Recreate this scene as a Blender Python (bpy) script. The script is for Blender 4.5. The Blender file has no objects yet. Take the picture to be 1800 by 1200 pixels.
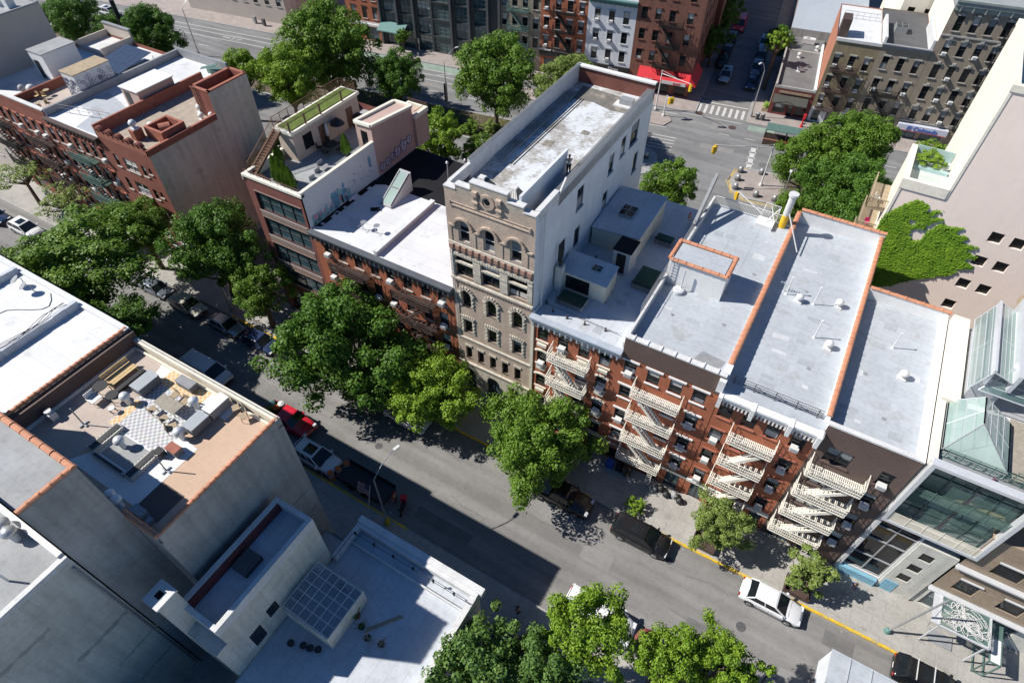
import bpy, math, random
from math import radians as rad, sin, cos, pi
from mathutils import Vector, Matrix
random.seed(7)
scene = bpy.context.scene
# ---------------------------------------------------------------- camera
cam = bpy.data.cameras.new('camera'); cam_o = bpy.data.objects.new('camera', cam)
scene.collection.objects.link(cam_o); scene.camera = cam_o
cam.sensor_width = 36.0; cam.lens = 21.827; cam.clip_start = 0.5; cam.clip_end = 2000
cam_o.location = (0, 0, 50)
cam_o.rotation_euler = (rad(90 - 47.818), 0, rad(30.306))
# ---------------------------------------------------------------- sky + sun
AZ, EL = 23.6, 44.0          # heading of the shadows (from +X), sun elevation
world = bpy.data.worlds.new("World"); scene.world = world; world.use_nodes = True
wn = world.node_tree.nodes; wl = world.node_tree.links
sky = wn.new('ShaderNodeTexSky'); sky.sky_type = 'NISHITA'; sky.sun_disc = False
sky.sun_elevation = rad(EL); sky.sun_rotation = rad(90 - (AZ + 180)); sky.air_density = 1.0; sky.dust_density = 0.0; sky.ozone_density = 5.0
bg = wn['Background']; bg.inputs['Strength'].default_value = 0.05
tint = wn.new('ShaderNodeMix'); tint.data_type = 'RGBA'; tint.blend_type = 'MULTIPLY'; tint.inputs[0].default_value = 1; tint.inputs[7].default_value = (.66, 1.02, 1.30, 1)   # deep clear blue sky
wl.new(sky.outputs[0], tint.inputs[6]); wl.new(tint.outputs[2], bg.inputs[0])
sun = bpy.data.lights.new('sun', 'SUN'); sun.energy = 5.0; sun.angle = rad(0.5); sun.color = (1.0, 0.955, 0.89)
sun_o = bpy.data.objects.new('sun', sun); scene.collection.objects.link(sun_o)
sd = Vector((cos(rad(AZ)) * cos(rad(EL)), sin(rad(AZ)) * cos(rad(EL)), -sin(rad(EL))))
sun_o.rotation_euler = sd.to_track_quat('-Z', 'Y').to_euler(); sun_o.location = (-60, -30, 90)
scene.view_settings.view_transform = 'Standard'; scene.view_settings.look = 'None'
scene.view_settings.exposure = 0.30; scene.view_settings.gamma = 1.0
scene.cycles.max_bounces = 5; scene.cycles.diffuse_bounces = 2; scene.cycles.transparent_max_bounces = 8
COL = scene.collection
A8 = rad(8.0); C8, S8 = cos(A8), sin(A8)
def av(s, t): return (s * C8 - t * S8, s * S8 + t * C8)     # avenue frame -> world
# ---------------------------------------------------------------- materials
MATS = {}
def _coord(nt, kind='Object'):
    tc = nt.nodes.new('ShaderNodeTexCoord'); return tc.outputs[kind]
def mat(name, col, rough=0.8, var=0.18, scale=1.5, metal=0.0, fine=0.12, streak=0.0, bump=0.0, brick=None, seam=None, stain=None, spec=0.5, emit=None, alpha=None, trans=0.0):
    """procedural surface: base colour broken up by two noises, optional streaks, brick courses, roofing seams and stains"""
    if name in MATS: return MATS[name]
    m = bpy.data.materials.new(name); m.use_nodes = True; nt = m.node_tree; N = nt.nodes; L = nt.links
    b = N['Principled BSDF']; b.inputs['Roughness'].default_value = rough; b.inputs['Metallic'].default_value = metal
    b.inputs['Specular IOR Level'].default_value = spec
    co = _coord(nt)
    def noise(sc, det=4, vec=None, ro=0.6):
        n = N.new('ShaderNodeTexNoise'); n.inputs['Scale'].default_value = sc; n.inputs['Detail'].default_value = det
        n.inputs['Roughness'].default_value = ro; L.new(vec or co, n.inputs['Vector']); return n.outputs[0]
    def ramp(src, lo, hi, a=0.0, c=1.0):
        r = N.new('ShaderNodeMapRange'); r.inputs[1].default_value = lo; r.inputs[2].default_value = hi
        r.inputs[3].default_value = a; r.inputs[4].default_value = c; L.new(src, r.inputs[0]); return r.outputs[0]
    def mapped(sx, sy, sz):
        mp = N.new('ShaderNodeMapping'); mp.inputs['Scale'].default_value = (sx, sy, sz); L.new(co, mp.inputs[0]); return mp.outputs[0]
    def mix(fac, a, c, bt='MIX'):
        x = N.new('ShaderNodeMix'); x.data_type = 'RGBA'; x.blend_type = bt
        if hasattr(fac, 'links'): L.new(fac, x.inputs[0])
        else: x.inputs[0].default_value = fac
        for i, v in ((6, a), (7, c)):
            if hasattr(v, 'links'): L.new(v, x.inputs[i])
            else: x.inputs[i].default_value = (*v, 1)
        return x.outputs[2]
    dk = tuple(c * (1 - var) for c in col); lt = tuple(min(1, c * (1 + var * 0.8)) for c in col)
    c = mix(ramp(noise(scale), 0.3, 0.7), dk, lt)
    if fine: 
        c = mix(ramp(noise(scale * 9, 3), 0.35, 0.65, 1 - fine, 1 + fine * 0.6), (0, 0, 0), c, 'MIX')
    if brick:
        bc, mort, bw, bh = brick
        sp = N.new('ShaderNodeSeparateXYZ'); L.new(co, sp.inputs[0]); ad = N.new('ShaderNodeMath'); ad.operation = 'ADD'
        L.new(sp.outputs[0], ad.inputs[0]); L.new(sp.outputs[1], ad.inputs[1]); cb = N.new('ShaderNodeCombineXYZ')
        L.new(ad.outputs[0], cb.inputs[0]); L.new(sp.outputs[2], cb.inputs[1])
        bt = N.new('ShaderNodeTexBrick'); L.new(cb.outputs[0], bt.inputs['Vector']); bt.inputs['Scale'].default_value = 1
        bt.inputs['Brick Width'].default_value = bw; bt.inputs['Row Height'].default_value = bh; bt.inputs['Mortar Size'].default_value = 0.012
        bt.inputs['Color1'].default_value = (1, 1, 1, 1); bt.inputs['Color2'].default_value = (bc, bc, bc, 1); bt.inputs['Mortar'].default_value = (mort, mort, mort, 1)
        c = mix(1.0, c, bt.outputs[0], 'MULTIPLY')
    if seam:                       # roofing felt laps: rows along X (or Y), darker thin joint
        dirn, rowh, length, dark = seam
        mp = N.new('ShaderNodeMapping'); L.new(co, mp.inputs[0])
        if dirn == 'Y': mp.inputs['Rotation'].default_value = (0, 0, pi / 2)
        bt = N.new('ShaderNodeTexBrick'); L.new(mp.outputs[0], bt.inputs['Vector']); bt.inputs['Scale'].default_value = 1
        bt.inputs['Brick Width'].default_value = length; bt.inputs['Row Height'].default_value = rowh; bt.inputs['Mortar Size'].default_value = 0.025
        bt.inputs['Mortar Smooth'].default_value = 0.6
        bt.inputs['Color1'].default_value = (1, 1, 1, 1); bt.inputs['Color2'].default_value = (0.95, 0.95, 0.95, 1); bt.inputs['Mortar'].default_value = (dark, dark, dark, 1)
        c = mix(1.0, c, bt.outputs[0], 'MULTIPLY')
    if streak:                     # vertical run-off stains
        c = mix(ramp(noise(1.0, 5, mapped(1.6, 1.6, 0.12)), 0.42, 0.68, 0, streak), c, tuple(v * 0.35 for v in col))
    if stain:
        scol, ssc, amt, thr = stain
        c = mix(ramp(noise(ssc, 6, None, 0.7), thr, thr + 0.08, 0, amt), c, scol)
    L.new(c, b.inputs['Base Color'])
    if bump:
        bp = N.new('ShaderNodeBump'); bp.inputs['Strength'].default_value = bump; bp.inputs['Distance'].default_value = 0.03
        L.new(noise(scale * 12, 4), bp.inputs['Height']); L.new(bp.outputs[0], b.inputs['Normal'])
    if trans:
        tr = N.new('ShaderNodeBsdfTransparent'); ms = N.new('ShaderNodeMixShader'); ms.inputs[0].default_value = trans
        L.new(b.outputs[0], ms.inputs[1]); L.new(tr.outputs[0], ms.inputs[2]); L.new(ms.outputs[0], N['Material Output'].inputs[0])
    MATS[name] = m; return m
def leafmat(name, c1, c2):
    m = bpy.data.materials.new(name); m.use_nodes = True; nt = m.node_tree; N = nt.nodes; L = nt.links
    b = N['Principled BSDF']; b.inputs['Roughness'].default_value = 0.55; b.inputs['Specular IOR Level'].default_value = 0.35
    tc = N.new('ShaderNodeTexCoord'); n = N.new('ShaderNodeTexNoise'); n.inputs['Scale'].default_value = 1.3; n.inputs['Detail'].default_value = 6; n.inputs['Roughness'].default_value = 0.75
    L.new(tc.outputs['Object'], n.inputs[0]); r = N.new('ShaderNodeMapRange'); r.inputs[1].default_value = 0.32; r.inputs[2].default_value = 0.68; L.new(n.outputs[0], r.inputs[0])
    x = N.new('ShaderNodeMix'); x.data_type = 'RGBA'; x.inputs[6].default_value = (*c1, 1); x.inputs[7].default_value = (*c2, 1); L.new(r.outputs[0], x.inputs[0])
    L.new(x.outputs[2], b.inputs['Base Color'])
    t = N.new('ShaderNodeBsdfTranslucent'); L.new(x.outputs[2], t.inputs[0]); ms = N.new('ShaderNodeMixShader'); ms.inputs[0].default_value = 0.3
    L.new(b.outputs[0], ms.inputs[1]); L.new(t.outputs[0], ms.inputs[2]); L.new(ms.outputs[0], N['Material Output'].inputs[0])
    return m
BR = (0.82, 0.8, 0.22, 0.075)
M = dict(
 asphalt=mat('asphalt', (.235, .228, .22), .9, .13, .25, fine=.1, stain=((.15, .147, .14), .5, .35, .6)),
 asphalt2=mat('asphalt_avenue', (.215, .215, .215), .9, .15, .12, fine=.1, stain=((.14, .14, .14), .35, .45, .6)),
 walk=mat('sidewalk_concrete', (.40, .385, .355), .9, .14, .5, seam=('X', 1.5, 1.5, .72), stain=((.22, .21, .19), .8, .5, .58)),
 brickpave=mat('pinkish_paving', (.36, .31, .285), .9, .16, .6, stain=((.2, .18, .16), .7, .4, .58)),
 kerb=mat('kerb_stone', (.36, .36, .35), .85, .2, 2), kerby=mat('yellow_kerb_paint', (.72, .48, .03), .7, .2, 2, stain=((.33, .3, .22), 3, .85, .52)),
 linew=mat('road_paint_white', (.6, .6, .58), .8, .15, 2, stain=((.2, .2, .2), 5, .7, .55)),
 liney=mat('road_paint_yellow', (.6, .42, .12), .8, .15, 2, stain=((.2, .2, .2), 5, .6, .58)),
 bike=mat('bike_lane_green', (.26, .34, .28), .85, .18, .8, stain=((.2, .22, .2), 2, .6, .55)),
 dirt=mat('soil', (.12, .095, .065), .95, .3, 1.2), yard=mat('yard_dark', (.13, .13, .12), .95, .3, .8),
 grass=mat('lawn_green', (.13, .2, .03), .95, .3, 1.5, fine=.3), mulch=mat('mulch', (.35, .17, .08), .95, .25, 3),
 brick=mat('orange_red_brick', (.47, .155, .08), .85, .14, .6, brick=BR, streak=.12),
 brick2=mat('dull_red_brick', (.30, .10, .068), .85, .18, .5, brick=BR, streak=.2),
 brick3=mat('brown_red_brick', (.22, .08, .06), .85, .18, .5, brick=BR, streak=.2),
 brickm=mat('modern_maroon_brick', (.27, .10, .08), .8, .12, .6, brick=BR),
 bricktan=mat('tan_pink_brick', (.60, .475, .38), .85, .16, .7, brick=(.74, .9, .22, .075), streak=.18, stain=((.26, .2, .15), 1.4, .5, .6)),
 brickgrey=mat('grey_weathered_brick', (.50, .43, .36), .85, .2, .8, brick=(.6, 1.05, .24, .08), stain=((.2, .18, .15), 1.4, .5, .6)),
 brickolive=mat('olive_brown_brick', (.33, .265, .165), .85, .18, .5, brick=BR, streak=.25),
 brickgr2=mat('grey_brown_brick', (.40, .335, .255), .85, .15, .5, brick=BR, streak=.2),
 stone=mat('pale_rough_stone', (.62, .57, .48), .9, .25, 3, fine=.25, bump=.4), stoneg=mat('grey_stone', (.42, .41, .385), .9, .2, 2, fine=.2),
 terra=mat('terracotta_band', (.36, .13, .085), .8, .2, 2), tile=mat('terracotta_coping', (.60, .27, .155), .75, .18, 1.6, fine=.15),
 cream=mat('cream_paint_metal', (.86, .82, .72), .6, .08, 1.5, stain=((.45, .3, .18), 3, .5, .62)), creamtrim=mat('cream_trim', (.74, .69, .58), .7, .1, 1.5),
 white=mat('white_paint', (.78, .78, .77), .6, .05, 1.2), whited=mat('white_paint_weathered', (.68, .68, .67), .75, .1, .8, streak=.15),
 bluewhite=mat('white_stucco_wall', (.70, .73, .77), .8, .08, .6, fine=.05, streak=.14, seam=None),
 silver=mat('silver_roof_coating', (.47, .505, .54), .5, .1, .3, fine=.1, seam=('X', 1.0, 7, .8), stain=((.33, .325, .31), .45, .55, .59)),
 silver2=mat('white_roof_membrane', (.71, .72, .725), .6, .08, .3, fine=.05, seam=('X', 1.1, 12, .8), stain=((.48, .48, .47), .5, .6, .57)),
 silver3=mat('white_blue_roof_coating', (.55, .58, .62), .6, .12, .35, fine=.1, seam=('Y', 1.0, 10, .76), stain=((.38, .38, .37), .6, .5, .6)),
 roofgrey=mat('grey_roof', (.34, .35, .355), .8, .14, .4, fine=.1, seam=('X', 1.0, 8, .88), stain=((.22, .22, .21), .6, .5, .58)),
 roofdark=mat('dark_roof', (.10, .10, .105), .8, .2, .5, fine=.12, seam=('X', 1.0, 8, .8)), roofblack=mat('black_tar', (.022, .022, .025), .9, .15, .5, spec=.1),
 rooftan=mat('tan_deck_tiles', (.50, .42, .365), .85, .07, .5, fine=.07, seam=('X', 1.2, 1.2, .9), stain=((.40, .33, .28), .6, .3, .6)),
 gravel=mat('gravel_roof', (.45, .38, .31), .95, .2, 1.5, fine=.35, stain=((.3, .25, .2), 6, .6, .52)),
 peach=mat('peach_deck', (.56, .40, .29), .85, .06, .4, fine=.06, stain=((.46, .32, .23), .8, .35, .6)),
 brownfascia=mat('brown_fascia', (.13, .088, .075), .75, .08, .5, stain=((.19, .14, .12), .8, .35, .6)),
 stucco=mat('grey_render', (.42, .415, .40), .9, .16, .3, fine=.12, brick=(.93, .72, 5.3, 2.9), streak=.4, stain=((.22, .22, .21), .35, .5, .58)),
 stucco2=mat('tan_grey_render', (.80, .75, .60), .9, .1, .2, fine=.08, streak=.3, stain=((.42, .37, .3), .5, .4, .58)), stuccol=mat('pale_render', (.66, .65, .58), .9, .13, .3, fine=.12, brick=(.94, .7, 6.1, 3.4), stain=((.4, .4, .37), .35, .5, .57), streak=.35),
 beige=mat('beige_render', (.52, .46, .40), .9, .05, .3, fine=.04), pink=mat('pale_pink_render', (.96, .81, .71), .85, .035, .15, fine=.03, streak=.05),
 pinkd=mat('salmon_render', (.52, .375, .32), .85, .06, .4, fine=.05), creamw=mat('cream_render', (.84, .79, .67), .8, .06, .6),
 dkframe=mat('dark_window_frame', (.03, .032, .035), .5, .1, 2), ltframe=mat('white_window_frame', (.62, .62, .6), .6, .05, 2),
 glass=mat('window_glass_dark', (.014, .017, .02), .08, .5, .9, fine=0, spec=.5), glassb=mat('window_glass_blue', (.05, .09, .11), .08, .4, .6, fine=0, spec=.8),
 blind=mat('window_blind', (.55, .54, .5), .8, .12, 2), blind2=mat('window_curtain', (.25, .27, .28), .8, .3, 5), 
 glassg=mat('pale_green_glass', (.42, .56, .50), .15, .12, .6, fine=0, spec=.6, trans=.35), glasst=mat('clear_green_glass', (.16, .27, .24), .06, .25, .6, fine=0, spec=.9, trans=.55),
 rust=mat('dark_rusty_iron', (.085, .055, .048), .7, .3, 3), black=mat('black_iron', (.018, .018, .02), .5, .2, 2), green=mat('green_painted_iron', (.11, .19, .165), .6, .2, 2),
 maroon=mat('maroon_paint', (.20, .05, .045), .7, .15, 1), steel=mat('galvanised_steel', (.5, .51, .52), .4, .12, 3, metal=.6), greym=mat('grey_metal', (.3, .31, .32), .5, .12, 2),
 alum=mat('bright_aluminium', (.68, .7, .72), .4, .06, 2, metal=.2), acm=mat('air_conditioner_white', (.72, .72, .7), .5, .06, 3), acg=mat('air_conditioner_grille', (.42, .43, .44), .6, .2, 8),
 wood=mat('weathered_wood', (.42, .33, .22), .8, .2, 3, fine=.2), woody=mat('blond_wood', (.62, .45, .23), .75, .12, 3), woodb=mat('brown_deck_wood', (.17, .09, .055), .8, .2, 3), bamboo=mat('slatted_grey_wood', (.36, .32, .26), .85, .18, 3),
 wicker=mat('grey_wicker', (.16, .17, .18), .85, .2, 6), cush=mat('pale_grey_cushion', (.40, .43, .45), .9, .08, 2), cush2=mat('grey_cushion', (.30, .30, .31), .9, .1, 2),
 tyre=mat('tyre_rubber', (.02, .02, .02), .8, .2, 4), rim=mat('alloy_rim', (.35, .36, .37), .4, .1, 5, metal=.6), carglass=mat('car_glass', (.012, .016, .02), .06, .3, 1, fine=0, spec=.6),
 headl=mat('headlamp_lens', (.7, .72, .75), .15, .05, 3), taill=mat('tail_lamp_red', (.4, .02, .015), .3, .1, 3),
 red=mat('red_fabric', (.62, .02, .03), .7, .12, 1.5), yellow=mat('signal_yellow', (.75, .48, .02), .5, .1, 3), orange=mat('orange_plastic', (.7, .16, .03), .6, .1, 3),
 skin=mat('skin', (.45, .27, .19), .6, .05, 5), hair=mat('dark_hair', (.03, .02, .015), .7, .2, 5), teal=mat('teal_paint', (.13, .26, .24), .6, .1, 2), blue=mat('blue_fabric', (.04, .12, .5), .7, .1, 2),
 flagb=mat('flag_navy', (.03, .04, .16), .8, .05, 2), flagr=mat('flag_red', (.5, .04, .06), .8, .05, 2), flagw=mat('flag_white', (.7, .7, .7), .8, .05, 2),
 bark=mat('tree_bark', (.13, .1, .075), .95, .3, 4, fine=.2), pot=mat('plant_pot', (.3, .12, .08), .8, .1, 3), potd=mat('dark_plant_pot', (.04, .045, .05), .6, .1, 3), pinkf=mat('pink_cloth', (.75, .06, .22), .8, .1, 3),
 blued=mat('blue_panel', (.22, .45, .58), .6, .2, 1), lining=mat('graffiti_ink', (.16, .17, .26), .8, .2, 2), murb=mat('mural_blue', (.15, .36, .5), .8, .35, 3), murt=mat('mural_teal', (.25, .52, .55), .8, .35, 3), murp=mat('mural_pink', (.65, .3, .42), .8, .3, 3),
 checkA=None)
def checker(name, a, b, sc):
    m = bpy.data.materials.new(name); m.use_nodes = True; nt = m.node_tree
    tc = nt.nodes.new('ShaderNodeTexCoord'); ck = nt.nodes.new('ShaderNodeTexChecker'); ck.inputs['Scale'].default_value = sc
    ck.inputs[1].default_value = (*a, 1); ck.inputs[2].default_value = (*b, 1)
    nz = nt.nodes.new('ShaderNodeTexNoise'); nz.inputs['Scale'].default_value = 3; mx = nt.nodes.new('ShaderNodeMix'); mx.data_type = 'RGBA'; mx.blend_type = 'MULTIPLY'; mx.inputs[0].default_value = .25
    nt.links.new(tc.outputs['Object'], ck.inputs[0]); nt.links.new(tc.outputs['Object'], nz.inputs[0]); nt.links.new(ck.outputs[0], mx.inputs[6]); nt.links.new(nz.outputs[1], mx.inputs[7])
    nt.links.new(mx.outputs[2], nt.nodes['Principled BSDF'].inputs['Base Color']); nt.nodes['Principled BSDF'].inputs['Roughness'].default_value = .85; return m
M['checkw'] = checker('grey_white_check_tiles', (.72, .72, .72), (.42, .43, .45), 5.2); M['checko'] = checker('orange_white_check_tiles', (.75, .45, .18), (.78, .68, .5), 5.2); M['checkb'] = checker('block_check', (.7, .68, .62), (.3, .29, .28), 9)
def peeled():
    m = mat('peeling_roof_paint', (.36, .34, .31), .9, .3, 2.5, fine=.3); nt = m.node_tree; N = nt.nodes; L = nt.links; b = N['Principled BSDF']
    src = b.inputs['Base Color'].links[0].from_socket; tc = N.new('ShaderNodeTexCoord')
    def nz(sc, det, scl):
        mp = N.new('ShaderNodeMapping'); mp.inputs['Scale'].default_value = scl; L.new(tc.outputs['Object'], mp.inputs[0])
        n = N.new('ShaderNodeTexNoise'); n.inputs['Scale'].default_value = sc; n.inputs['Detail'].default_value = det; n.inputs['Roughness'].default_value = .7; L.new(mp.outputs[0], n.inputs[0]); return n.outputs[0]
    ad = N.new('ShaderNodeMath'); ad.operation = 'ADD'; a = nz(.5, 2, (1, .8, 1)); c = nz(3.6, 9, (.8, 1.9, 1)); L.new(a, ad.inputs[0]); L.new(c, ad.inputs[1])
    r = N.new('ShaderNodeMapRange'); r.inputs[1].default_value = .90; r.inputs[2].default_value = 1.10; L.new(ad.outputs[0], r.inputs[0])
    x = N.new('ShaderNodeMix'); x.data_type = 'RGBA'; L.new(r.outputs[0], x.inputs[0]); x.inputs[6].default_value = (.62, .65, .68, 1); L.new(src, x.inputs[7]); L.new(x.outputs[2], b.inputs['Base Color']); return m
M['peel'] = peeled()
def tracks(m, ang):
    nt = m.node_tree; N = nt.nodes; L = nt.links; b = N['Principled BSDF']; src = b.inputs['Base Color'].links[0].from_socket; tc = N.new('ShaderNodeTexCoord')
    mp = N.new('ShaderNodeMapping'); mp.inputs['Rotation'].default_value = (0, 0, -ang); mp.inputs['Scale'].default_value = (.05, .9, 1); L.new(tc.outputs['Object'], mp.inputs[0])
    n = N.new('ShaderNodeTexNoise'); n.inputs['Scale'].default_value = 1; n.inputs['Detail'].default_value = 4; L.new(mp.outputs[0], n.inputs[0]); r = N.new('ShaderNodeMapRange'); r.inputs[1].default_value = .35; r.inputs[2].default_value = .65; r.inputs[3].default_value = .8; r.inputs[4].default_value = 1.1; L.new(n.outputs[0], r.inputs[0])
    x = N.new('ShaderNodeMix'); x.data_type = 'RGBA'; x.blend_type = 'MULTIPLY'; x.inputs[0].default_value = 1; L.new(src, x.inputs[6]); L.new(r.outputs[0], x.inputs[7]); L.new(x.outputs[2], b.inputs['Base Color'])
tracks(M['asphalt'], 0); tracks(M['asphalt2'], A8)
# ---------------------------------------------------------------- mesh helpers
class MB:
    def __init__(s): s.v = []; s.f = []; s.m = []; s.mi = 0
    def face(s, pts, mi=None):
        i = len(s.v); s.v += [tuple(p) for p in pts]; s.f.append(tuple(range(i, i + len(pts)))); s.m.append(s.mi if mi is None else mi); return s
    def box(s, x0, x1, y0, y1, z0, z1, mi=None):
        if x0 > x1: x0, x1 = x1, x0
        if y0 > y1: y0, y1 = y1, y0
        return s.prism([(x0, y0), (x1, y0), (x1, y1), (x0, y1)], z0, z1, mi)
    def prism(s, poly, z0, z1, mi=None, top=None):
        n = len(poly); i = len(s.v); tp = top or poly
        zz0 = z0 if isinstance(z0, (list, tuple)) else [z0] * n; zz1 = z1 if isinstance(z1, (list, tuple)) else [z1] * n
        s.v += [(p[0], p[1], zz0[k]) for k, p in enumerate(poly)] + [(p[0], p[1], zz1[k]) for k, p in enumerate(tp)]
        F = [tuple(i + k for k in reversed(range(n))), tuple(i + n + k for k in range(n))] + [(i + k, i + (k + 1) % n, i + n + (k + 1) % n, i + n + k) for k in range(n)]
        s.f += F; s.m += [s.mi if mi is None else mi] * len(F); return s
    def bar(s, p, q, w, h=None, mi=None):
        p = Vector(p); q = Vector(q); d = q - p
        if d.length < 1e-6: return s
        d.normalize(); up = Vector((0, 0, 1)) if abs(d.z) < .95 else Vector((0, 1, 0))
        a = d.cross(up).normalized() * (w / 2); b = a.cross(d).normalized() * ((h or w) / 2); i = len(s.v)
        for e in (p, q): s.v += [tuple(e - a - b), tuple(e + a - b), tuple(e + a + b), tuple(e - a + b)]
        F = [(i, i + 1, i + 2, i + 3), (i + 7, i + 6, i + 5, i + 4)] + [(i + (k + 1) % 4, i + k, i + 4 + k, i + 4 + (k + 1) % 4) for k in range(4)]
        s.f += F; s.m += [s.mi if mi is None else mi] * 6; return s
    def tube(s, p, q, r0, r1=None, n=8, mi=None, cap=True):
        p = Vector(p); q = Vector(q); d = (q - p).normalized(); r1 = r0 if r1 is None else r1
        up = Vector((0, 0, 1)) if abs(d.z) < .95 else Vector((1, 0, 0)); a = d.cross(up).normalized(); b = a.cross(d); i = len(s.v)
        for e, r in ((p, r0), (q, r1)):
            for k in range(n): t = 2 * pi * k / n; s.v.append(tuple(e + a * cos(t) * r + b * sin(t) * r))
        F = [(i + (k + 1) % n, i + k, i + n + k, i + n + (k + 1) % n) for k in range(n)]
        if cap: F += [tuple(i + k for k in range(n)), tuple(i + n + k for k in reversed(range(n)))]
        s.f += F; s.m += [s.mi if mi is None else mi] * len(F); return s
    def lathe(s, cx, cy, prof, n=12, mi=None):
        i = len(s.v)
        for r, z in prof:
            for k in range(n): t = 2 * pi * k / n; s.v.append((cx + r * cos(t), cy + r * sin(t), z))
        F = [(i + j * n + k, i + j * n + (k + 1) % n, i + (j + 1) * n + (k + 1) % n, i + (j + 1) * n + k) for j in range(len(prof) - 1) for k in range(n)]
        F += [tuple(i + k for k in reversed(range(n))), tuple(i + (len(prof) - 1) * n + k for k in range(n))]
        s.f += F; s.m += [s.mi if mi is None else mi] * len(F); return s
    def mesh(s, name, mats, smooth=False):
        me = bpy.data.meshes.new(name); me.from_pydata(s.v, [], s.f); me.update()
        for m in (mats if isinstance(mats, (list, tuple)) else [mats]): me.materials.append(M[m] if isinstance(m, str) else m)
        if me.polygons:
            me.polygons.foreach_set('material_index', s.m)
            if smooth: me.polygons.foreach_set('use_smooth', [True] * len(me.polygons))
        return me
    def build(s, name, mats, parent=None, loc=(0, 0, 0), rot=0, smooth=False):
        o = bpy.data.objects.new(name, s.mesh(name, mats, smooth)); COL.objects.link(o); o.location = loc; o.rotation_euler = (0, 0, rot)
        if parent: o.parent = parent
        return o
def tag(o, label, cat, group=None, kind=None):
    if label: o['label'] = label
    if cat: o['category'] = cat
    if group: o['group'] = group
    if kind: o['kind'] = kind
    return o
def thing(name, label, cat, loc=(0, 0, 0), rot=0, group=None):
    o = bpy.data.objects.new(name, None); o.empty_display_size = .3; COL.objects.link(o); o.location = loc; o.rotation_euler = (0, 0, rot); return tag(o, label, cat, group)
def link(name, me, parent, loc=(0, 0, 0), rot=0, scale=None):
    o = bpy.data.objects.new(name, me); COL.objects.link(o); o.location = loc; o.rotation_euler = (0, 0, rot)
    if parent: o.parent = parent
    if scale: o.scale = scale
    return o
def copy_tree(o, parent=None):
    c = o.copy(); COL.objects.link(c)
    if parent: c.parent = parent
    for ch in list(o.children): copy_tree(ch, c)
    return c
def struct(name, mb, m, loc=(0, 0, 0)):
    o = mb.build(name, m, None, loc); o['kind'] = 'structure'; return o
# ---------------------------------------------------------------- walls with openings, windows
def wall_open(mb, x0, x1, z0, z1, y, ops, rev=.22, mi=0):
    """wall facing -Y in plane y, rectangular openings (xa, xb, za, zb) with reveals"""
    xs = sorted(set([x0, x1] + [v for o in ops for v in o[:2]])); zs = sorted(set([z0, z1] + [v for o in ops for v in o[2:4]]))
    for k in range(len(zs) - 1):
        run = None; zm = (zs[k] + zs[k + 1]) / 2
        for j in range(len(xs) - 1):
            xm = (xs[j] + xs[j + 1]) / 2; hole = any(o[0] < xm < o[1] and o[2] < zm < o[3] for o in ops)
            if not hole: run = xs[j] if run is None else run
            if (hole or j == len(xs) - 2) and run is not None:
                e = xs[j] if hole else xs[j + 1]
                mb.face([(run, y, zs[k]), (e, y, zs[k]), (e, y, zs[k + 1]), (run, y, zs[k + 1])], mi); run = None
    for a, b, c, d in [o[:4] for o in ops]:
        q = y + rev
        mb.face([(a, y, c), (a, y, d), (a, q, d), (a, q, c)], mi); mb.face([(b, y, d), (b, y, c), (b, q, c), (b, q, d)], mi)
        mb.face([(a, y, c), (a, q, c), (b, q, c), (b, y, c)], mi); mb.face([(a, y, d), (b, y, d), (b, q, d), (a, q, d)], mi)
_wc = {}
def win_mesh(w, h, style, frame):
    k = (round(w, 2), round(h, 2), style, frame)
    if k in _wc: return _wc[k]
    f = MB(); t = .07 if w < 3 else .09; y0, y1 = .08, .16
    f.box(0, t, y0, y1, 0, h); f.box(w - t, w, y0, y1, 0, h); f.box(t, w - t, y0, y1, 0, t); f.box(t, w - t, y0, y1, h - t, h)
    if style in ('sash', 'arch'): f.box(t, w - t, y0 - .01, y1 - .01, h * .5 - .035, h * .5 + .035)
    elif style == 'double': f.box(w / 2 - .05, w / 2 + .05, y0 - .01, y1 - .01, t, h - t); f.box(t, w / 2 - .05, y0 - .01, y1 - .01, h * .5 - .03, h * .5 + .03); f.box(w / 2 + .05, w - t, y0 - .01, y1 - .01, h * .5 - .03, h * .5 + .03)
    elif style == 'wide': f.box(w / 2 - .04, w / 2 + .04, y0 - .01, y1 - .01, t, h * .72); f.box(t, w - t, y0 - .01, y1 - .01, h * .72, h * .72 + .08)
    elif style.startswith('grid'):
        n, m = int(style[4]), int(style[5])
        for i in range(1, n): f.box(w * i / n - .03, w * i / n + .03, y0 - .01, y1 - .01, t, h - t)
        for i in range(1, m): f.box(t, w - t, y0, y1 - .02, h * i / m - .03, h * i / m + .03)
    p = MB(); p.face([(t, .13, t), (w - t, .13, t), (w - t, .13, h - t), (t, .13, h - t)])
    _wc[k] = (f.mesh('window', frame), p.mesh('pane', 'glassb' if style.startswith('grid') else 'glass')); return _wc[k]
_bc = {}
def box_mesh(name, w, d, h, m):
    k = (name, round(w, 2), round(d, 2), round(h, 2), m)
    if k not in _bc: b = MB(); b.box(0, w, 0, d, 0, h); _bc[k] = b.mesh(name, m)
    return _bc[k]
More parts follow.
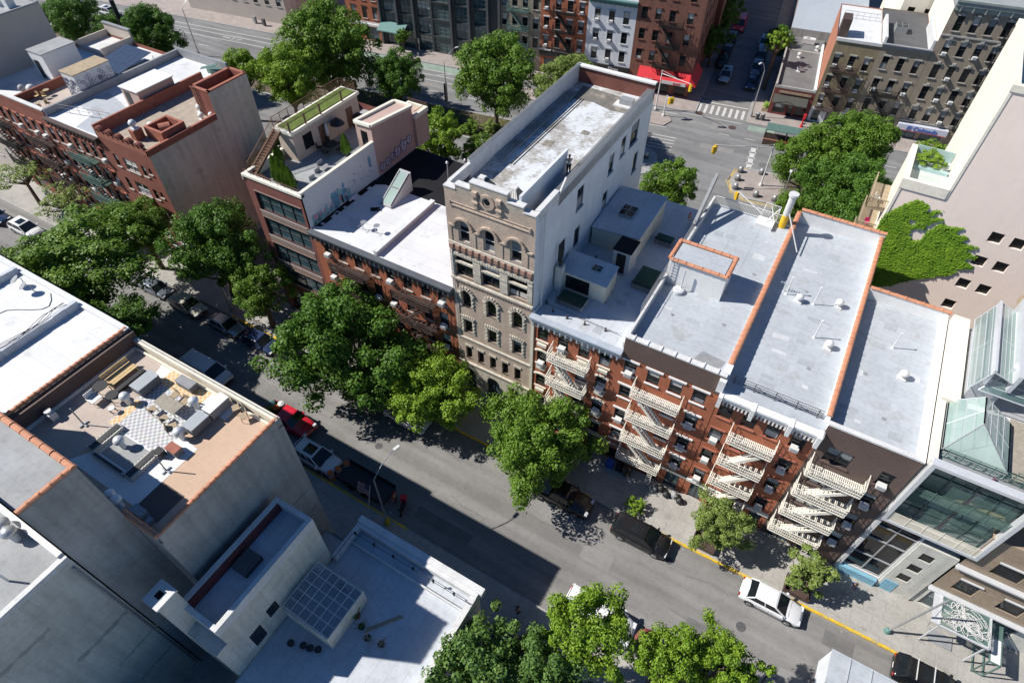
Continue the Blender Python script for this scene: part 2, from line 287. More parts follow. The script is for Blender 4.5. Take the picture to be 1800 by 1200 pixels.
def window(parent, x, z, w, h, style='sash', frame='dkframe', sill='stoneg', lintel=None, y=0, blind=None, sh=.1, lh=.18, lo=.1, so=.12):
    fm, pm = win_mesh(w, h, style, frame)
    o = link('window', fm, parent, (x, y, z)); link('pane', pm, o)
    if sill: link('sill', box_mesh('sill', w + .2, so + .02, sh, sill), o, (-.1, -so, -sh))
    if lintel: link('lintel', box_mesh('lintel', w + 2 * lo, .12, lh, lintel), o, (-lo, -.11, h))
    if blind is None: blind = random.random() < .62
    if blind:
        bh = h * random.choice((.25, .4, .45, .5)); top = random.random() < .75
        link('blind', box_mesh('blind', w - .16, .01, bh, random.choice(('blind', 'blind2', 'blind2'))), o, (.08, .105, (h - .08 - bh) if top else .08))
    return o
def ac_unit(x, y, z, label, rot=0, w=.58, group='window air conditioners'):
    o = thing('air_conditioner', label, 'air conditioner', (x, y, z), rot, group)
    link('casing', box_mesh('casing', w, .42, .4, 'acm'), o, (-w / 2, -.42, 0))
    link('grille', box_mesh('grille', w - .14, .02, .28, 'acg'), o, (-w / 2 + .07, -.44, .07)); return o
def fire_escape(parent, x0, x1, z, nextz, m, d=1.15, side='r', railh=.95, ladder=True, drop=False, y=0):
    """one storey of a fire escape: balcony > floor slats, railing, stair"""
    b = MB(); n = int((x1 - x0) / .13)
    for i in range(n): b.box(x0 + (x1 - x0) * i / n, x0 + (x1 - x0) * (i + .55) / n, y - d, y - .04, z, z + .03)
    b.box(x0, x1, y - d - .03, y - d + .03, z - .06, z); b.box(x0, x1, y - .12, y - .06, z - .06, z)
    for xx in (x0, x1): b.box(xx - .03, xx + .03, y - d, y, z - .07, z); b.bar((xx, y - d, z - .05), (xx, y - .02, z - .9), .05)
    p = b.build('fire_escape', m, parent)
    r = MB()
    for h in (.28, .62, railh): r.bar((x0, y - d, z + h), (x1, y - d, z + h), .05)
    k = int((x1 - x0) / .16)
    for i in range(k + 1): xx = x0 + (x1 - x0) * i / k; r.bar((xx, y - d, z), (xx, y - d, z + railh), .034)
    for xx in (x0, x1):
        for h in (.5, railh): r.bar((xx, y - d, z + h), (xx, y - .02, z + h + (.35 if h == railh else 0)), .045)
        for i in range(1, 7): yy = y - d * i / 7; r.bar((xx, yy, z), (xx, yy, z + railh + .3 * (1 - i / 7)), .028)
    r.build('railing', m, p)
    if nextz is not None:
        s = MB(); w = .55
        xa, xb = (x0 + .5, x1 - .6) if side == 'r' else (x1 - .5, x0 + .6)
        for yy in (y - d + .12, y - d + .12 + w): s.bar((xb, yy, z), (xa, yy, nextz + .02), .05, .26)
        for i in range(1, 12): t = i / 12; xx = xb + (xa - xb) * t; zz = z + (nextz - z) * t; s.box(xx - .1, xx + .1, y - d + .14, y - d + .1 + w, zz - .015, zz + .015)
        for t0 in (0,): s.bar((xb, y - d + .05, z + .8), (xa, y - d + .05, nextz + .8), .035)
        s.build('stair', m, p)
    if drop:
        s = MB()
        for xx in (x1 - .75, x1 - .35): s.bar((xx, y - d + .1, z + .6), (xx, y - d + .1, z - 2.1), .04)
        for i in range(9): zz = z + .4 - i * .3; s.bar((x1 - .75, y - d + .1, zz), (x1 - .35, y - d + .1, zz), .03)
        s.build('ladder', m, p)
    return p
def shell(root, w, d, h, mfront, mside, ops, mleft=None, mback=None, rev=.22, z0=0):
    """building body in local frame: front wall (y=0, facing -Y), sides, back"""
    f = MB(); wall_open(f, 0, w, z0, h, 0, ops, rev); f.build('front_wall', mfront, root)
    s = MB(); s.face([(w, 0, z0), (w, d, z0), (w, d, h), (w, 0, h)]); s.build('side_wall', mside, root)
    s = MB(); s.face([(0, d, z0), (0, 0, z0), (0, 0, h), (0, d, h)]); s.face([(w, d, z0), (0, d, z0), (0, d, h), (w, d, h)]); s.build('rear_wall', mleft or mside, root)
def slab(root, w, d, z, m, name='roof', x0=0, y0=0, t=.12):
    b = MB(); b.box(x0 + .001, w - .001, y0 + .001, d - .001, z - t, z); return b.build(name, m, root)
def parapet(root, name, x0, x1, y0, y1, z0, z1, m): b = MB(); b.box(x0, x1, y0, y1, z0, z1); return b.build(name, m, root)
def tiles(root, p, q, w, m='tile', name='coping', step=.62):
    """row of half-round clay coping tiles from p to q"""
    b = MB(); p = Vector(p); q = Vector(q); L_ = (q - p).length; n = max(1, int(L_ / step)); d = (q - p) / n; u = d.normalized(); a = Vector((-u.y, u.x, 0)) * (w / 2)
    for i in range(n):
        s = p + d * i; e = p + d * (i + 1); h = .13 + .012 * (i % 2)
        for (P0, P1, hh, ww) in ((s, e - u * .05, h, 1.0), (e - u * .07, e + u * .02, h + .045, 1.12)):
            pr = [(-1, 0), (-.85, .6), (-.4, 1), (.4, 1), (.85, .6), (1, 0)]
            i0 = len(b.v)
            for E_ in (P0, P1):
                for (px, pz) in pr: v = E_ + a * (px * ww) + Vector((0, 0, pz * hh)); b.v.append(tuple(v))
            for k in range(5): b.f.append((i0 + k + 1, i0 + k, i0 + 6 + k, i0 + 7 + k)); b.m.append(0)
            b.f.append(tuple(i0 + k for k in range(6))); b.m.append(0); b.f.append(tuple(i0 + 6 + k for k in reversed(range(6)))); b.m.append(0)
    return b.build(name, m, root)
def textobj(parent, body, size, m, loc, rot, name='lettering', ext=.02, align='CENTER', shear=0):
    c = bpy.data.curves.new(name, 'FONT'); c.body = body; c.size = size; c.extrude = ext; c.align_x = align; c.shear = shear
    o = bpy.data.objects.new(name, c); dg = bpy.context.evaluated_depsgraph_get(); COL.objects.link(o); dg.update()
    me = bpy.data.meshes.new_from_object(o.evaluated_get(dg)); bpy.data.objects.remove(o)
    me.materials.clear(); me.materials.append(M[m]); o = bpy.data.objects.new(name, me); COL.objects.link(o)
    o.location = loc; o.rotation_euler = rot
    if parent: o.parent = parent
    return o
ORD = ['first', 'second', 'third', 'fourth', 'fifth', 'sixth', 'seventh', 'eighth', 'ninth', 'tenth', 'eleventh', 'twelfth']
# ================================================================ GROUND
def poly(pts, z0, z1, m, name): b = MB(); b.prism(pts, z0, z1); return struct(name, b, m)
poly([(-600, -300), (400, -300), (400, 600), (-600, 600)], -.5, 0, 'asphalt', 'road')
poly([av(-230, 67), av(150, 67), av(150, 99.5), av(-230, 99.5)], -.2, .006, 'asphalt2', 'avenue')
poly([av(-8.6, 99.5), av(-.6, 99.5), av(-.6, 240), av(-8.6, 240)], -.2, .006, 'asphalt', 'side_street')
# blocks of sidewalk (raised by a kerb)
poly([(-260, 26.55), (150, 26.55), av(150, 66.8), av(-260, 66.8)], -.2, .14, 'walk', 'north_sidewalk')
poly([(-260, -60), (150, -60), (150, 15.85), (-260, 15.85)], -.2, .14, 'walk', 'south_sidewalk')
poly([av(-230, 99.7), av(-8.8, 99.7), av(-8.8, 240), av(-230, 240)], -.2, .14, 'brickpave', 'far_sidewalk')
poly([av(-.4, 99.7), av(150, 99.7), av(150, 240), av(-.4, 240)], -.2, .14, 'brickpave', 'far_sidewalk')
b = MB(); b.box(-260, 150, 26.4, 26.55, -.2, .15); b.box(-260, 150, 15.85, 16, -.2, .15)
b.prism([av(-230, 99.5), av(-8.6, 99.5), av(-8.6, 99.7), av(-230, 99.7)], -.2, .15); b.prism([av(-.6, 99.5), av(150, 99.5), av(150, 99.7), av(-.6, 99.7)], -.2, .15)
b.prism([av(-230, 66.8), av(150, 66.8), av(150, 67), av(-230, 67)], -.2, .15); b.prism([av(-8.8, 99.7), av(-8.6, 99.5), av(-8.6, 240), av(-8.8, 240)], -.2, .15); b.prism([av(-.6, 99.5), av(-.4, 99.7), av(-.4, 240), av(-.6, 240)], -.2, .15)
struct('kerb', b, 'kerb')
b = MB()
for a, c in ((-52, -42.5), (-28, -7.5), (-3, 18)): b.box(a, c, 26.37, 26.58, -.1, .156)
b.box(-31.5, -19.5, 15.82, 16.03, -.1, .156)
struct('yellow_kerb', b, 'kerby')
poly([(-61, 31.2), (-47.5, 31.2), (-47.5, 55), (-61, 55)], 0, .15, 'yard', 'yard_ground')
poly([(-260, 50), (60, 50), av(60, 62), av(-260, 62)], 0, .16, 'dirt', 'planting_strip')
for i, (a, c) in enumerate(((-230, -10.8), (-.3, 150))):
    e = (lambda s: s)
    if i == 0: P_ = [av(a, 78.4), av(c - 2, 78.4), av(c - .6, 79.6), av(c, 82), av(c - .6, 84.8), av(c - 2, 86.1), av(a, 86.1)]
    else: P_ = [av(a + 2.4, 78.4), av(c, 78.4), av(c, 86.2), av(a + 2.4, 86.2), av(a + .8, 85.2), av(a, 82.6), av(a + .6, 79.8)]
    poly(P_, -.2, .15, 'kerb', 'median')
poly([av(-229, 78.8), av(-16, 78.8), av(-16, 85.7), av(-229, 85.7)], .1, .22, 'dirt', 'median_soil')
poly([av(-.0, 82.6), av(2.3, 78.8), av(149, 78.8), av(149, 85.8), av(2.3, 85.8), av(.9, 84.9)], .1, .165, 'brickpave', 'median_paving')
poly([av(7, 79.2), av(149, 79.2), av(149, 85.4), av(7, 85.4)], .1, .22, 'dirt', 'median_soil')
poly([av(-40, 93.6), av(-12.5, 93.6), av(-11.6, 95.5), av(-12.6, 97.4), av(-40, 97.2)], -.2, .15, 'brickpave', 'refuge_island')
poly([av(-84, 97.35), av(-41, 97.35), av(-41, 99.35), av(-84, 99.35)], 0, .011, 'bike', 'bike_lane')
poly([av(0, 97.35), av(4, 97.35), av(4, 98.9), av(0, 98.9)], 0, .011, 'bike', 'bike_lane')
b = MB()
def line(s0, t0, s1, t1, w):
    p = Vector(av(s0, t0)); q = Vector(av(s1, t1)); d = (q - p).normalized(); n = Vector((-d.y, d.x)) * w / 2
    b.prism([tuple(p - n), tuple(q - n), tuple(q + n), tuple(p + n)], .0, .013)
line(-200, 97.2, -41, 97.2, .16); line(-200, 95.6, -41, 95.6, .14); line(-230, 93.7, -14, 93.7, .14)
line(-14, 98.2, -11.3, 98.2, .15); line(-19, 93.35, -12, 93.35, .14); line(-10.6, 99, -1, 99, .12)
for s in range(-200, -12, 7): line(s, 90.3, s + 2.4, 90.3, .12)
for s in range(-4, 100, 4): line(s, 94.6, s + 1.6, 94.6, .12)
for s in range(-66, -42, 6): line(s, 95.6, s + 2.5, 97.1, .13)
for k in range(8): s = -8.3 + k * 1.0; line(s, 100.3, s, 103.3, .42)
for k in range(4): line(1.7, 86.3 + k * 1.6, 1.7, 87.5 + k * 1.6, .95)
line(1.25, 86.3, 1.25, 92.6, .12); line(2.15, 86.3, 2.15, 92.6, .12)
for k in range(5): line(-13.5, 87 + k * .9, -9.8, 87 + k * .9, .16)
line(-8.4, 104.2, -.8, 104.2, .25)
for (s, t) in ((-75, 94.6), (-100, 94.8), (-118, 95.5)):
    line(s, t, s + 1.8, t, .2); line(s + 2.5, t - .5, s + 2.5, t + .5, .14); line(s + 3.5, t - .5, s + 4.2, t + .5, .14)
struct('road_markings', b, 'linew')
b = MB()
for w_ in (.25,): 
    pts = [(9, 78.2), (2.3, 78.2), (.3, 79.7), (-.5, 82.5), (.3, 85.4), (2.3, 86.45)]
    for k in range(5): line(pts[k][0], pts[k][1], pts[k + 1][0], pts[k + 1][1], .16)
    for k in range(5): line(pts[k][0], pts[k][1] - .3, pts[k + 1][0] - .35, pts[k + 1][1] - .3 + (.6 if k > 2 else 0), .12)
struct('yellow_road_markings', b, 'liney')
random.seed(44)
pm = (mat('asphalt_patch_dark', (.165, .162, .158), .9, .15, 1, fine=.15), mat('asphalt_patch_light', (.255, .248, .24), .9, .12, 1, fine=.15))
b = MB(); b.mi = 0
for (x, y, w, d, k) in ((-20, 17.2, 5.5, 1.1, 0), (-6, 21.2, 2.6, 1.3, 1), (3.4, 18.6, 1.8, 2.6, 0), (-33, 23.4, 4.2, .9, 0), (10.5, 20.5, 6.5, .7, 1), (-12.5, 24.3, 1.4, 1.2, 0), (-48, 21.5, 3.2, 1.5, 1), (1.0, 16.4, 6.4, .55, 0), (-61, 20.5, 2.4, 2.0, 0), (12.8, 24.4, 2.2, 1.2, 0)): b.box(x, x + w, y, y + d, -.05, .005, k)
for (s_, t_, w, d, k) in ((-40, 88, 6, 1.2, 0), (-60, 91.6, 9, .9, 1), (-6, 89.4, 5, 1.4, 1), (-14, 74, 5, 2.2, 0), (3, 87.4, 3.2, 1.2, 0), (-100, 86, 8, 1.4, 0), (-5.5, 95.6, 2.6, 2.2, 1)): b.prism([av(s_, t_), av(s_ + w, t_), av(s_ + w, t_ + d), av(s_, t_ + d)], -.05, .0105, k)
struct('asphalt_patches', b, pm)
b = MB()
for k in range(22):
    x = random.uniform(-60, 14); y = random.uniform(16.8, 25.6); prev = (x, y, .003)
    for j in range(random.randint(5, 14)): p = (prev[0] + random.uniform(.2, .6), prev[1] + random.uniform(-.14, .14), .003); b.bar(prev, p, .03, .008); prev = p
struct('tar_crack_lines', b, 'roofdark')
b = MB()
for k in range(110): x = random.uniform(-70, 16); y = random.choice((random.uniform(16.1, 16.5), random.uniform(25.9, 26.3), random.uniform(27, 30.7))); z = .145 if y > 26.4 else .008; a = random.uniform(0, 3); b.face([(x, y, z), (x + .12 * cos(a), y + .12 * sin(a), z), (x + .1 * cos(a) - .06, y + .15, z + .01)])
o = b.build('litter', 'whited'); o['kind'] = 'stuff'; tag(o, 'scraps of litter along the gutters and the pavement', 'litter')
# manholes and tarred patches on the street
for (x, y, r) in ((7.2, 22.5, .38), (-27, 21.3, .35), (0.6, 24.6, .3)):
    m_ = MB(); m_.lathe(0, 0, [(r, 0), (r, .012), (r * .8, .014)], 20); tag(m_.build('manhole_cover', 'roofdark', None, (x, y, 0)), {7.2: 'round iron manhole cover in the road near the white sedan', -27: 'manhole cover in the sunlit road below the leafy trees', .6: 'small round cover in the asphalt beside the black sport utility car'}[x], 'manhole cover')
s_, t_ = -4.6, 97.4
for k, (s_, t_) in enumerate(((-8, 99.9), (-2.3, 97.2))):
    m_ = MB(); m_.lathe(0, 0, [(.6, 0), (.6, .03), (.5, .034)], 20); tag(m_.build('manhole_cover', 'rust', None, (*av(s_, t_), 0)), ('rusty manhole cover at the left end of the striped crosswalk', 'rusty manhole cover in the avenue right of the striped crosswalk')[k], 'manhole cover')
# ================================================================ NORTH ROW
Y0 = 31.0
GRP = 'buildings of the north row'
def bld(label, x0, yf=Y0, rot=0, name='apartment_building', cat='building', group=None): return thing(name, label, cat, (x0, yf, 0), rot, group)
def cornice(root, w, z0, z1, m, d=.5, brackets=0, x0=0, bm=None):
    b = MB(); h = z1 - z0
    b.box(x0 - .02, w + .02, -d * .35, .02, z0, z0 + h * .45); b.box(x0 - .04, w + .04, -d * .8, .02, z0 + h * .45, z0 + h * .8); b.box(x0 - .06, w + .06, -d, .02, z0 + h * .8, z1)
    for i in range(brackets): xx = x0 + (w - x0) * (i + .5) / brackets; b.box(xx - .06, xx + .06, -d * .75, 0, z0 - .05, z0 + h * .45)
    return b.build('cornice', m, root)
ROWN = {3: 'top', 2: 'third', 1: 'second', 0: 'first'}
def ac_rows(root_loc, spots, desc, ord_from='left'):
    for (x, z, lab) in spots: ac_unit(root_loc[0] + x, root_loc[1], z, lab)
# ---- G: red brick, blue-grey cornice, cream fire escape
def row_building(label, x0, w, d, h, cols, zc, ww, wh, mfront, mside, roofz, roofm, sillm, lintm, group=None, ground=None, cat='building', rev=.22, lh=.18, lo=.1, frame='dkframe', y=Y0, rot=0, base=None, style='sash'):
    root = bld(label, x0, y, rot, 'apartment_building', cat, group)
    ops = [(c - ww / 2, c + ww / 2, z - wh / 2, z + wh / 2) for z in zc for c in cols]
    gops = ground or []
    ops += [(g[0], g[1], g[2], g[3]) for g in gops]
    shell(root, w, d, h, mfront, mside, ops, rev=rev)
    for z in zc:
        for c in cols: window(root, c - ww / 2, z - wh / 2, ww, wh, style, frame, sillm, lintm, lh=lh, lo=lo)
    for g in gops:
        o = window(root, g[0], g[2], g[1] - g[0], g[3] - g[2], 'sash' if g[3] - g[2] < 2.1 else 'grid21', 'dkframe', None, None, blind=False)
    slab(root, w, d, roofz, roofm)
    return root
# G
rG = row_building('red brick walk-up with arched cream window heads and cream fire escape, right of the tower', -16.2, 7.8, 20, 14.55, [1.0, 2.85, 4.7, 6.5], [12.9, 10.0, 6.95, 3.9], .95, 1.6, 'brick', 'whited', 14.75, 'silver3', 'creamtrim', None,
    ground=[(.6, 1.6, .2, 2.5), (2.3, 3.4, .3, 2.4), (4.3, 5.3, .3, 2.4), (6.1, 7.2, .2, 2.5)])
cornice(rG, 7.8, 13.95, 14.85, mat('blue_grey_tin_cornice', (.42, .47, .53), .5, .1, 1), .55, 16)
b = MB()
for z in (12.9, 10.0, 6.95, 3.9):                       # segmental arched heads
    for c in (1.0, 2.85, 4.7, 6.5):
        prev = None
        for k in range(9):
            t = -1 + k / 4; p = (c + t * .62, -.06, z + .8 + .2 * (1 - t * t) - .05)
            if prev: b.bar(prev, p, .16, .14)
            prev = p
b.build('arched_lintels', 'creamtrim', rG)
b = MB(); b.box(0, 7.8, -.16, 0, 2.75, 2.95); b.box(-.06, .18, -.1, 0, 0, 13.9); b.build('string_course', 'creamtrim', rG)
b = MB()
for c in (1.0, 2.85, 4.7, 6.5):
    for z in (11.5, 8.6, 5.55): b.box(c - .42, c + .42, -.22, -.002, z, z + .3)
b.build('panel_below_window', 'creamtrim', rG)
for i, z in enumerate((11.35, 8.35, 5.35, 2.95)): fire_escape(rG, 2.0, 5.4, z, (11.35, 8.35, 5.35)[i - 1] if i else None, 'cream', drop=(i == 3), side='r')
for y0, y1, z1 in ((5.5, 20, 15.6),): parapet(rG, 'party_wall', 7.6, 7.8, .3, y0, 14.6, 15.35, 'whited'); parapet(rG, 'party_wall', 7.58, 7.8, y0, y1, 14.6, z1, 'whited')
b = MB(); b.box(-.02, .16, .0, 5, 14.6, 15.1); b.build('parapet', 'whited', rG)
def bulkhead(root, x0, x1, y0, y1, z0, z1, mw, mr, name='roof_bulkhead', slope=None, over=.08, door=None, win=None):
    b = MB(); zt = slope or [z1] * 4; b.prism([(x0, y0), (x1, y0), (x1, y1), (x0, y1)], z0, zt); o = b.build(name, mw, root)
    r = MB(); r.prism([(x0 - over, y0 - over), (x1 + over, y0 - over), (x1 + over, y1 + over), (x0 - over, y1 + over)], zt, [q + .1 for q in zt]); r.build('roof_cap', mr, o)
    if door:
        side, c, w, h = door; q = MB()
        if side == 'f': q.box(c - w / 2, c + w / 2, y0 - .05, y0 + .02, z0 + .05, z0 + h)
        elif side == 'r': q.box(x1 - .02, x1 + .05, c - w / 2, c + w / 2, z0 + .05, z0 + h)
        q.build('door', 'black', o)
    return o
def skylight(root, x, y, z, w, d, h=.35, m='greym'):
    b = MB(); b.box(x, x + w, y, y + d, z, z + h); o = b.build('skylight', m, root)
    g = MB(); g.prism([(x + .06, y + .06), (x + w - .06, y + .06), (x + w - .06, y + d - .06), (x + .06, y + d - .06)], z + h, z + h + .02, top=None); g.build('pane', 'glass', o)
    q = MB(); q.box(x + w / 2 - .03, x + w / 2 + .03, y, y + d, z + h + .02, z + h + .06); q.box(x, x + w, y + d / 2 - .03, y + d / 2 + .03, z + h + .02, z + h + .06); q.build('glazing_bars', m, o); return o
Zg = 14.75
o = bulkhead(rG, .2, 4.5, 10.3, 16.6, Zg, 17.0, 'stucco2', 'silver3', slope=[16.6, 16.9, 17.3, 17.0]); skylight(o, 1.6, 12.4, 17.0, 1.3, 1.6, .25)
o = bulkhead(rG, .3, 4.4, 3.9, 6.1, Zg, 16.6, 'stucco2', 'silver3', 'low_bulkhead', slope=[16.5, 16.5, 16.9, 16.9]); skylight(o, 2.6, 4.9, 16.75, .8, .7, .15)
q = MB(); q.box(.9, 3.0, 3.86, 3.92, 15.0, 16.3); q.build('dark_glazing', 'glass', o)
bulkhead(rG, 3.2, 4.7, 8.0, 9.8, Zg, 17.0, 'whited', 'roofblack', 'stair_bulkhead', door=('f', 3.95, .8, 2.0))
b = MB(); b.box(.15, .75, 3.3, 3.9, Zg, 17.3); o = b.build('chimney', 'stuccol', rG); q = MB(); q.tube((.45, 3.6, 17.3), (.45, 3.6, 18.9), .14); q.tube((.45, 3.6, 18.9), (.45, 3.6, 19.15), .24); q.build('flue', 'black', o)
for (x, y, w, d) in ((1.0, 2.0, 2.3, 1.4), (5.5, 6.8, 1.7, 2.6), (5.0, 13.2, 1.6, 1.1)):
    b = MB(); b.box(x, x + w, y, y + d, Zg, Zg + .45); o = b.build('light_shaft', 'stucco', rG); g = MB(); g.box(x + .05, x + w - .05, y + .05, y + d - .05, Zg + .45, Zg + .5); g.build('green_cover', mat('green_tarp', (.02, .06, .035), .6, .2, 2), o)
    q = MB()
    for k in range(int(w / .15)): xx = x + .07 + k * .15; q.bar((xx, y - .06, Zg + .1), (xx, y - .06, Zg + .8), .03)
    q.bar((x, y - .06, Zg + .8), (x + w, y - .06, Zg + .8), .04); q.build('guard_railing', 'black', o)
b = MB()
for (x, y) in ((1.3, 1.0), (2.6, .9), (4.1, 1.0), (.4, 1.6), (5.8, 1.2), (2.3, 7.6)): b.tube((x, y, Zg), (x, y, Zg + .35), .06); b.lathe(x, y, [(.12, Zg), (.1, Zg + .08)], 8)
b.bar((.5, 1.4, Zg + .2), (6.9, 1.2, Zg + .25), .03); b.tube((2.0, 7.3, Zg), (2.0, 7.3, 16.3), .07)
b.build('roof_pipes', 'rust', rG)
b = MB()                                                 # chain-link screen on the party wall towards H
for k in range(9): y = 3.2 + k * 1.9; b.tube((7.7, y, 15.3), (7.7, y, 16.9), .03, n=6)
for z in (15.75, 16.3, 16.9): b.bar((7.7, 3.2, z), (7.7, 18.4, z), .03)
for k in range(70): y = 3.2 + k * .22; b.bar((7.7, y, 15.35), (7.7, y + .35, 16.9), .012)
b.build('mesh_fence', 'greym', rG)
b = MB(); b.bar((7.7, 15.2, 16.4), (7.7, 19.8, 18.9), .25, .7); b.bar((7.5, 16, 15.6), (7.5, 19.8, 18.4), .12, .3); b.build('folded_tarp', 'greym', rG)
# H
rH = row_building('red brick building with tall brown parapet and white slab window heads, cream fire escape', -8.4, 7.6, 20.5, 14.3, [.8, 2.7, 4.5, 6.3], [13.2, 10.25, 7.1, 4.3], 1.0, 1.55, 'brick', 'whited', 15.6, 'silver', 'white', 'white',
    ground=[(.4, 1.5, .4, 1.9), (2.3, 3.4, .4, 1.9), (4.1, 5.2, .2, 2.4), (5.9, 7.1, .1, 2.4)], lh=.16, lo=.2)
b = MB(); b.box(.02, 7.6, -.06, .3, 14.3, 16.3); b.build('brown_parapet', 'brownfascia', rH)
b = MB(); b.box(0, 7.62, -.1, .36, 16.3, 16.42)
for k in range(7): b.box(.6 + k * 1.05, .7 + k * 1.05, -.14, .4, 16.42, 16.5)
b.build('parapet_coping', 'whited', rH)
b = MB(); b.box(0, 7.6, -.12, 0, 2.5, 2.75); b.build('string_course', 'stoneg', rH)
b = MB(); b.box(0, 7.6, -.03, 0, 0, 2.5); b.build('ground_floor_stone', 'stuccol', rH) if False else None
for i, z in enumerate((11.35, 8.35, 5.35, 2.6)): fire_escape(rH, 1.5, 5.3, z, (11.35, 8.35, 5.35)[i - 1] if i else None, 'cream', drop=(i == 3), side='r')
parapet(rH, 'party_wall', .02, .2, .3, 20.5, 15.5, 16.4, 'whited'); 
o = bulkhead(rH, .1, 4.7, 7.9, 10.5, 15.6, 18.0, 'white', 'silver', 'stair_bulkhead', over=-.25)
for p, q in (((.1, 7.9, 18.1), (4.7, 7.9, 18.1)), ((4.7, 7.9, 18.1), (4.7, 10.5, 18.1)), ((4.7, 10.5, 18.1), (.1, 10.5, 18.1)), ((.1, 10.5, 18.1), (.1, 7.9, 18.1))): tiles(o, p, q, .34)
b = MB()
for k in range(8): z = 15.7 + k * .3; b.bar((.35 + k * .0, 7.8, z), (.75, 7.8, z), .03)
for xx in (.35, .75): b.bar((xx, 7.8, 15.6), (xx, 7.8, 18.6), .04)
b.tube((1.6, 7.5, 15.6), (1.6, 7.5, 17.8), .06); b.lathe(1.5, 7.3, [(.45, 15.65), (.45, 15.9), (.3, 15.95)], 14); b.build('rooftop_ladder', 'alum', rH)
b = MB()
for k in range(52): xx = .3 + k * .135; b.bar((xx, 20.3, 15.6), (xx, 20.3, 16.6), .03)
for z in (15.75, 16.6): b.bar((.3, 20.3, z), (7.2, 20.3, z), .05)
for (xa, xb) in ((4.6, 5.9),):
    for k in range(10): yy = 20.3 + k * .13; b.bar((xa, yy, 15.6), (xa, yy, 16.6), .03); b.bar((xb, yy, 15.6), (xb, yy, 16.6), .03); b.bar((xa + k * .13, 21.5, 15.6), (xa + k * .13, 21.5, 16.6), .03)
    for z in (15.6, 16.6): b.bar((xa, 20.3, z), (xa, 21.5, z), .05); b.bar((xb, 20.3, z), (xb, 21.5, z), .05); b.bar((xa, 21.5, z), (xb, 21.5, z), .05)
b.build('white_railing', 'white', rH)
b = MB(); b.box(4.4, 5.9, 18.9, 20.2, 15.6, 16.0); b.bar((5.2, 19.6, 16), (5.9, 20.4, 17.1), .06); b.bar((5.9, 19.6, 16), (5.2, 20.4, 17.1), .06); b.build('rooftop_hatch', 'white', rH)
b = MB(); b.tube((6.55, 20.1, 15.6), (6.55, 20.1, 16.9), .3, n=16); b.build('flue_sleeve', 'yellow', rH)
b = MB(); b.tube((6.55, 20.1, 16.9), (6.55, 20.1, 18.9), .29, n=16); b.tube((6.55, 20.1, 18.9), (6.55, 20.1, 19.1), .42, n=18); b.bar((6.6, 20.1, 17.4), (8.6, 17.6, 15.3), .07); b.build('flue', 'whited', rH)
b = MB(); [b.bar((1.2 + k * 1.9, 11.2, 15.602), (1.2 + k * 1.9, 18.8, 15.602), .02, .01) for k in range(3)]; b.prism([(4.9, 1.0), (6.9, .8), (7.1, 2.0), (5.3, 2.2)], 15.595, 15.606); b.lathe(6.2, 12.5, [(.16, 15.6), (.16, 15.63)], 10); b.lathe(2.0, 4.6, [(.12, 15.6), (.12, 15.66)], 10); b.build('roof_drains', 'greym', rH)
# I
rI = row_building('red brick building with white dentil cornice and wide cream fire escape, third red facade', -.75, 7.0, 22.7, 14.0, [.75, 2.5, 4.2, 5.95], [12.8, 9.8, 6.95, 4.0], 1.0, 1.55, 'brick', 'whited', 14.9, 'silver', 'terra', 'terra',
    ground=[(.5, 1.6, .1, 2.4), (2.2, 3.2, .3, 2.4), (4.0, 5.0, .3, 2.4), (5.6, 6.6, .3, 2.4)], lh=.12, lo=.1)
cornice(rI, 7.05, 13.95, 14.9, 'white', .6, 26)
b = MB()
for xx in (.1, 2.4, 5.0, 6.9): b.box(xx - .14, xx + .14, -.78, 0, 13.8, 14.95)
b.box(0, 7, -.2, 0, 2.55, 2.85); b.build('cornice_brackets', 'white', rI)
for i, z in enumerate((10.95, 8.0, 5.1, 2.6)): fire_escape(rI, 1.6, 4.9, z, (10.95, 8.0, 5.1)[i - 1] if i else None, 'cream', drop=(i == 3), side='l')
parapet(rI, 'party_wall', -.33, -.03, .5, 22.7, 14.6, 15.95, 'white'); tiles(rI, (-.18, 1.6, 15.95), (-.18, 22.5, 15.95), .42)
b = MB(); b.box(-.42, .06, -.35, 1.5, 14.9, 16.1); b.build('party_wall_end', 'white', rI)
parapet(rI, 'rear_parapet', .0, 7.1, 22.5, 22.7, 14.6, 16.3, 'white'); tiles(rI, (-.1, 22.6, 16.3), (7.1, 22.6, 16.3), .36)
parapet(rI, 'party_wall', 6.78, 7.02, .9, 22.7, 14.6, 15.85, 'white'); tiles(rI, (6.9, .6, 15.85), (6.9, 22.5, 15.85), .36)
b = MB()
for k in range(5): xx = .5 + k * 1.45; b.bar((xx, .9, 14.9), (xx, .9, 15.8), .04); b.bar((xx, .9, 15.7), (xx, 1.5, 14.95), .03)
for z in (15.15, 15.35, 15.55, 15.8): b.bar((.3, .9, z), (6.6, .9, z), .025)
for k in range(44): xx = .3 + k * .145; b.bar((xx, .9, 15.15), (xx, .9, 15.8), .014)
b.build('iron_railing', 'black', rI)
def vent_cap(x, y, z, label, s=1.0, grp='round roof vents', m='acm'):
    o = thing('roof_vent', label, 'roof vent', (x, y, z), 0, grp); b = MB(); b.box(-.28 * s, .28 * s, -.28 * s, .28 * s, 0, .12 * s); b.tube((0, 0, .1 * s), (0, 0, .42 * s), .16 * s, n=12); b.build('base', m, o)
    c = MB(); c.lathe(0, 0, [(.26 * s, .38 * s), (.32 * s, .46 * s), (.3 * s, .62 * s), (.18 * s, .76 * s), (.04 * s, .8 * s)], 16); c.build('cap', m, o, smooth=True); return o
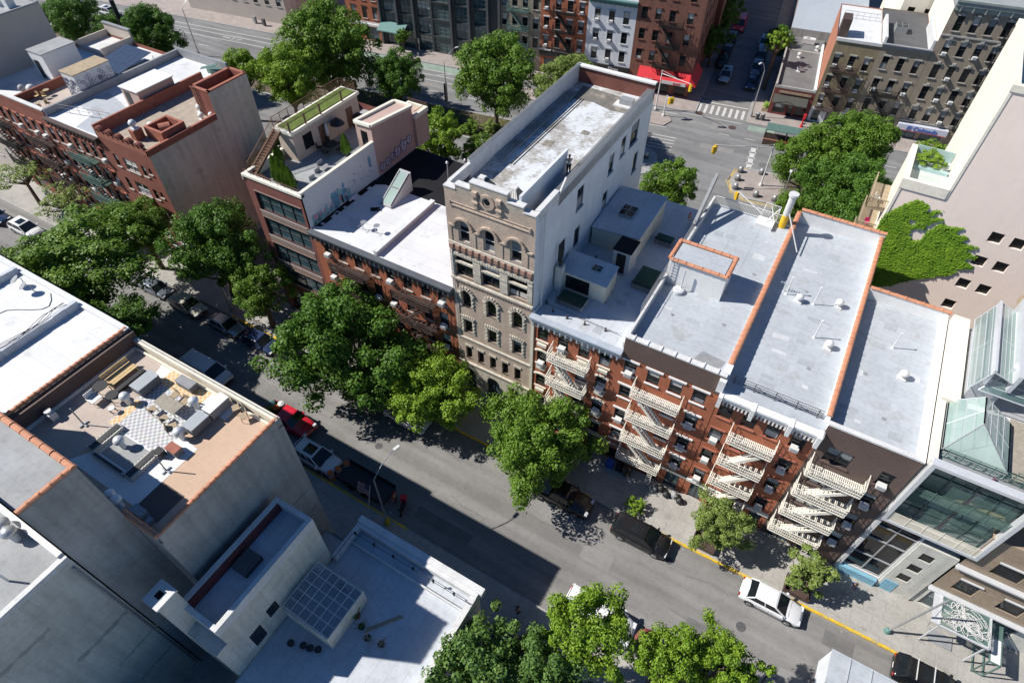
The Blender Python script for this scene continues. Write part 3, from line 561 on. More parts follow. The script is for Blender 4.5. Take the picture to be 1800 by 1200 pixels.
def pipe(x, y, z, label, h=1.8, m='white', r=.045):
    b = MB(); b.tube((0, 0, 0), (0, 0, h), r); b.lathe(0, 0, [(.14, 0), (.06, .12)], 10); b.tube((0, 0, h), (0, 0, h + .06), r * 1.8); return tag(b.build('vent_pipe', m, None, (x, y, z)), label, 'vent pipe', 'slim white roof pipes')
vent_cap(1.75, 42.9, 14.9, 'round white vent cap beside the antenna on the big silver roof'); vent_cap(4.65, 43.9, 14.9, 'round white vent cap farthest right on the big silver roof'); vent_cap(4.85, 38.9, 14.9, 'round white vent cap nearest the street on the big silver roof')
vent_cap(10.1, 38.6, 14.9, 'round white vent on the right-hand roof beside the parapet')
pipe(.7, 43.3, 14.9, 'white pipe with small antenna on the big silver roof, leftmost'); pipe(2.9, 43.2, 14.9, 'white pipe between two round vents on the big silver roof'); pipe(3.75, 39.5, 14.9, 'white pipe nearest the street on the big silver roof')
pipe(9.1, 41.4, 14.9, 'white bent pipe alone on the right-hand roof', 1.6)
b = MB(); b.tube((0, 0, 0), (0, 0, .9), .03); b.bar((-.5, 0, .8), (.5, .1, .8), .03)
for k in range(5): b.bar((-.4 + k * .2, -.25, .8), (-.4 + k * .2, .25, .8), .02)
tag(b.build('antenna', 'alum', None, (.45, 43.6, 14.9)), 'small aluminium aerial left of a vent cap on the big silver roof', 'antenna')
def roof_patches(root, x0, x1, y0, y1, z, n, seed):
    rn = random.Random(seed); p1 = MB(); p2 = MB()
    for k in range(n):
        x = rn.uniform(x0, x1 - 1); y = rn.uniform(y0, y1 - 1); w = rn.uniform(.25, 1.3); d = rn.uniform(.2, .9); j = lambda: rn.uniform(-.06, .06); (p1 if k % 3 else p2).prism([(x + j(), y + j()), (x + w + j(), y + j()), (x + w + j(), y + d + j()), (x + j(), y + d + j())], z - .01, z + .004 + .0012 * k)
    p1.build('patch', mat('roof_patch_grey', (.40, .43, .455), .6, .12, .8), root); p2.build('patch', mat('roof_patch_pale', (.58, .60, .62), .5, .1, .8), root)
    b = MB()
    for k in range(2): x = rn.uniform(x0 + 1, x1 - 1); y = rn.uniform(y0 + 1, y1 - 2); b.lathe(x, y, [(.16, z), (.15, z + .03)], 12); 
    b.build('roof_drain', 'greym', root)
roof_patches(rG, .8, 7.2, .6, 9, 14.75, 9, 1); roof_patches(rH, .6, 7.0, .6, 19, 15.6, 12, 2); roof_patches(rI, .5, 6.4, 1.2, 21.5, 14.9, 13, 3)
# J
rJ = bld('brown-painted corner house with cream fire escape, at the right end of the brick row', 6.27)
wj = 5.85; dj = 15.3
opsJ = [(.75, 2.45, z - .8, z + .8) for z in (12.9, 9.9, 6.9, 3.9)] + [(4.3, 5.2, z - .75, z + .75) for z in (12.7, 9.9, 6.85, 3.9)] + [(.5, 2.2, .1, 2.4), (3.0, 4.0, .1, 2.4)]
shell(rJ, wj, dj, 15.7, 'brownfascia', 'white', opsJ)
for o_ in opsJ[:8]: window(rJ, o_[0], o_[2], o_[1] - o_[0], o_[3] - o_[2], 'double' if o_[1] - o_[0] > 1.2 else 'sash', 'dkframe', 'brownfascia', None)
for o_ in opsJ[8:]: window(rJ, o_[0], o_[2], o_[1] - o_[0], o_[3] - o_[2], 'grid21', 'dkframe', None, None)
b = MB(); b.box(0, wj, -.05, .3, 15.7, 15.85); b.build('parapet_coping', 'whited', rJ)
slab(rJ, wj, dj, 14.9, 'silver')
for i, z in enumerate((11.3, 8.5, 5.6, 2.8)): fire_escape(rJ, .2, 3.9, z, (11.3, 8.5, 5.6)[i - 1] if i else None, 'cream', drop=(i == 3), side='l', d=1.25)
parapet(rJ, 'rear_parapet', .1, 5.9, dj - .2, dj, 14.6, 16.0, 'white'); tiles(rJ, (.1, dj - .1, 16.0), (5.95, dj - .1, 16.0), .34)
parapet(rJ, 'side_parapet', 5.55, 5.85, .3, dj, 14.6, 15.85, 'white')
b = MB(); b.box(5.9, 6.15, .3, dj, 14.2, 15.2); b.build('gutter', 'greym', rJ)
roof_patches(rJ, .4, 5.2, .6, 14, 14.9, 9, 4)
# ---- F: the tower
rF = bld('tall narrow tan brick tower with stepped parapet, arched windows and peeling white roof', -23.9, name='brick_tower')
W, D, HT = 7.7, 22.2, 24.1
cx3 = [1.5, 3.75, 6.1]
ops = [(c - .5, c + .5, 19.4, 21.35) for c in cx3] + [(c - .85, c + .85, 15.75, 17.75) for c in (1.3, 3.8, 6.3)] + [(c - .48, c + .48, 12.3, 14.25) for c in (1.3, 3.8, 6.3)] + [(c - .45, c + .45, 9.1, 10.75) for c in (1.3, 3.8, 6.3)]
ops += [(c - .33, c + .33, 5.5, 7.1) for c in (1.15, 2.45, 3.75, 5.05, 6.35)] + [(.5, 1.7, .3, 3.9), (3.0, 4.4, .3, 3.9), (5.4, 6.7, .3, 3.9)]
f = MB(); wall_open(f, 0, W, 4.7, HT, 0, ops[:17], .3)
f.m = [0] * len(f.f)
def arch_fill(f, a, c, zt, r, y=0):                     # fills the corners above a round arch in a square opening
    n = 8; cxm = (a + c) / 2; pts = [(cxm - r * cos(pi * k / n), zt - r + r * sin(pi * k / n)) for k in range(n + 1)]
    for k in range(n // 2): f.face([(a, y + .002, zt), (pts[k][0], y + .002, pts[k][1]), (pts[k + 1][0], y + .002, pts[k + 1][1])]) 
    for k in range(n // 2, n): f.face([(c, y + .002, zt), (pts[k][0], y + .002, pts[k][1]), (pts[k + 1][0], y + .002, pts[k + 1][1])])
    for k in range(n): f.face([(pts[k][0], y, pts[k][1]), (pts[k + 1][0], y, pts[k + 1][1]), (pts[k + 1][0], y + .3, pts[k + 1][1]), (pts[k][0], y + .3, pts[k][1])])
for o_ in ops[:3]: arch_fill(f, o_[0], o_[1], o_[3], .5)
for o_ in ops[6:9]: arch_fill(f, o_[0], o_[1], o_[3], .48)
f.build('front_wall', 'bricktan', rF)
f = MB(); wall_open(f, 0, W, 0, 4.7, 0, ops[17:], .3)
for o_ in ops[17:]: arch_fill(f, o_[0], o_[1], o_[3], (o_[1] - o_[0]) / 2)
f.build('ground_floor_wall', 'stone', rF)
opst = [(6.8, 8.0, 20.3, 22.3), (12.9, 13.9, 20.2, 22.0), (15.3, 16.3, 20.6, 22.4), (17.4, 19.2, 20.5, 22.6), (12.4, 13.4, 16.8, 18.6), (19.2, 20.2, 16.9, 18.9), (6.9, 7.9, 16.5, 18.4), (4.0, 5.2, 16.9, 18.9)]
f = MB(); wall_open(f, 0, D, 0, HT, 0, opst, .25); so = f.build('side_wall', 'bluewhite', rF, (W, 0, 0), pi / 2)
for o_ in opst:
    wo = window(rF, 0, 0, o_[1] - o_[0], o_[3] - o_[2], 'sash', 'dkframe', 'whited', None); wo.location = (W, o_[0], o_[2]); wo.rotation_euler = (0, 0, pi / 2)
b = MB(); b.face([(0, D, 0), (0, 0, 0), (0, 0, HT), (0, D, HT)]); b.face([(W, D, 0), (0, D, 0), (0, D, HT), (W, D, HT)]); b.build('rear_wall', 'brickm', rF)
for o_ in ops[:3]: window(rF, o_[0], o_[2], 1.0, 1.95, 'sash', 'ltframe', 'stoneg', None, y=.1, blind=True)
for o_ in ops[3:6]: window(rF, o_[0], o_[2], 1.7, 2.0, 'wide', 'dkframe', 'stone', None, y=.12)
for o_ in ops[6:9]: window(rF, o_[0], o_[2], .96, 1.95, 'sash', 'dkframe', 'stone', None, y=.12, blind=False)
for o_ in ops[9:12]: window(rF, o_[0], o_[2], .9, 1.65, 'sash', 'dkframe', 'stone', None, y=.12)
for o_ in ops[12:17]: window(rF, o_[0], o_[2], .66, 1.6, 'sash', 'dkframe', 'stone', None, y=.12, blind=False)
for o_ in ops[17:]: window(rF, o_[0], o_[2], o_[1] - o_[0], 3.6, 'grid22', 'dkframe', None, None, y=.12)
b = MB()                                                # rusticated blocks around openings
def blocks(c, hw, z0, z1, step=.22):
    z = z0
    k = 0
    while z < z1 - .05:
        d = .16 if k % 2 else .26
        for s in (-1, 1): b.box(c + s * hw, c + s * (hw + d), -.07 - .03 * (k % 2), -.001, z, z + step - .02)
        z += step; k += 1
for c in (1.3, 3.8, 6.3):
    blocks(c, .5, 12.3, 13.8); blocks(c, .47, 9.1, 10.75)
    for k in range(9):
        t = pi * (k + .5) / 9; r0, r1 = .52, .86
        b.bar((c - r0 * cos(t), -.05, 13.77 + r0 * sin(t)), (c - r1 * cos(t), -.05, 13.77 + r1 * sin(t)), .2, .12)
    for k in range(7): t = -1 + k / 3; b.bar((c + t * .5, -.05, 10.78), (c + t * .66, -.05, 11.2 - .06 * abs(t)), .14, .12)
for c in (1.15, 2.45, 3.75, 5.05, 6.35):
    for k in range(4): b.box(c - .36 + k * .19, c - .2 + k * .19, -.07, -.001, 7.14, 7.4)
for k in range(30): b.box(.15 + k * .25, .36 + k * .25, -.09, -.002, 17.86, 18.1)
for z in (15.75, 16.0, 16.25, 16.5, 16.75, 17.0, 17.25, 17.5):
    for (a, c) in ((.08, .4), (2.2, 2.9), (4.7, 5.4), (7.2, 7.62)): b.box(a, c, -.07 - random.random() * .04, -.002, z, z + .22)
b.build('rough_stone_surrounds', 'stone', rF)
b = MB()
for c in (1.3, 3.8, 6.3): b.box(c - .85, c + .85, -.06, .14, 17.1, 17.28)
b.box(0, W, -.16, 0, 15.3, 15.5); b.box(0, W, -.12, 0, 8.15, 8.35); b.box(0, W, -.16, 0, 4.75, 4.95); b.box(0, W, -.1, 0, 18.98, 19.16); b.box(.0, W, -.06, 0, 18.1, 18.22)
b.build('string_courses', 'stone', rF)
b = MB()
for k in range(13): x = .12 + k * .59; b.box(x, x + .36, -.2, 0, 18.6, 18.98); b.box(x + .06, x + .28, -.12, 0, 18.3, 18.6)
for k in range(30): b.box(.1 + k * .253, .22 + k * .253, -.12, 0, 15.08, 15.3)
b.build('brick_corbels', mat('rosy_brick', (.42, .25, .19), .85, .15, 2), rF)
b = MB()
for c in cx3:                                            # brick hood arches + impost bands
    prev = None
    for k in range(13):
        t = pi * k / 12; p = (c - .82 * cos(t), -.08, 20.85 + .82 * sin(t))
        if prev: b.bar(prev, p, .2, .16)
        prev = p
for (a, c) in ((.15, .66), (2.34, 2.9), (4.6, 5.26), (6.94, 7.55)): b.box(a, c, -.12, 0, 20.72, 20.86)
b.box(.45, 7.3, -.09, 0, 22.65, 22.75); b.box(.5, 7.25, -.06, 0, 22.95, 23.0); b.box(.4, .52, -.1, 0, 22.6, 23.05); b.box(7.22, 7.34, -.1, 0, 22.6, 23.05)
for (a, c) in ((.3, .4), (2.5, 2.6), (4.9, 5.0), (7.05, 7.15)): b.box(a, c, -.05, 0, 19.3, 20.7)
b.build('brick_mouldings', 'bricktan', rF)
# stepped gable parapet with coping
b = MB(); st = [(0, 1.0, 24.1), (1.0, 2.3, 24.5), (2.3, 5.4, 25.1), (5.4, 6.7, 24.5), (6.7, 7.7, 24.1)]
for a, c, z in st: b.box(a + .002, c - .002, -.006, .45, HT - .3, z) if z > 24.2 else None
b.box(.03, 7.67, .01, .4, 23.4, 24.08); b.build('stepped_parapet', 'brickgrey', rF)
b = MB()
for a, c, z in st: b.box(a - .02, c + .02, -.06, .5, z, z + .1)
b.box(0, .3, .5, 3.2, 23.4, 24.3); b.box(7.35, 7.75, .5, 3.4, 23.4, 24.3); b.build('parapet_coping', 'whited', rF)
o = MB()                                                # oculus and pilaster pieces
for r0, r1, y in ((.62, .4, -.12), (.4, .25, -.06)):
    for k in range(20):
        t0, t1 = 2 * pi * k / 20, 2 * pi * (k + 1) / 20; c_ = (3.75, 23.95)
        q = [(c_[0] + r * cos(t), c_[1] + r * sin(t)) for r, t in ((r0, t0), (r0, t1), (r1, t1), (r1, t0))]
        o.face([(x, y, z) for x, z in q]); o.face([(q[0][0], y, q[0][1]), (q[0][0], 0, q[0][1]), (q[1][0], 0, q[1][1]), (q[1][0], y, q[1][1])])
for c in (2.75, 4.75): o.box(c - .24, c + .24, -.18, 0, 24.0, 24.2); o.box(c - .2, c + .2, -.26, 0, 24.2, 24.55); o.box(c - .17, c + .17, -.1, 0, 23.1, 24.0); o.box(c - .24, c + .24, -.2, 0, 23.55, 23.7)
oo = o.build('oculus_ornament', 'bricktan', rF); g = MB(); g.tube((3.75, -.01, 23.95), (3.75, -.05, 23.95), .26, n=16); g.build('oculus_pane', 'glass', oo)
slab(rF, W, D, 23.0, 'peel')
b = MB(); b.prism([(1.3, 18.6), (3.2, 18.9), (5.1, 18.3), (7.1, 18.5), (7.15, 20.9), (1.0, 21.4)], 22.99, 23.008); b.prism([(2.6, 10.2), (3.4, 10.3), (3.4, 11.2), (2.6, 11.1)], 22.99, 23.010); b.prism([(4.6, 13.4), (5.3, 13.4), (5.3, 14.0), (4.6, 14.1)], 22.99, 23.010); b.build('bare_felt', mat('bare_roof_felt', (.20, .185, .165), .95, .3, 1.2, fine=.25, stain=((.38, .33, .25), 1.2, .6, .55)), rF)
b = MB(); [b.tube((1.9 + .25 * k, 6.4, 23.03), (1.9 + .25 * k + .1, 19.0, 23.03), .03, n=5) for k in range(2)]; b.build('roof_cables', 'black', rF)
b = MB(); b.box(0, .22, 3.2, D, 22.9, 24.5); b.build('left_parapet', 'whited', rF)
b = MB()
for k in range(3): b.tube((.02 + k * .12, 3.2, 24.6), (.02 + k * .12, D, 24.6), .045, n=6)
b.tube((.5, 6.5, 23.12), (.5, 19.5, 23.12), .05, n=6); b.tube((.75, 6.3, 23.12), (.75, 19.6, 23.12), .05, n=6); b.tube((1.0, 6.1, 23.12), (1.0, 19.7, 23.12), .05, n=6); b.tube((1.22, 6.1, 23.12), (1.22, 19.7, 23.12), .05, n=6)
for k in range(4): b.tube((7.5 - k * .13, 3.4, 23.95), (7.5 - k * .13, D - .3, 23.95), .05, n=6)
b.build('conduit_runs', 'greym', rF)
b = MB(); b.box(7.2, 7.7, 3.4, D - .2, 22.9, 23.85); b.box(5.0, 7.0, 19.2, 20.3, 23.0, 23.12); b.build('right_kerb_parapet', 'whited', rF)
b = MB(); b.box(0.22, W, D - .25, D + .003, 22.9, 24.45); b.build('rear_parapet', 'brick3', rF)
b = MB(); b.box(-.05, W + .05, D - .4, D + .12, 24.45, 24.6); b.build('rear_coping', 'white', rF)
b = MB(); b.box(6.05, 6.25, .5, 7.6, 23.0, 25.0); b.build('roof_partition', 'bluewhite', rF)
b = MB(); b.box(5.4, 6.6, 19.6, 20.3, 23.0, 23.6); b.build('roof_hatch', 'greym', rF)
for (x, y) in ((1.9, 2.3), (4.6, 2.3)):
    b = MB(); b.prism([(x - .85, y - .75), (x + .85, y - .75), (x + .85, y + .75), (x - .85, y + .75)], 23.0, 24.2, top=[(x - .25, y - .2), (x + .25, y - .2), (x + .25, y + .2), (x - .25, y + .2)]); o = b.build('pyramid_skylight', 'whited', rF)
    g = MB(); g.face([(x + .8, y - .6, 23.4), (x + .8, y + .6, 23.4), (x + .32, y + .17, 24.12), (x + .32, y - .17, 24.12)]); g.build('pane', 'glass', o)
    q = MB()
    for k in range(5): t = -.6 + k * .3; q.bar((x + t, y - .72, 23.12), (x + t * .4, y - .22, 24.15), .03)
    q.build('glazing_bars', 'stoneg', o)
b = MB(); b.tube((7.95, .9, 12), (7.95, .9, 23.9), .05); b.tube((.3, -.1, 8.4), (.3, -.1, 19), .04); b.bar((7.78, 3.3, 24.1), (7.78, 4.3, 24.9), .12); b.build('downpipe', 'whited', rF)
# ---- E: two red brick tenements, rusty fire escapes, white roof
colsE = [1.55, 3.3, 5.25, 7.15, 9.0, 10.9, 12.9, 14.7]
rE = row_building('orange-red brick tenement pair with white roof and rusty fire escapes, left of the tower', -39.95, 16.0, 16.6, 13.2, colsE, [12.2, 9.35, 6.5, 3.6], .95, 1.75, 'brick', 'brick2', 13.9, 'silver2', 'stoneg', None,
    ground=[(.7, 1.7, .2, 2.4), (2.6, 4.2, .4, 2.4), (5.2, 6.8, .4, 2.4), (8.6, 10, .3, 2.4), (11, 12.6, .4, 2.4), (13.6, 15, .3, 2.4)])
cornice(rE, 16.0, 13.1, 13.95, mat('slate_tin_cornice', (.10, .11, .125), .6, .15, 1), .6, 30)
b = MB(); b.box(7.5, 7.8, .0, 9.0, 13.8, 14.35); b.prism([(7.4, 0), (7.9, 0), (7.9, 9), (7.4, 9)], 14.35, 14.45); b.build('party_wall', 'silver2', rE)
for (a, c, zs) in ((2.4, 6.5, (10.9, 7.9, 5.0)), (9.9, 14.0, (10.9, 7.9, 5.0))):
    for i, z in enumerate(zs): fire_escape(rE, a, c, z, zs[i - 1] if i else None, 'rust', drop=(i == 2), side='l')
slab(rE, 16.0, 16.55, 13.93, 'roofblack', 'tarred_strip', x0=.1, y0=9.3, t=.1)
b = MB(); b.prism([(.15, 8.6), (2.5, 9.8), (2.5, 9.3), (5, 10.4), (.15, 10.4)], 13.9, 13.935); b.prism([(.02, .5), (.6, .8), (.6, 9.4), (.02, 9.4)], 13.85, 13.94); b.build('tar_edge', 'roofblack', rE)
o = bulkhead(rE, 3.2, 4.5, 6.3, 9.9, 13.9, 15.4, 'whited', 'greym', 'sloped_bulkhead', slope=[14.0, 14.0, 15.9, 15.9], over=.02)
g = MB(); g.face([(3.3, 6.45, 14.22), (4.4, 6.45, 14.22), (4.4, 9.7, 15.92), (3.3, 9.7, 15.92)]); g.build('pane', 'glassg', o)
q = MB(); q.bar((3.3, 6.4, 14.2), (3.3, 9.7, 15.95), .1); q.bar((4.4, 6.4, 14.2), (4.4, 9.7, 15.95), .1); q.bar((3.3, 8.05, 15.08), (4.4, 8.05, 15.08), .1); q.build('glazing_bars', 'greym', o)
b = MB()
for k, y in enumerate((1.0, 2.3, 2.9, 4.1, 5.6, 7.7)): b.box(.25 + .1 * (k % 2), .6 + .1 * (k % 3), y, y + (.3, .9, .5)[k % 3], 13.9, 13.955)
b.box(.1, .35, 5.2, 6.4, 13.9, 14.2); b.build('patched_flashing', 'silver2', rE)
for (x, y, n_) in ((4.2, 2.4, 'first'), (5.6, 2.6, 'second')):
    b = MB(); b.tube((0, 0, 0), (0, 0, .8), .03); b.bar((-.7, -.2, .0), (.0, 0, .6), .03); b.bar((.7, -.2, 0), (0, 0, .6), .03); b.lathe(.2, .1, [(.02, .75), (.28, .85), (.3, .88)], 12)
    tag(b.build('satellite_dish', 'steel', None, (-39.95 + x, 31 + y, 13.9)), 'satellite dish on a tripod on the white roof, %s' % ('beside the shadow edge' if n_ == 'first' else 'nearer the roof seam'), 'satellite dish')
b = MB(); b.box(0, .9, 0, .35, 0, .18); tag(b.build('dark_plank', 'roofblack', None, (-36.9, 36.0, 13.92), .6), 'short dark plank lying on the white roof in the mural wall shadow', 'plank')
for k, (x, y) in enumerate(((-33.6, 44.5), (-32.3, 45.8), (-30.9, 44.2), (-31.2, 43.0))):
    b = MB(); b.tube((0, 0, 0), (0, 0, 1.7), .05); b.lathe(0, 0, [(.1, 1.6), (.16, 1.75), (.1, 1.9), (.03, 1.95)], 10); tag(b.build('gooseneck_vent', 'alum', None, (x, y, 13.93)), ('thin vent post on the black roof, leftmost of the group', 'thin vent post farthest back on the black roof', 'thin vent post on the black roof nearest the tower', 'short vent post in front of the others on the black roof')[k], 'vent pipe', 'vent posts on the black roof')
# ---- D: modern brick and glass house with roof terraces
rD = bld('modern maroon brick and glass house with roof lawn terrace and painted white side wall', -47.35, name='modern_house')
W, D = 7.4, 16.6
bands = [(13.8, 15.95), (10.8, 13.0), (7.6, 9.85), (4.6, 6.75), (.3, 3.4)]
ops = [(.85, 6.85, a, c) for a, c in bands]
f = MB(); wall_open(f, 0, W, 0, 17.3, 0, ops, .3); f.build('front_wall', 'brickm', rD)
s = MB(); s.face([(W, 0, 0), (W, D, 0), (W, D, 13.2), (W, 0, 13.2)]); s.face([(0, D, 0), (0, 0, 0), (0, 0, 17.3), (0, D, 17.3)]); s.face([(W, D, 0), (0, D, 0), (0, D, 17.3), (W, D, 17.3)]); s.build('side_wall', 'brickm', rD)
for a, c in bands: window(rD, .85, a, 6.0, c - a, 'grid42', 'dkframe', 'alum', None, y=.08, blind=False, sh=.08, so=.1)
b = MB()
for a, c in bands[:4]: b.box(.85, 6.85, -.04, 0, a - .75, a - .12) if a > 5 else None; b.box(.85, 6.85, -.06, .1, c, c + .09)
b.build('window_bands', mat('taupe_panel', (.3, .22, .19), .7, .08, 1), rD)
slab(rD, W, D, 16.6, 'roofgrey')
b = MB(); b.box(-.08, W, -.12, .35, 17.3, 17.55); b.box(-.08, .25, .35, 5.2, 17.3, 17.55); b.box(0, .2, .35, 5.2, 16.6, 17.3); b.box(-.08, .0, -.12, .3, 16.9, 17.3); b.build('white_coping', 'creamw', rD)
# painted side wall (flat mural: city in blues) : slopes as a long parapet
s = MB(); s.prism([(W - .22, 0), (W, 0), (W, 10.2), (W - .22, 10.2)], 13.2, 17.75); mw = s.build('mural_wall', mat('mural_white', (.64, .70, .72), .8, .05, .8), rD)
s = MB(); s.box(W - .28, W + .06, -.1, 10.2, 17.75, 17.87); s.build('wall_coping', 'creamw', mw)
random.seed(3)
for (nm, mm) in (('mural_skyline', 'murb'), ('mural_buildings', 'murt'), ('mural_blooms', 'murp')):
    q = MB()
    for k in range(34 if nm != 'mural_blooms' else 10):
        y = .4 + random.random() ** 1.2 * 5.4; h = random.uniform(.25, 1.0) * (1.7 if 3 < y < 5 else 1); zb = 13.75 + random.uniform(0, .3) + .05 * y
        x = W + .006 + .004 * (k % 5) + (.01 if nm == 'mural_buildings' else 0) + (.02 if nm == 'mural_blooms' else 0); ww = random.uniform(.1, .4)
        if nm == 'mural_blooms': zb += .5; h = .3
        q.face([(x, y, zb), (x, y + ww, zb), (x, y + ww, zb + h), (x, y + ww / 2, zb + h + .25), (x, y, zb + h * .9)])
    if nm == 'mural_skyline':
        for k in range(16): y = random.uniform(5, 9.8); z = random.uniform(14.6, 16.9); x = W + .01; q.face([(x, y, z), (x, y + .15, z - .05), (x, y + .12, z + .2)])
        q.face([(W + .01, 9.0, 15.6), (W + .01, 9.3, 15.5), (W + .01, 9.4, 16.4), (W + .01, 9.15, 16.9), (W + .01, 8.95, 16.3)])
    q.build(nm, mm, mw)
s = MB(); s.box(W - .2, W + .03, 0.01, D - .01, 13.18, 13.9); s.build('tar_flashing', 'roofblack', rD)
# salmon stair house with angled roof
P3 = [(W - 2.2, 10.4), (W, 10.2), (W, 16.6), (W - 2.2, 16.6)]
b = MB(); b.prism(P3, 13.9, [19.2, 19.4, 18.6, 18.6]); o = b.build('stair_house', 'pinkd', rD)
c_ = MB()
for p, q in (((P3[0], 19.2), (P3[1], 19.4)), ((P3[1], 19.4), (P3[2], 18.6)), ((P3[2], 18.6), (P3[3], 18.6)), ((P3[3], 18.6), (P3[0], 19.2))): c_.bar((*p[0], p[1] + .1), (*q[0], q[1] + .1), .35, .25)
c_.build('white_coping', 'creamw', o); g = MB(); g.box(W - 1.5, W - .5, 10.26, 10.36, 17.0, 18.6); g.build('window', 'glass', o)
g = MB(); gf = MB()
random.seed(11)
for (y0_, z0_, sc) in ((11.0, 14.6, 1.0), (11.9, 14.7, 1.0), (12.7, 14.9, .9), (13.5, 15.0, 1.2), (14.6, 15.2, 1.3), (15.6, 15.4, 1.0)):   # looping spray-paint letters
    prev = None
    for k in range(15): t = 2 * pi * k / 14; p = (W + .02, y0_ + .42 * sc * cos(t) * (1 + .25 * sin(3 * t)), z0_ + .55 * sc * sin(t) * (1 + .2 * cos(2 * t))); (g.bar(prev, p, .03, .09) if prev else None); prev = p
    gf.face([(W + .008, y0_ + .42 * sc * cos(2 * pi * k / 14) * (1 + .25 * sin(6 * pi * k / 14)), z0_ + .55 * sc * sin(2 * pi * k / 14) * (1 + .2 * cos(4 * pi * k / 14))) for k in range(14)])
    g.bar((W + .02, y0_ - .1, z0_ - .35), (W + .02, y0_ + .2, z0_ + .4 * sc), .03, .07); g.bar((W + .02, y0_ + .25, z0_ - .1), (W + .02, y0_ - .15, z0_ + .2), .03, .06); g.bar((W + .02, y0_ - .45, z0_ - .3), (W + .02, y0_ - .3, z0_ + .75 * sc), .03, .05)
g.build('spray_lettering', 'lining', o); gf.build('spray_fill', mat('spray_fill_lilac', (.6, .58, .66), .8, .15, 3), o)
# rear small terrace
b = MB(); b.box(2.0, W + .3, 14.2, 14.4, 16.6, 17.6); b.box(2.0, 2.2, 14.4, D, 16.6, 17.6); b.box(2.0, W + 1.4, D - .2, D + .0, 16.6, 17.9); b.build('rear_terrace_walls', 'creamw', rD) if False else None
b = MB(); b.box(W - 2.1, W + .3, D + .01, D + 2.2, 14.0, 17.3); rt = b.build('rear_stair_wing', 'pinkd', rD); b = MB(); x0_, x1_, y0_, y1_ = W - 2.2, W + .4, D + .02, D + 2.3; [b.box(*q, 17.3, 17.75) for q in ((x0_, x1_, y1_ - .3, y1_), (x1_ - .3, x1_, y0_, y1_ - .3), (x0_, x0_ + .3, y0_, y1_ - .3))]; b.build('white_coping', 'creamw', rt); b = MB(); [b.bar((x0_, y1_ - .1, z), (x1_, y1_ - .1, z), .04) for z in (17.95, 18.15)]; b.bar((x1_ - .1, y0_, 18.15), (x1_ - .1, y1_, 18.15), .04); b.build('rail', 'woodb', rt)
# penthouse with roof lawn
b = MB(); b.box(.05, 2.0, 5.1, 14.6, 16.6, 19.5); ph = b.build('penthouse', mat('tan_render', (.56, .46, .38), .85, .05, .5), rD)
b = MB(); b.box(-.2, 2.2, 4.9, 14.8, 19.45, 19.75); b.build('white_coping', 'creamw', ph)
b = MB(); b.box(.1, 1.9, 5.3, 14.5, 19.7, 19.82); b.build('roof_lawn', 'grass', ph)
b = MB()
for (y, w, z0, z1) in ((8.5, .9, 16.65, 18.7), (12.6, .9, 16.65, 18.7)): b.box(1.98, 2.06, y, y + w, z0, z1)
b.build('brown_door', 'woodb', ph); g = MB(); g.box(1.98, 2.05, 6.3, 7.5, 17.3, 18.8); g.build('window', 'glass', ph)
b = MB()
for xx in (-.1, 2.05):
    for k in range(10): y = 5.0 + k * 1.05; (b.tube((xx, y, 19.7), (xx, y, 20.8), .035, n=6) if xx < 0 or k in (0, 2, 4, 7, 9) else None)
    for z in (19.95, 20.1, 20.25, 20.4, 20.55, 20.75): b.bar((xx, 5.0, z), (xx, 14.5, z), .02 if z < 20.7 else .05)
for z in (19.95, 20.1, 20.25, 20.4, 20.55, 20.75): b.bar((-.1, 14.5, z), (2.05, 14.5, z), .02); b.bar((.6, 5.0, z), (2.05, 5.0, z), .02)
for k in (0, 2, 4, 7): b.tube((2.05, 5.0 + k * 1.05, 19.7), (2.05, 5.0 + k * 1.05, 20.8), .09, n=8)
b.build('cable_railing', 'woodb', ph)
b = MB()                                                # outside stair up to the lawn
for k in range(15): t = k / 15; b.box(.05, .75, .9 + 4.1 * t, 1.25 + 4.1 * t, 17.2 + 2.4 * t, 17.26 + 2.4 * t)
for xx in (.0, .8):
    b.bar((xx, .8, 17.1), (xx, 5.0, 19.6), .08, .25)
    for h in (.25, .45, .65, .85, 1.0): b.bar((xx, .8, 17.2 + h), (xx, 5.0, 19.7 + h), .02 if h < 1 else .05)
for k in range(7): b.box(.9 + k * .2, 1.1 + k * .2, .5, 1.2, 16.6, 17.2 - k * .08)
b.box(.05, .95, .2, 1.2, 17.1, 17.2)
for k in range(9): b.bar((.1 + k * .85, .15, 17.55), (.1 + k * .85, .15, 17.95), .03)
b.bar((.1, .15, 17.95), (7.1, .15, 17.95), .04); b.build('terrace_stair', 'woodb', rD)
# ---- C: brick house with big grey rendered side wall
rC = bld('plain red brick house with wide windows and huge bare grey side wall facing the gap', -71.0, name='brick_house')
W, D = 8.7, 14.8
opsC = []
for z in (12.1, 9.1, 6.1, 3.1): opsC += [(1.3, 2.0, z - .75, z + .75), (3.0, 5.2, z - .75, z + .75), (6.0, 6.7, z - .6, z + .7), (7.2, 7.7, z + .0, z + .7)]
opsC += [(1.2, 3.0, .2, 1.9), (4, 6, .2, 1.9)]
shell(rC, W, D, 15.2, 'brick2', 'stucco2', opsC)
for o_ in opsC: window(rC, o_[0], o_[2], o_[1] - o_[0], o_[3] - o_[2], 'double' if o_[1] - o_[0] > 1.5 else 'sash', 'ltframe' if o_[1] - o_[0] > 1.5 else 'dkframe', 'stoneg', None)
slab(rC, W, D, 14.6, 'gravel')
b = MB(); b.box(W - .25, W + .03, 0, 9.2, 14.61, 15.3); b.box(0, .25, 0, D, 14.6, 15.9); b.box(.25, W - .25, -.03, .25, 14.6, 15.3); b.build('brick_parapet', 'terra', rC)
b = MB()
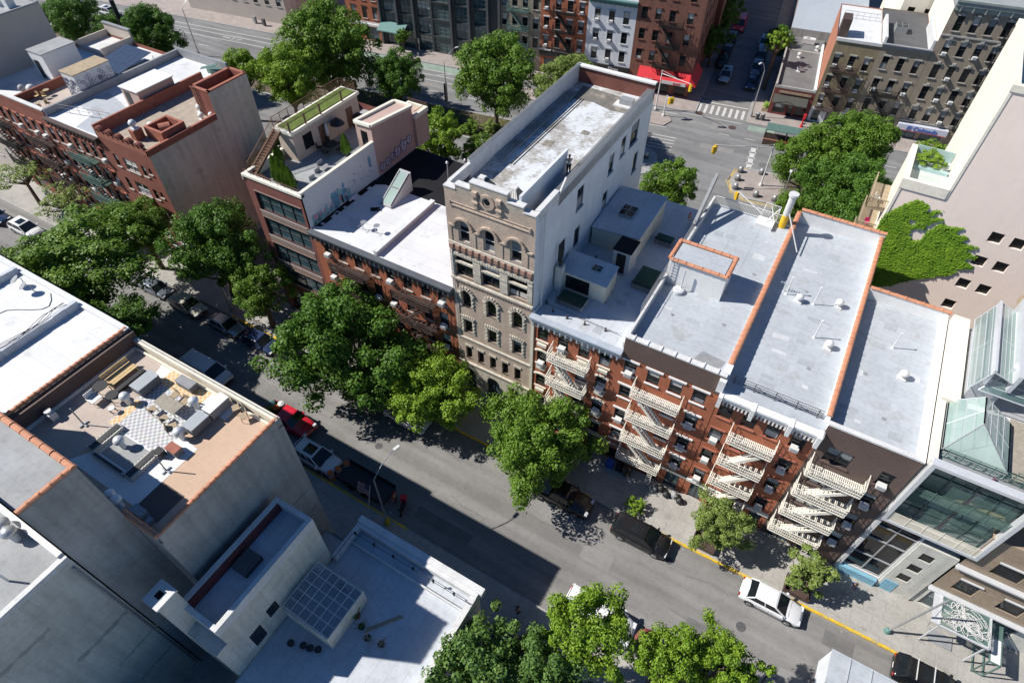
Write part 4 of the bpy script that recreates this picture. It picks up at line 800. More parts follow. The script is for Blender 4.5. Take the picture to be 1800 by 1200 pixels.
for k in range(5):
    c = 1.0 + k * 1.65; prev = None
    for j in range(9): t = pi * j / 8; p = (c - .5 * cos(t), .1, 15.25 + .6 * sin(t)); (b.bar(prev, p, .5, .22) if prev else None); prev = p
b.build('arched_crest', 'brick2', rC)
b = MB(); x0, x1, y0, y1 = 5.9, W, 9.2, D; b.box(x0, x0 + .3, y0, y1, 14.6, 17.7); b.box(x1 - .3, x1 + .005, y0, y1, 15.21, 17.7); b.box(x0 + .3, x1 - .3, y0, y0 + .3, 14.6, 17.7); b.box(x0 + .3, x1 - .3, y1 - .3, y1, 14.6, 17.7); o = b.build('brick_bulkhead', 'brick2', rC)
q = MB(); q.box(x0 + .3, x1 - .3, y0 + .3, y1 - .3, 16.4, 16.6); q.build('well_floor', 'gravel', o)
q = MB(); q.box(x1 + .006, x1 + .02, y0, y1, 15.19, 17.7); q.build('render_face', 'stucco2', o)
q = MB(); q.box(x0 - .05, x1 + .06, y0 - .05, y0 + .33, 17.7, 17.85); q.box(x0 - .05, x0 + .33, y0, y1, 17.7, 17.85); q.box(x1 - .33, x1 + .06, y0, y1, 17.7, 17.85); q.box(x0, x1, y1 - .3, y1 + .05, 17.7, 17.85)
q.build('tile_coping', 'terra', o)
q = MB()
for xx in (x0 + .5, x0 + .95): q.bar((xx, y0 - .1, 14.6), (xx, y0 - .1, 18.1), .04)
for k in range(11): q.bar((x0 + .5, y0 - .1, 14.8 + k * .3), (x0 + .95, y0 - .1, 14.8 + k * .3), .03)
q.build('ladder', 'rust', o)
b = MB(); x0, x1, y0, y1 = 5.2, 8.1, 2.6, 5.6
for (a, c, e, g) in ((x0, x1, y0, y0 + .3), (x0, x1, y1 - .3, y1), (x0, x0 + .3, y0 + .3, y1 - .3), (x1 - .3, x1, y0 + .3, y1 - .3)): b.box(a, c, e, g, 14.6, 15.9)
o = b.build('brick_well', 'terra', rC)
q = MB(); q.tube((6.3, 3.6, 15.3), (6.9, 4.6, 15.3), .65, n=16); q.build('fan_drum', 'terra', o)
b = MB(); b.box(4.2, 5.0, 1.4, 2.5, 14.6, 15.8); b.build('brick_chimney', 'terra', rC)
vent_cap(-66.3, 32.9, 15.8, 'silver vent on top of the small brick chimney on the gravel roof', 1.3, 'rooftop vents of the brick house', 'alum'); vent_cap(-66.0, 34.6, 14.6, 'ribbed round vent between the brick chimney and the brick well', 1.6, 'rooftop vents of the brick house')
vent_cap(-65.1, 40.4, 14.6, 'larger round white vent near the tall brick bulkhead', 1.4, 'rooftop vents of the brick house'); vent_cap(-63.7, 39.3, 14.6, 'white roof vent at the foot of the tall brick bulkhead, near the ladder', 1.1, 'rooftop vents of the brick house'); vent_cap(-62.9, 40.0, 14.6, 'white roof vent nearest the gravel roof edge', 1.0, 'rooftop vents of the brick house')
# ---- B and A rows
def colsf(n, w): return [w * (i + .5) / n for i in range(n)]
GL = 'red brick tenements at the far left'
rB = row_building('red brick tenement with white roof and green fire escapes, next to the plain brick house', -80.5, 9.5, 19, 13.9, colsf(6, 9.5), [12.0, 9.0, 6.0, 3.2], .9, 1.75, 'brick2', 'brick2', 14.3, 'silver2', 'stoneg', 'terra', ground=[(1, 3, .2, 2.2), (4, 5, .2, 2.2), (6.5, 8.5, .2, 2.2)], group=None)
cornice(rB, 9.5, 13.6, 14.35, 'rust', .5, 14)
b = MB(); b.box(0, .3, 0.02, 19, 14.3, 15.2); b.box(.3, 9.4, 18.7, 19, 14.3, 15.4); b.build('parapet', 'greym', rB)
b = MB(); b.box(2.6, 5.4, 11.6, 18.5, 14.3, 14.35); b.build('bright_patch', 'white', rB) if False else None
for i, z in enumerate((10.6, 7.7, 4.9)): fire_escape(rB, 3.2, 7.0, z, (10.6, 7.7)[i - 1] if i else None, 'green', side='r', drop=(i == 2))
o = bulkhead(rB, 6.3, 9.3, 6.4, 11.2, 14.3, 16.7, 'pinkd', 'white', 'pink_bulkhead', door=('f', 7.2, .9, 2.0), over=.15)
b = MB()
for k in range(7): b.tube((.6 + k * 1.4, 1.5 + .55 * k * .6, 14.3), (.6 + k * 1.4, 1.5 + .33 * k, 15.3), .025, n=6)
b.bar((.6, 1.5, 15.3), (9.0, 3.5, 15.3), .04); b.bar((.6, 1.5, 14.9), (9.0, 3.5, 14.9), .03); b.build('pipe_railing', 'greym', rB)
b = MB(); b.box(7.4, 9.2, 17.2, 18.2, 14.3, 14.9); b.bar((7.4, 16.5, 15.2), (9.2, 17.6, 15.6), .7, .05); b.build('green_rooftop_bench', 'green', rB)
rA = row_building('long red brick tenement at the left edge with dark fire escapes and tan roof deck', -95.5, 15.0, 18.5, 14.4, colsf(9, 15.0), [11.9, 8.9, 5.9, 3.0], .9, 1.8, 'brick2', 'brick2', 13.9, 'silver2', 'stoneg', 'terra', ground=[(1, 3, .2, 2.0), (5, 6, .2, 2.0), (8, 10, .2, 2.0), (12, 14, .2, 2.0)])
b = MB(); b.box(0, 15, -.06, .3, 14.4, 14.95); b.box(8.6, 8.9, .3, 13, 13.9, 15.0); b.build('parapet', 'brick2', rA)
b = MB(); b.box(0, 15.02, -.12, .36, 14.95, 15.1); b.build('parapet_coping', 'whited', rA)
b = MB(); b.box(8.9, 14.98, .3, 9.5, 13.9, 13.96); b.build('tan_terrace', 'rooftan', rA)
for (a, c, m_) in ((.8, 4.8, 'black'), (9.6, 13.6, 'rust')):
    for i, z in enumerate((10.3, 7.4, 4.6)): fire_escape(rA, a, c, z, (10.3, 7.4)[i - 1] if i else None, m_, side='r', drop=(i == 2))
o = bulkhead(rA, 4.0, 7.0, 6.3, 10.7, 13.9, 17.2, 'white', 'roofgrey', 'white_bulkhead', door=('f', 5.0, .9, 2.3))
o = bulkhead(rA, 12.4, 15.8 - .85, 5.0, 9.7, 13.9, 17.0, 'whited', 'wood', 'painted_bulkhead')
g = MB(); random.seed(5)
for k in range(46):                                      # net of painted outlines on the bulkhead
    x, z = 12.5 + random.random() * 2.3, 14.1 + random.random() ** 1.3 * 2.2; prev = None
    for j in range(6): t = 2 * pi * j / 5; p = (x + .2 * cos(t), 4.985, z + .2 * sin(t)); (g.bar(prev, p, .02, .035) if prev else None); prev = p
for k in range(60):
    y, z = 5.1 + random.random() * 4.4, 14.1 + random.random() ** 1.5 * 2.4; prev = None
    for j in range(6): t = 2 * pi * j / 5; p = (14.965, y + .22 * cos(t), z + .22 * sin(t)); (g.bar(prev, p, .02, .035) if prev else None); prev = p
g.build('painted_net_pattern', 'lining', o)
b = MB()
for j in range(3):                                       # solar array
    for k in range(5): x, y = 9.2 + k * 1.02, 10.6 + j * 1.72; zz = 14.9 + .25 * j; b.prism([(x, y), (x + 1.0, y), (x + 1.0, y + 1.7), (x, y + 1.7)], [zz, zz, zz + .24, zz + .24], [zz + .04, zz + .04, zz + .28, zz + .28])
tag(b.build('solar_panels', mat('solar_cells', (.05, .07, .11), .25, .2, 3, spec=.8), None, (-95.5, 31, 0)), 'tilted bank of dark solar panels behind the painted bulkhead on the left rooftops', 'solar panels')
b = MB(); b.box(11.5, 14.6, 9.8, 16.5, 13.9, 13.93); b.build('gravel_strip', 'gravel', rA); b = MB(); [b.tube((9.3 + 5 * q, 15.7, 13.9), (9.3 + 5 * q, 15.7, 15.3), .04) for q in (0, 1)]; b.build('panel_posts', 'greym', rA)
b = MB(); b.prism([(.4, .3), (5.2, .3), (4.2, 3.2), (.4, 3.6)], 14.3, 14.312); b.build('bright_coating', 'white', rB); b = MB(); b.prism([(5.2, .3), (9.4, .3), (9.4, 3.4), (8.2, 5.5), (1.2, 7.5), (.4, 6), (.4, 3.6), (4.2, 3.2)], 14.3, 14.31); b.build('grey_coating', 'silver', rB)
vent_cap(-87.6, 33.9, 13.9, 'white round vent on the white roof beside the tan terrace parapet', 1.6, 'vents on the left edge roof'); vent_cap(-88.9, 33.5, 13.9, 'dark topped vent left of the round one on the white roof at the left edge', 1.4, 'vents on the left edge roof', 'greym')
rZ = bld('taller beige rendered block at the upper left corner with air conditioning plant on its roof', -110, 31.2, name='rendered_block')
shell(rZ, 14.6, 12.0, 20.3, 'beige', 'beige', [(2 + k * 3, 3.2 + k * 3, z, z + 1.7) for k in range(4) for z in (3, 6, 9, 12, 15)]); slab(rZ, 14.6, 12, 20.2, 'roofgrey')
for k in range(4):
    for z in (3, 6, 9, 12, 15): window(rZ, 2 + k * 3, z, 1.2, 1.7)
b = MB(); b.box(14.4, 14.65, 0, 12, 20.2, 20.4); b.box(0, 14.6, 11.8, 12.02, 20.2, 20.4); b.build('parapet_coping', 'greym', rZ)
for k in range(5):
    o = thing('condenser_unit', ('grey condenser unit nearest the corner on the beige block roof', 'second condenser unit on the beige block roof', 'third condenser unit on the beige block roof, from the corner', 'fourth condenser unit from the corner on the beige block roof', 'farthest condenser unit on the beige block roof')[k], 'condenser', (-97 - k * 1.6, 40.5 - .2 * k, 20.2), 0, 'condensers on the beige block'); q = MB(); q.box(-.5, .5, -.5, .5, 0, 1.1); q.build('casing', 'alum', o); q = MB(); q.lathe(0, 0, [(.38, 1.1), (.38, 1.16), (.1, 1.18)], 14); q.build('fan', 'acg', o)
rY = bld('low beige walled roof enclosure behind the white rooftop bulkhead', -95.0, 45, name='low_rear_building'); b = MB(); b.box(0, 5.5, 0, .25, 0, 14.4); b.box(0, 5.5, 4.6, 4.85, 0, 15.8); b.box(5.3, 5.55, 0, 4.85, 0, 15); b.box(0, .2, 0, 4.8, 0, 15); b.build('wall', 'beige', rY); slab(rY, 5.5, 4.8, 14.1, 'whited')
b = MB(); b.box(-.1, 5.6, 4.5, 4.95, 15.8, 15.95); b.build('wall_coping', 'greym', rY)
# ================================================================ K: white and glass house at the right
rK = bld('modern white and glass house with big framed glass bay, timber panels and roof greenhouse', 12.3, name='modern_house')
b = MB()
b.box(.02, .3, -.1, 0, .0, 15.9)
for (a, c) in ((0, 40),):
    b.box(3.2, 5.6, -.05, .0, 0, 1.0) if False else None
b.build('corner_strip', 'whited', rK)
opsK = [(.35, 3.05, 1.1, 8.7)]
f = MB(); f.face([(0, 5, 0), (30, 5, 0), (30, 5, 15.8), (0, 5, 15.8)]); f.face([(0, 14.4, 0), (0, .0, 0), (0, .0, 15.8), (0, 14.4, 15.8)]); f.face([(30, 14.4, 0), (0, 14.4, 0), (0, 14.4, 15.8), (30, 14.4, 15.8)]); f.build('core_wall', 'whited', rK)
# glazed lower left part
f = MB(); wall_open(f, .05, 3.2, 0, 9.2, .1, opsK, .3); f.build('front_wall', 'whited', rK)
g = MB(); 
for i in range(3): g.face([(.35 + i * .9, .35, 1.1), (1.25 + i * .9, .35, 1.1), (1.25 + i * .9, .35, 8.7), (.35 + i * .9, .35, 8.7)])
g.build('glass_wall', 'glass', rK)
b = MB()
for x in (.35, 1.7, 3.0): b.box(x, x + .07, .22, .34, 1.1, 8.7)
for z in (1.1, 3.2, 5.6, 7.4, 8.62): b.box(.35, 3.05, .2, .33, z, z + .08)
b.build('mullions', 'greym', rK)
b = MB()
for z in (3.4, 5.8): b.box(.5, 2.9, .4, .42, z, z + .5)
b.build('interior_blinds', 'creamtrim', rK)
b = MB(); b.box(.1, 3.0, -.25, .05, .05, 1.0); b.box(3.35, 4.3, -.04, .0, .1, 1.7); b.build('blue_panel', 'blued', rK)
o3 = [(3.75, 4.6, z, z + .95) for z in (5.85, 4.05, 2.35)]
f = MB(); wall_open(f, 3.2, 5.65, 0, 7.75, -.0, o3, .2); f.face([(3.2, 0, 7.75), (5.65, 0, 7.75), (5.65, 5, 7.75), (3.2, 5, 7.75)]); f.face([(5.65, 0, 0), (5.65, 5, 0), (5.65, 5, 7.75), (5.65, 0, 7.75)]); f.face([(3.2, .1, 0), (3.2, 0, 0), (3.2, 0, 7.75), (3.2, .1, 7.75)]); f.build('concrete_wall', 'stuccol', rK)
for o_ in o3: window(rK, o_[0], o_[2], .85, .95, 'plain', 'dkframe', None, None, blind=False)
# projecting white frame bay
b = MB(); X0, X1, Z0, Z1 = .05, 6.15, 9.2, 16.1; yb = -.35
b.box(X0, X0 + .26, yb, .25, Z0, Z1); b.box(X1 - .26, X1, yb, .25, Z0, Z1); b.box(X0, X1, yb, .25, Z1, Z1 + .26); b.box(X0, X1, yb, .25, Z0 - .26, Z0); b.build('white_frame', 'alum', rK)
f = MB(); f.box(X0, X1, .25, 5, Z0 - .2, Z0 - .05); f.face([(X1, .25, Z0), (X1, 5, Z0), (X1, 5, Z1), (X1, .25, Z1)]); f.face([(X0, 5, Z0), (X0, .25, Z0), (X0, .25, Z1), (X0, 5, Z1)]); f.build('bay_sides', 'greym', rK)
g = MB(); g.face([(X0, .45, Z0), (X1, .45, Z0), (X1, .45, Z1), (X0, .45, Z1)]); g.build('glass_wall', 'glasst', rK)
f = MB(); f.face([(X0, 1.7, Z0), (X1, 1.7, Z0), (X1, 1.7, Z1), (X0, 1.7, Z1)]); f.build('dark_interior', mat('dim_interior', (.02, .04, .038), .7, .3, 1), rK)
b = MB()
for x in (.31, 1.75, 3.2, 4.6, 5.8): b.box(x, x + .07, .38, .46, Z0, Z1)
for z in (10.7, 12.35, 12.95, 14.6, 15.4): b.box(X0 + .26, X1 - .26, .37, .45, z, z + .07)
b.build('mullions', mat('dark_green_frame', (.05, .09, .08), .5, .15, 2), rK)
b = MB()
for (x, z, w, h) in ((.5, 15.5, .9, .5), (2.0, 14.75, 2.6, .55), (3.3, 13.4, .9, .8), (4.8, 13.1, .9, 1.1), (.5, 11.6, .9, .9), (1.9, 10.8, 2.2, 1.2), (4.2, 11.0, .8, 1.2), (5.1, 10.2, .75, 2.0), (3.3, 9.6, 1.2, .8), (.5, 9.6, .8, .7)): b.box(x, x + w, 1.0, 1.05, z, z + h)
b.build('interior_panels_painted_lit', mat('interior_green_painted_lit', (.38, .50, .46), .7, .15, 1), rK)  # panels coloured pale green so they look lit behind the glass
b = MB(); b.box(X0 + .26, X1 - .26, .5, 1.7, 12.45, 12.65); b.box(X0 + .3, 3.5, .9, 1.2, 14.5, 14.62); b.build('bay_floor', mat('yellow_grey_floor_edge', (.35, .33, .2), .7, .3, 1), rK)
for zt in ((9.2, 12.35), (12.65, 16.1)): b = MB(); b.bar((3.55, .7, zt[0]), (3.55, .7, zt[1]), .14); b.build('bay_column', mat('purple_column', (.2, .09, .13), .6, .1, 2), rK)
b = MB()
for k in range(7): b.bar((X0 + .26, -.1, 12.7 + .13 * k), (X1 - .26, -.1, 12.7 + .13 * k), .03)
for k in range(6): xx = X0 + .4 + k * 1.05; b.bar((xx, -.1, 12.6), (xx, -.1, 13.6), .05)
b.build('green_balcony_railing', 'green', rK)
b = MB()
for k in range(8): b.bar((X0 + .26, -.28, 9.3 + .13 * k), (X1 - .26, -.28, 9.3 + .13 * k), .035)
for k in range(6): xx = X0 + .35 + k * 1.05; b.bar((xx, -.28, 9.2), (xx, -.28, 10.3), .05)
for k in range(22): xx = X1 - 1.2 + .05 * k; b.bar((xx, -.28, 9.25), (xx, -.28, 10.25), .015)
b.build('white_railing', 'creamtrim', rK)
# timber panelled street front, windows, white string bands
opsP = [(6.65, 8.0, 4.35, 5.95), (8.7 + .75, 10.9, 4.4, 5.9), (12.4, 13.8, 4.4, 5.9), (7.3, 9.0, 8.0, 9.5), (10.6, 12.2, 8.0, 9.5), (13.5, 15, 8, 9.5)]
f = MB(); wall_open(f, 5.75, 24, 3.7, 11.6, -.05, opsP, .2); f.face([(5.75, -.05, 11.6), (24, -.05, 11.6), (24, 5, 11.6), (5.75, 5, 11.6)]); f.build('timber_panels', mat('pale_timber_boards', (.40, .305, .215), .85, .12, .7, fine=.15, seam=None, brick=(.8, .55, 6, .16)), rK)
for o_ in opsP: window(rK, o_[0], o_[2], o_[1] - o_[0], o_[3] - o_[2], 'plain', 'dkframe', None, 'alum', y=-.05, lh=.12, lo=.05)
b = MB()
for z in (3.5, 7.35): b.box(5.7, 24, -.45, 0, z, z + .14); b.box(5.7, 24, -.3, 0, z - .22, z - .08)
b.build('white_bands', 'alum', rK)
f = MB(); wall_open(f, 5.75, 24, 0, 3.5, .15, [(6.2, 8.2, .3, 3.1), (9.5, 12, .3, 2.9)], .2); f.build('ground_floor_wall', 'stuccol', rK); 
window(rK, 6.2, .3, 2.0, 2.8, 'grid22', 'greym', None, None, y=.15); window(rK, 9.5, .3, 2.5, 2.6, 'grid22', 'greym', None, None, y=.15)
# roof: white parapet strip, greenhouse, glazed gallery, deck
f = MB(); f.face([(0, 0, 15.8), (30, 0, 15.8), (30, 14.4, 15.8), (0, 14.4, 15.8)]); f.build('roof', 'silver2', rK)
b = MB(); b.box(-.1, .3, .0, 5.4, 15.81, 16.3); b.box(-.1, 1.0, 5.4, 14.4, 15.81, 16.6); b.build('white_parapet', 'creamw', rK)
b = MB(); b.box(.4, 9, .28, 1.0, 15.81, 15.9); b.build('grey_ledge', 'greym', rK); b = MB(); b.box(4.3, 9, 1.0, 6.4, 15.81, 15.95); b.build('timber_deck', 'bamboo', rK)
b = MB(); [b.bar((4.4 + k * .55, 1.0, 15.95), (4.4 + k * .55, 1.0, 17), .035) for k in range(9)]; [b.bar((4.3, 1.0, z), (9, 1.0, z), .03) for z in (16.2, 16.45, 16.7, 17)]; b.build('deck_railing', 'green', rK)
gx0, gx1, gy0, gy1 = .45, 4.1, 1.2, 5.6; zb, zr = 16.3, 17.7; rx = 2.0
def pane_frame(parent, quads, m='glassg', fm='alum', nm='pane'):
    g = MB(); fr = MB()
    for q in quads:
        g.face(q)
        for k in range(len(q)): fr.bar(q[k], q[(k + 1) % len(q)], .06)
        if len(q) == 4:
            for t in (.25, .5, .75): a = Vector(q[0]).lerp(Vector(q[3]), t); c = Vector(q[1]).lerp(Vector(q[2]), t); fr.bar(a, c, .035)
            a = Vector(q[0]).lerp(Vector(q[1]), .5); c = Vector(q[3]).lerp(Vector(q[2]), .5); fr.bar(a, c, .035)
    o = g.build(nm, m, parent); fr.build('glazing_bars', fm, o)
gh = thing('greenhouse', 'pale green glass pyramid-roofed greenhouse on the modern house roof above the white frame', 'greenhouse', (12.3, 31, 0))
pane_frame(gh, [[(gx0, gy0, zb), (gx0, gy1, zb), (rx, gy1, zr), (rx, gy0 + 2.0, zr)], [(gx1, gy1, zb), (gx1, gy0, zb), (rx, gy0 + 2.0, zr), (rx, gy1, zr)], [(gx0, gy0, zb), (gx1, gy0, zb), (rx, gy0 + 2.0, zr)], [(gx0, gy0, 15.8), (gx1, gy0, 15.8), (gx1, gy0, zb), (gx0, gy0, zb)], [(gx0, gy1, 15.8), (gx0, gy0, 15.8), (gx0, gy0, zb), (gx0, gy1, zb)], [(gx1, gy0, 15.8), (gx1, gy1, 15.8), (gx1, gy1, zb), (gx1, gy0, zb)]])
b = MB()
for z in (16.0, 16.2, 16.4, 16.6, 16.8): b.bar((.7, .9, z), (7.5, .9, z), .03)
for k in range(9): b.bar((.7 + k * .85, .9, 15.8), (.7 + k * .85, .9, 16.85), .04)
b.build('green_railing', 'green', rK)
ga = thing('glazed_gallery', 'long sloping glass gallery with pale panes beside the upper roof deck', 'glazed gallery', (12.3, 31, 0))
pane_frame(ga, [[(.9, 13.2, 17.6), (.9, 5.9, 17.6), (1.5, 5.9, 19.6), (1.5, 13.2, 19.6)]], 'glasst')
b = MB(); b.box(1.25, 2.95, 6.6, 13.4, 15.81, 18.4); b.box(1.4, 1.55, 5.9, 13.2, 18.4, 19.8); b.build('wall', 'alum', ga)
pane_frame(ga, [[(1.55, 13.2, 19.6), (1.55, 5.9, 19.6), (2.7, 5.9, 19.2), (2.7, 13.2, 19.2)]], 'glassg')
pane_frame(ga, [[(1.4, 5.8, 17.9), (8, 5.8, 17.9), (8, 7.0, 19.2), (2.6, 7.0, 19.2)]], 'glasst')
b = MB(); b.box(2.7, 2.95, 5.9, 14, 18.4, 19.9); b.prism([(2.4, 6.9), (12, 6.9), (12, 8.0), (2.9, 8.0)], 19.2, 19.6); b.build('white_coping', 'alum', ga)
b = MB(); b.box(2.95, 14, 8, 15.5, 18.6, 19.2); dk = thing('roof_deck', 'upper wooden roof deck with black railings at the right edge, behind the glass gallery', 'roof deck', (12.3, 31, 0)); b.build('decking', 'wood', dk)
b = MB()
for (p, q) in (((3.1, 8.1), (12, 8.1)), ((3.1, 8.1), (3.1, 15.3)), ((3.1, 15.3), (12, 15.3))):
    for k in range(24): t = k / 23; x = p[0] + (q[0] - p[0]) * t; y = p[1] + (q[1] - p[1]) * t; b.bar((x, y, 19.2), (x, y, 20.2), .03)
    for z in (19.5, 19.85, 20.2): b.bar((*p, z), (*q, z), .04)
b.build('railing', 'black', dk)
def chair(x, y, z, rot, m, label, group=None, legs='black', s=1.0, name='chair'):
    o = thing(name, label, 'chair', (x, y, z), rot, group)
    b = MB(); b.box(-.24 * s, .24 * s, -.24 * s, .24 * s, .42, .47); b.build('seat', m, o)
    b = MB(); b.bar((-.22 * s, .23 * s, .68), (.22 * s, .23 * s, .68), .04, .4); b.build('backrest', m, o)
    for (a, c) in ((-1, -1), (1, -1), (1, 1), (-1, 1)): q = MB(); q.tube((a * .21 * s, c * .21 * s, 0), (a * .21 * s, c * .21 * s, .43), .018, n=6); q.build('leg', legs, o)
    return o
def table(x, y, z, w, d, rot, m, label, h=.74, rnd=False, legs='black', group=None):
    o = thing('table', label, 'table', (x, y, z), rot, group); b = MB()
    if rnd: b.lathe(0, 0, [(w / 2, h - .04), (w / 2, h)], 20)
    else: 
        n = 9
        for i in range(n): b.box(-w / 2, w / 2, -d / 2 + d * i / n, -d / 2 + d * (i + .85) / n, h - .04, h)
    b.build('tabletop', m, o)
    for (a, c) in ((-1, -1), (1, -1), (1, 1), (-1, 1)): q = MB(); q.tube((a * w * .36, c * (w if rnd else d) * .36, 0), (a * w * .36, c * (w if rnd else d) * .36, h - .03), .022, n=6); q.build('leg', legs, o)
    return o
table(17.0, 42.2, 19.2, 1.4, .9, .1, 'wicker', 'dark table on the upper roof deck at the right edge')
for k, (x, y, r, l) in enumerate(((16.6, 43.2, 0, 'behind the table'), (17.5, 41.3, 3.1, 'in front of the table'), (16.0, 42.0, 1.6, 'left of the table'))): chair(x, y, 19.2, r, 'wicker', 'dark wicker chair on the upper roof deck, ' + l, 'deck chairs')
b = MB(); random.seed(2)
for k in range(60): x, y, z = random.random() * .9, random.random() * .35, random.random() * .35; b.face([(x, y, z), (x + .12, y, z + .05), (x + .1, y + .12, z + .08), (x, y + .1, z)])
tag(b.build('flower_box', 'pinkf', None, (15.5, 42.6, 20.0)), 'magenta flowers hanging on the railing of the upper roof deck', 'flower box')
# ---- L: pale pink building with ivy
PX, PY_, TX, TZ, HZ = 5.7, 56.0, 3.5, 19.5, 28.8
rL = bld('tall pale pink rendered building with small square windows and stepped terrace', PX, PY_, name='pink_building')
opsL = [(c - .48, c + .48, z - .5, z + .5) for c in (8.4, 10.02) for z in (17.35, 14.85, 12.25)] + [(7.95, 8.9, 9.2, 10.2)]
opsL += [(13.2, 14.15, z - .5, z + .5) for z in (17.35, 14.85, 12.25)]
f = MB(); wall_open(f, 0, 32, 0, TZ, 0, opsL, .3); f.face([(TX, 0, TZ), (32, 0, TZ), (32, 0, HZ), (TX, 0, HZ)]); f.build('front_wall', 'pink', rL)
s = MB(); s.face([(0, 6.3, 0), (0, 0, 0), (0, 0, TZ), (0, 6.3, TZ)]); s.face([(TX, 14, 0), (TX, 6.3, 0), (TX, 6.3, TZ), (TX, 14, TZ)]); s.face([(TX, 6.3, 0), (0, 6.3, 0), (0, 6.3, TZ), (TX, 6.3, TZ)]); s.face([(TX, 14, TZ), (TX, 0, TZ), (TX, 0, HZ), (TX, 14, HZ)]); s.face([(32, 14, 0), (TX, 14, 0), (TX, 14, TZ), (32, 14, TZ)]); s.face([(32, 14, TZ), (TX, 14, TZ), (TX, 14, HZ), (32, 14, HZ)]); s.build('side_wall', 'creamw', rL)
for o_ in opsL: window(rL, o_[0], o_[2], .96, 1.0, 'plain', 'dkframe', None, None, y=.12, blind=False)
b = MB(); b.box(-.05, .15, -.06, 6.2, 0, TZ - .02); b.box(TX - .05, TX + .15, -.05, 13.9, TZ + .02, HZ - .02); b.build('corner_trim', 'creamw', rL)
b = MB(); b.box(-.1, TX, -.1, .3, TZ, TZ + .9); b.box(-.1, .35, .3, 6.3, TZ, TZ + .9); b.box(TX - .1, 32, -.1, .4, HZ, HZ + .5); b.box(TX - .1, TX + .4, .4, 14, HZ, HZ + .5); b.build('terrace_parapet', 'creamw', rL)
b = MB(); b.box(.3, TX - .05, .3, 6.3, TZ - .1, TZ + .02); b.box(TX + .1, 31.9, .1, 13.9, HZ - .1, HZ); b.build('terrace_floor', mat('pale_terrace_tiles', (.56, .62, .58), .7, .08, 1, seam=('X', .9, .9, .85)), rL)
b = MB(); b.box(.4, TX - .1, 6.15, 6.25, TZ, TZ + 1.0); b.box(.5, TX - .2, 3.6, 4.0, TZ, TZ + .3); b.build('terrace_planter', mat('frosted_glass', (.4, .55, .55), .4, .1, 2), rL)
for i, z in enumerate((15.9, 13.3, 10.7, 8.1)):
    b = MB(); b.box(-1.6, 0, 1.5, 6.1, z, z + .15); o = b.build('balcony', 'wood', rL)
    q = MB()
    for k in range(30): y = 1.5 + k * .158; q.bar((-1.6, y, z + .1), (-1.6, y, z + 1.1), .05)
    for k in range(10): x = -1.6 + k * .17; q.bar((x, 1.5, z + .1), (x, 1.5, z + 1.1), .05)
    q.bar((-1.6, 1.5, z + 1.15), (-1.6, 6.1, z + 1.15), .1); q.bar((-1.6, 1.5, z + 1.15), (0, 1.5, z + 1.15), .1); q.build('railing', 'wood', o)
chair(4.9, 58.4, 13.45, .4, 'pinkf', 'bright pink chair on the wooden balcony of the pink building', None); chair(4.7, 58.6, 16.05, 1.4, 'white', 'striped pale chair on the top wooden balcony of the pink building')
# ivy: leaf mass clinging to the pink wall
iv = MB(); random.seed(21)
IVP = [(0.03, 14.28), (-0.02, 16.41), (0.59, 17.38), (1.05, 17.95), (1.75, 18.73), (2.75, 18.5), (2.7, 17.7), (3.8, 18.35), (3.0, 17.3), (4.3, 17.75), (3.3, 16.75), (3.5, 15.7), (4.3, 17.2), (4.96, 17.1), (5.89, 17.34), (5.5, 16.6), (6.7, 16.6), (6.3, 16.0), (7.8, 15.95), (6.9, 15.4), (8.1, 15.0), (7.2, 14.5), (8.3, 14.0), (7.1, 13.4), (7.4, 13.0), (5.94, 11.92), (4.59, 10.95), (3.08, 9.45), (1.84, 8.9), (0, 8.6)]
IVH = [(2.98, 15.88), (2.2, 16.38), (3.59, 15.55), (2.99, 15.12)]
def inpoly(x, z, P_):
    c = False
    for k in range(len(P_)):
        (x0, z0), (x1, z1) = P_[k], P_[k - 1]
        if (z0 > z) != (z1 > z) and x < (x1 - x0) * (z - z0) / (z1 - z0) + x0: c = not c
    return c
def inivy(x, z): return inpoly(x, z, IVP) and (x - 3.05) ** 2 / .38 + (z - 15.6) ** 2 / .5 > 1 and (x - 2.3) ** 2 / .12 + (z - 16.6) ** 2 / .12 > 1
n = 0
while n < 24000:
    x = random.uniform(-.2, 8.3); z = random.uniform(8.5, 19)
    jx, jz = x + random.gauss(0, .07), z - .12 + random.gauss(0, .07)
    if not inivy(jx, jz): continue
    s_ = random.uniform(.05, .095); y = -random.uniform(.02, .10 + .07 * max(0, sin(x * 3.1 + z * 2.2) * cos(z * 1.7 - x))); a = random.uniform(-.9, .9); t = random.uniform(.2, .8)
    ux, uz = s_ * cos(a), s_ * sin(a) * .6; vz, vy = -s_ * 1.5 * cos(t), -s_ * 1.5 * sin(t)
    iv.face([(x - ux, y, z - uz), (x + ux, y, z + uz), (x + ux * .7, y + vy, z + vz), (x - ux * .7, y + vy, z + vz)]); n += 1
IVY = leafmat('ivy_leaves', (.09, .22, .012), (.28, .46, .03))
tag(iv.build('ivy', IVY, None, (PX, PY_, 0)), 'large patch of bright green ivy climbing the pink wall', 'ivy')
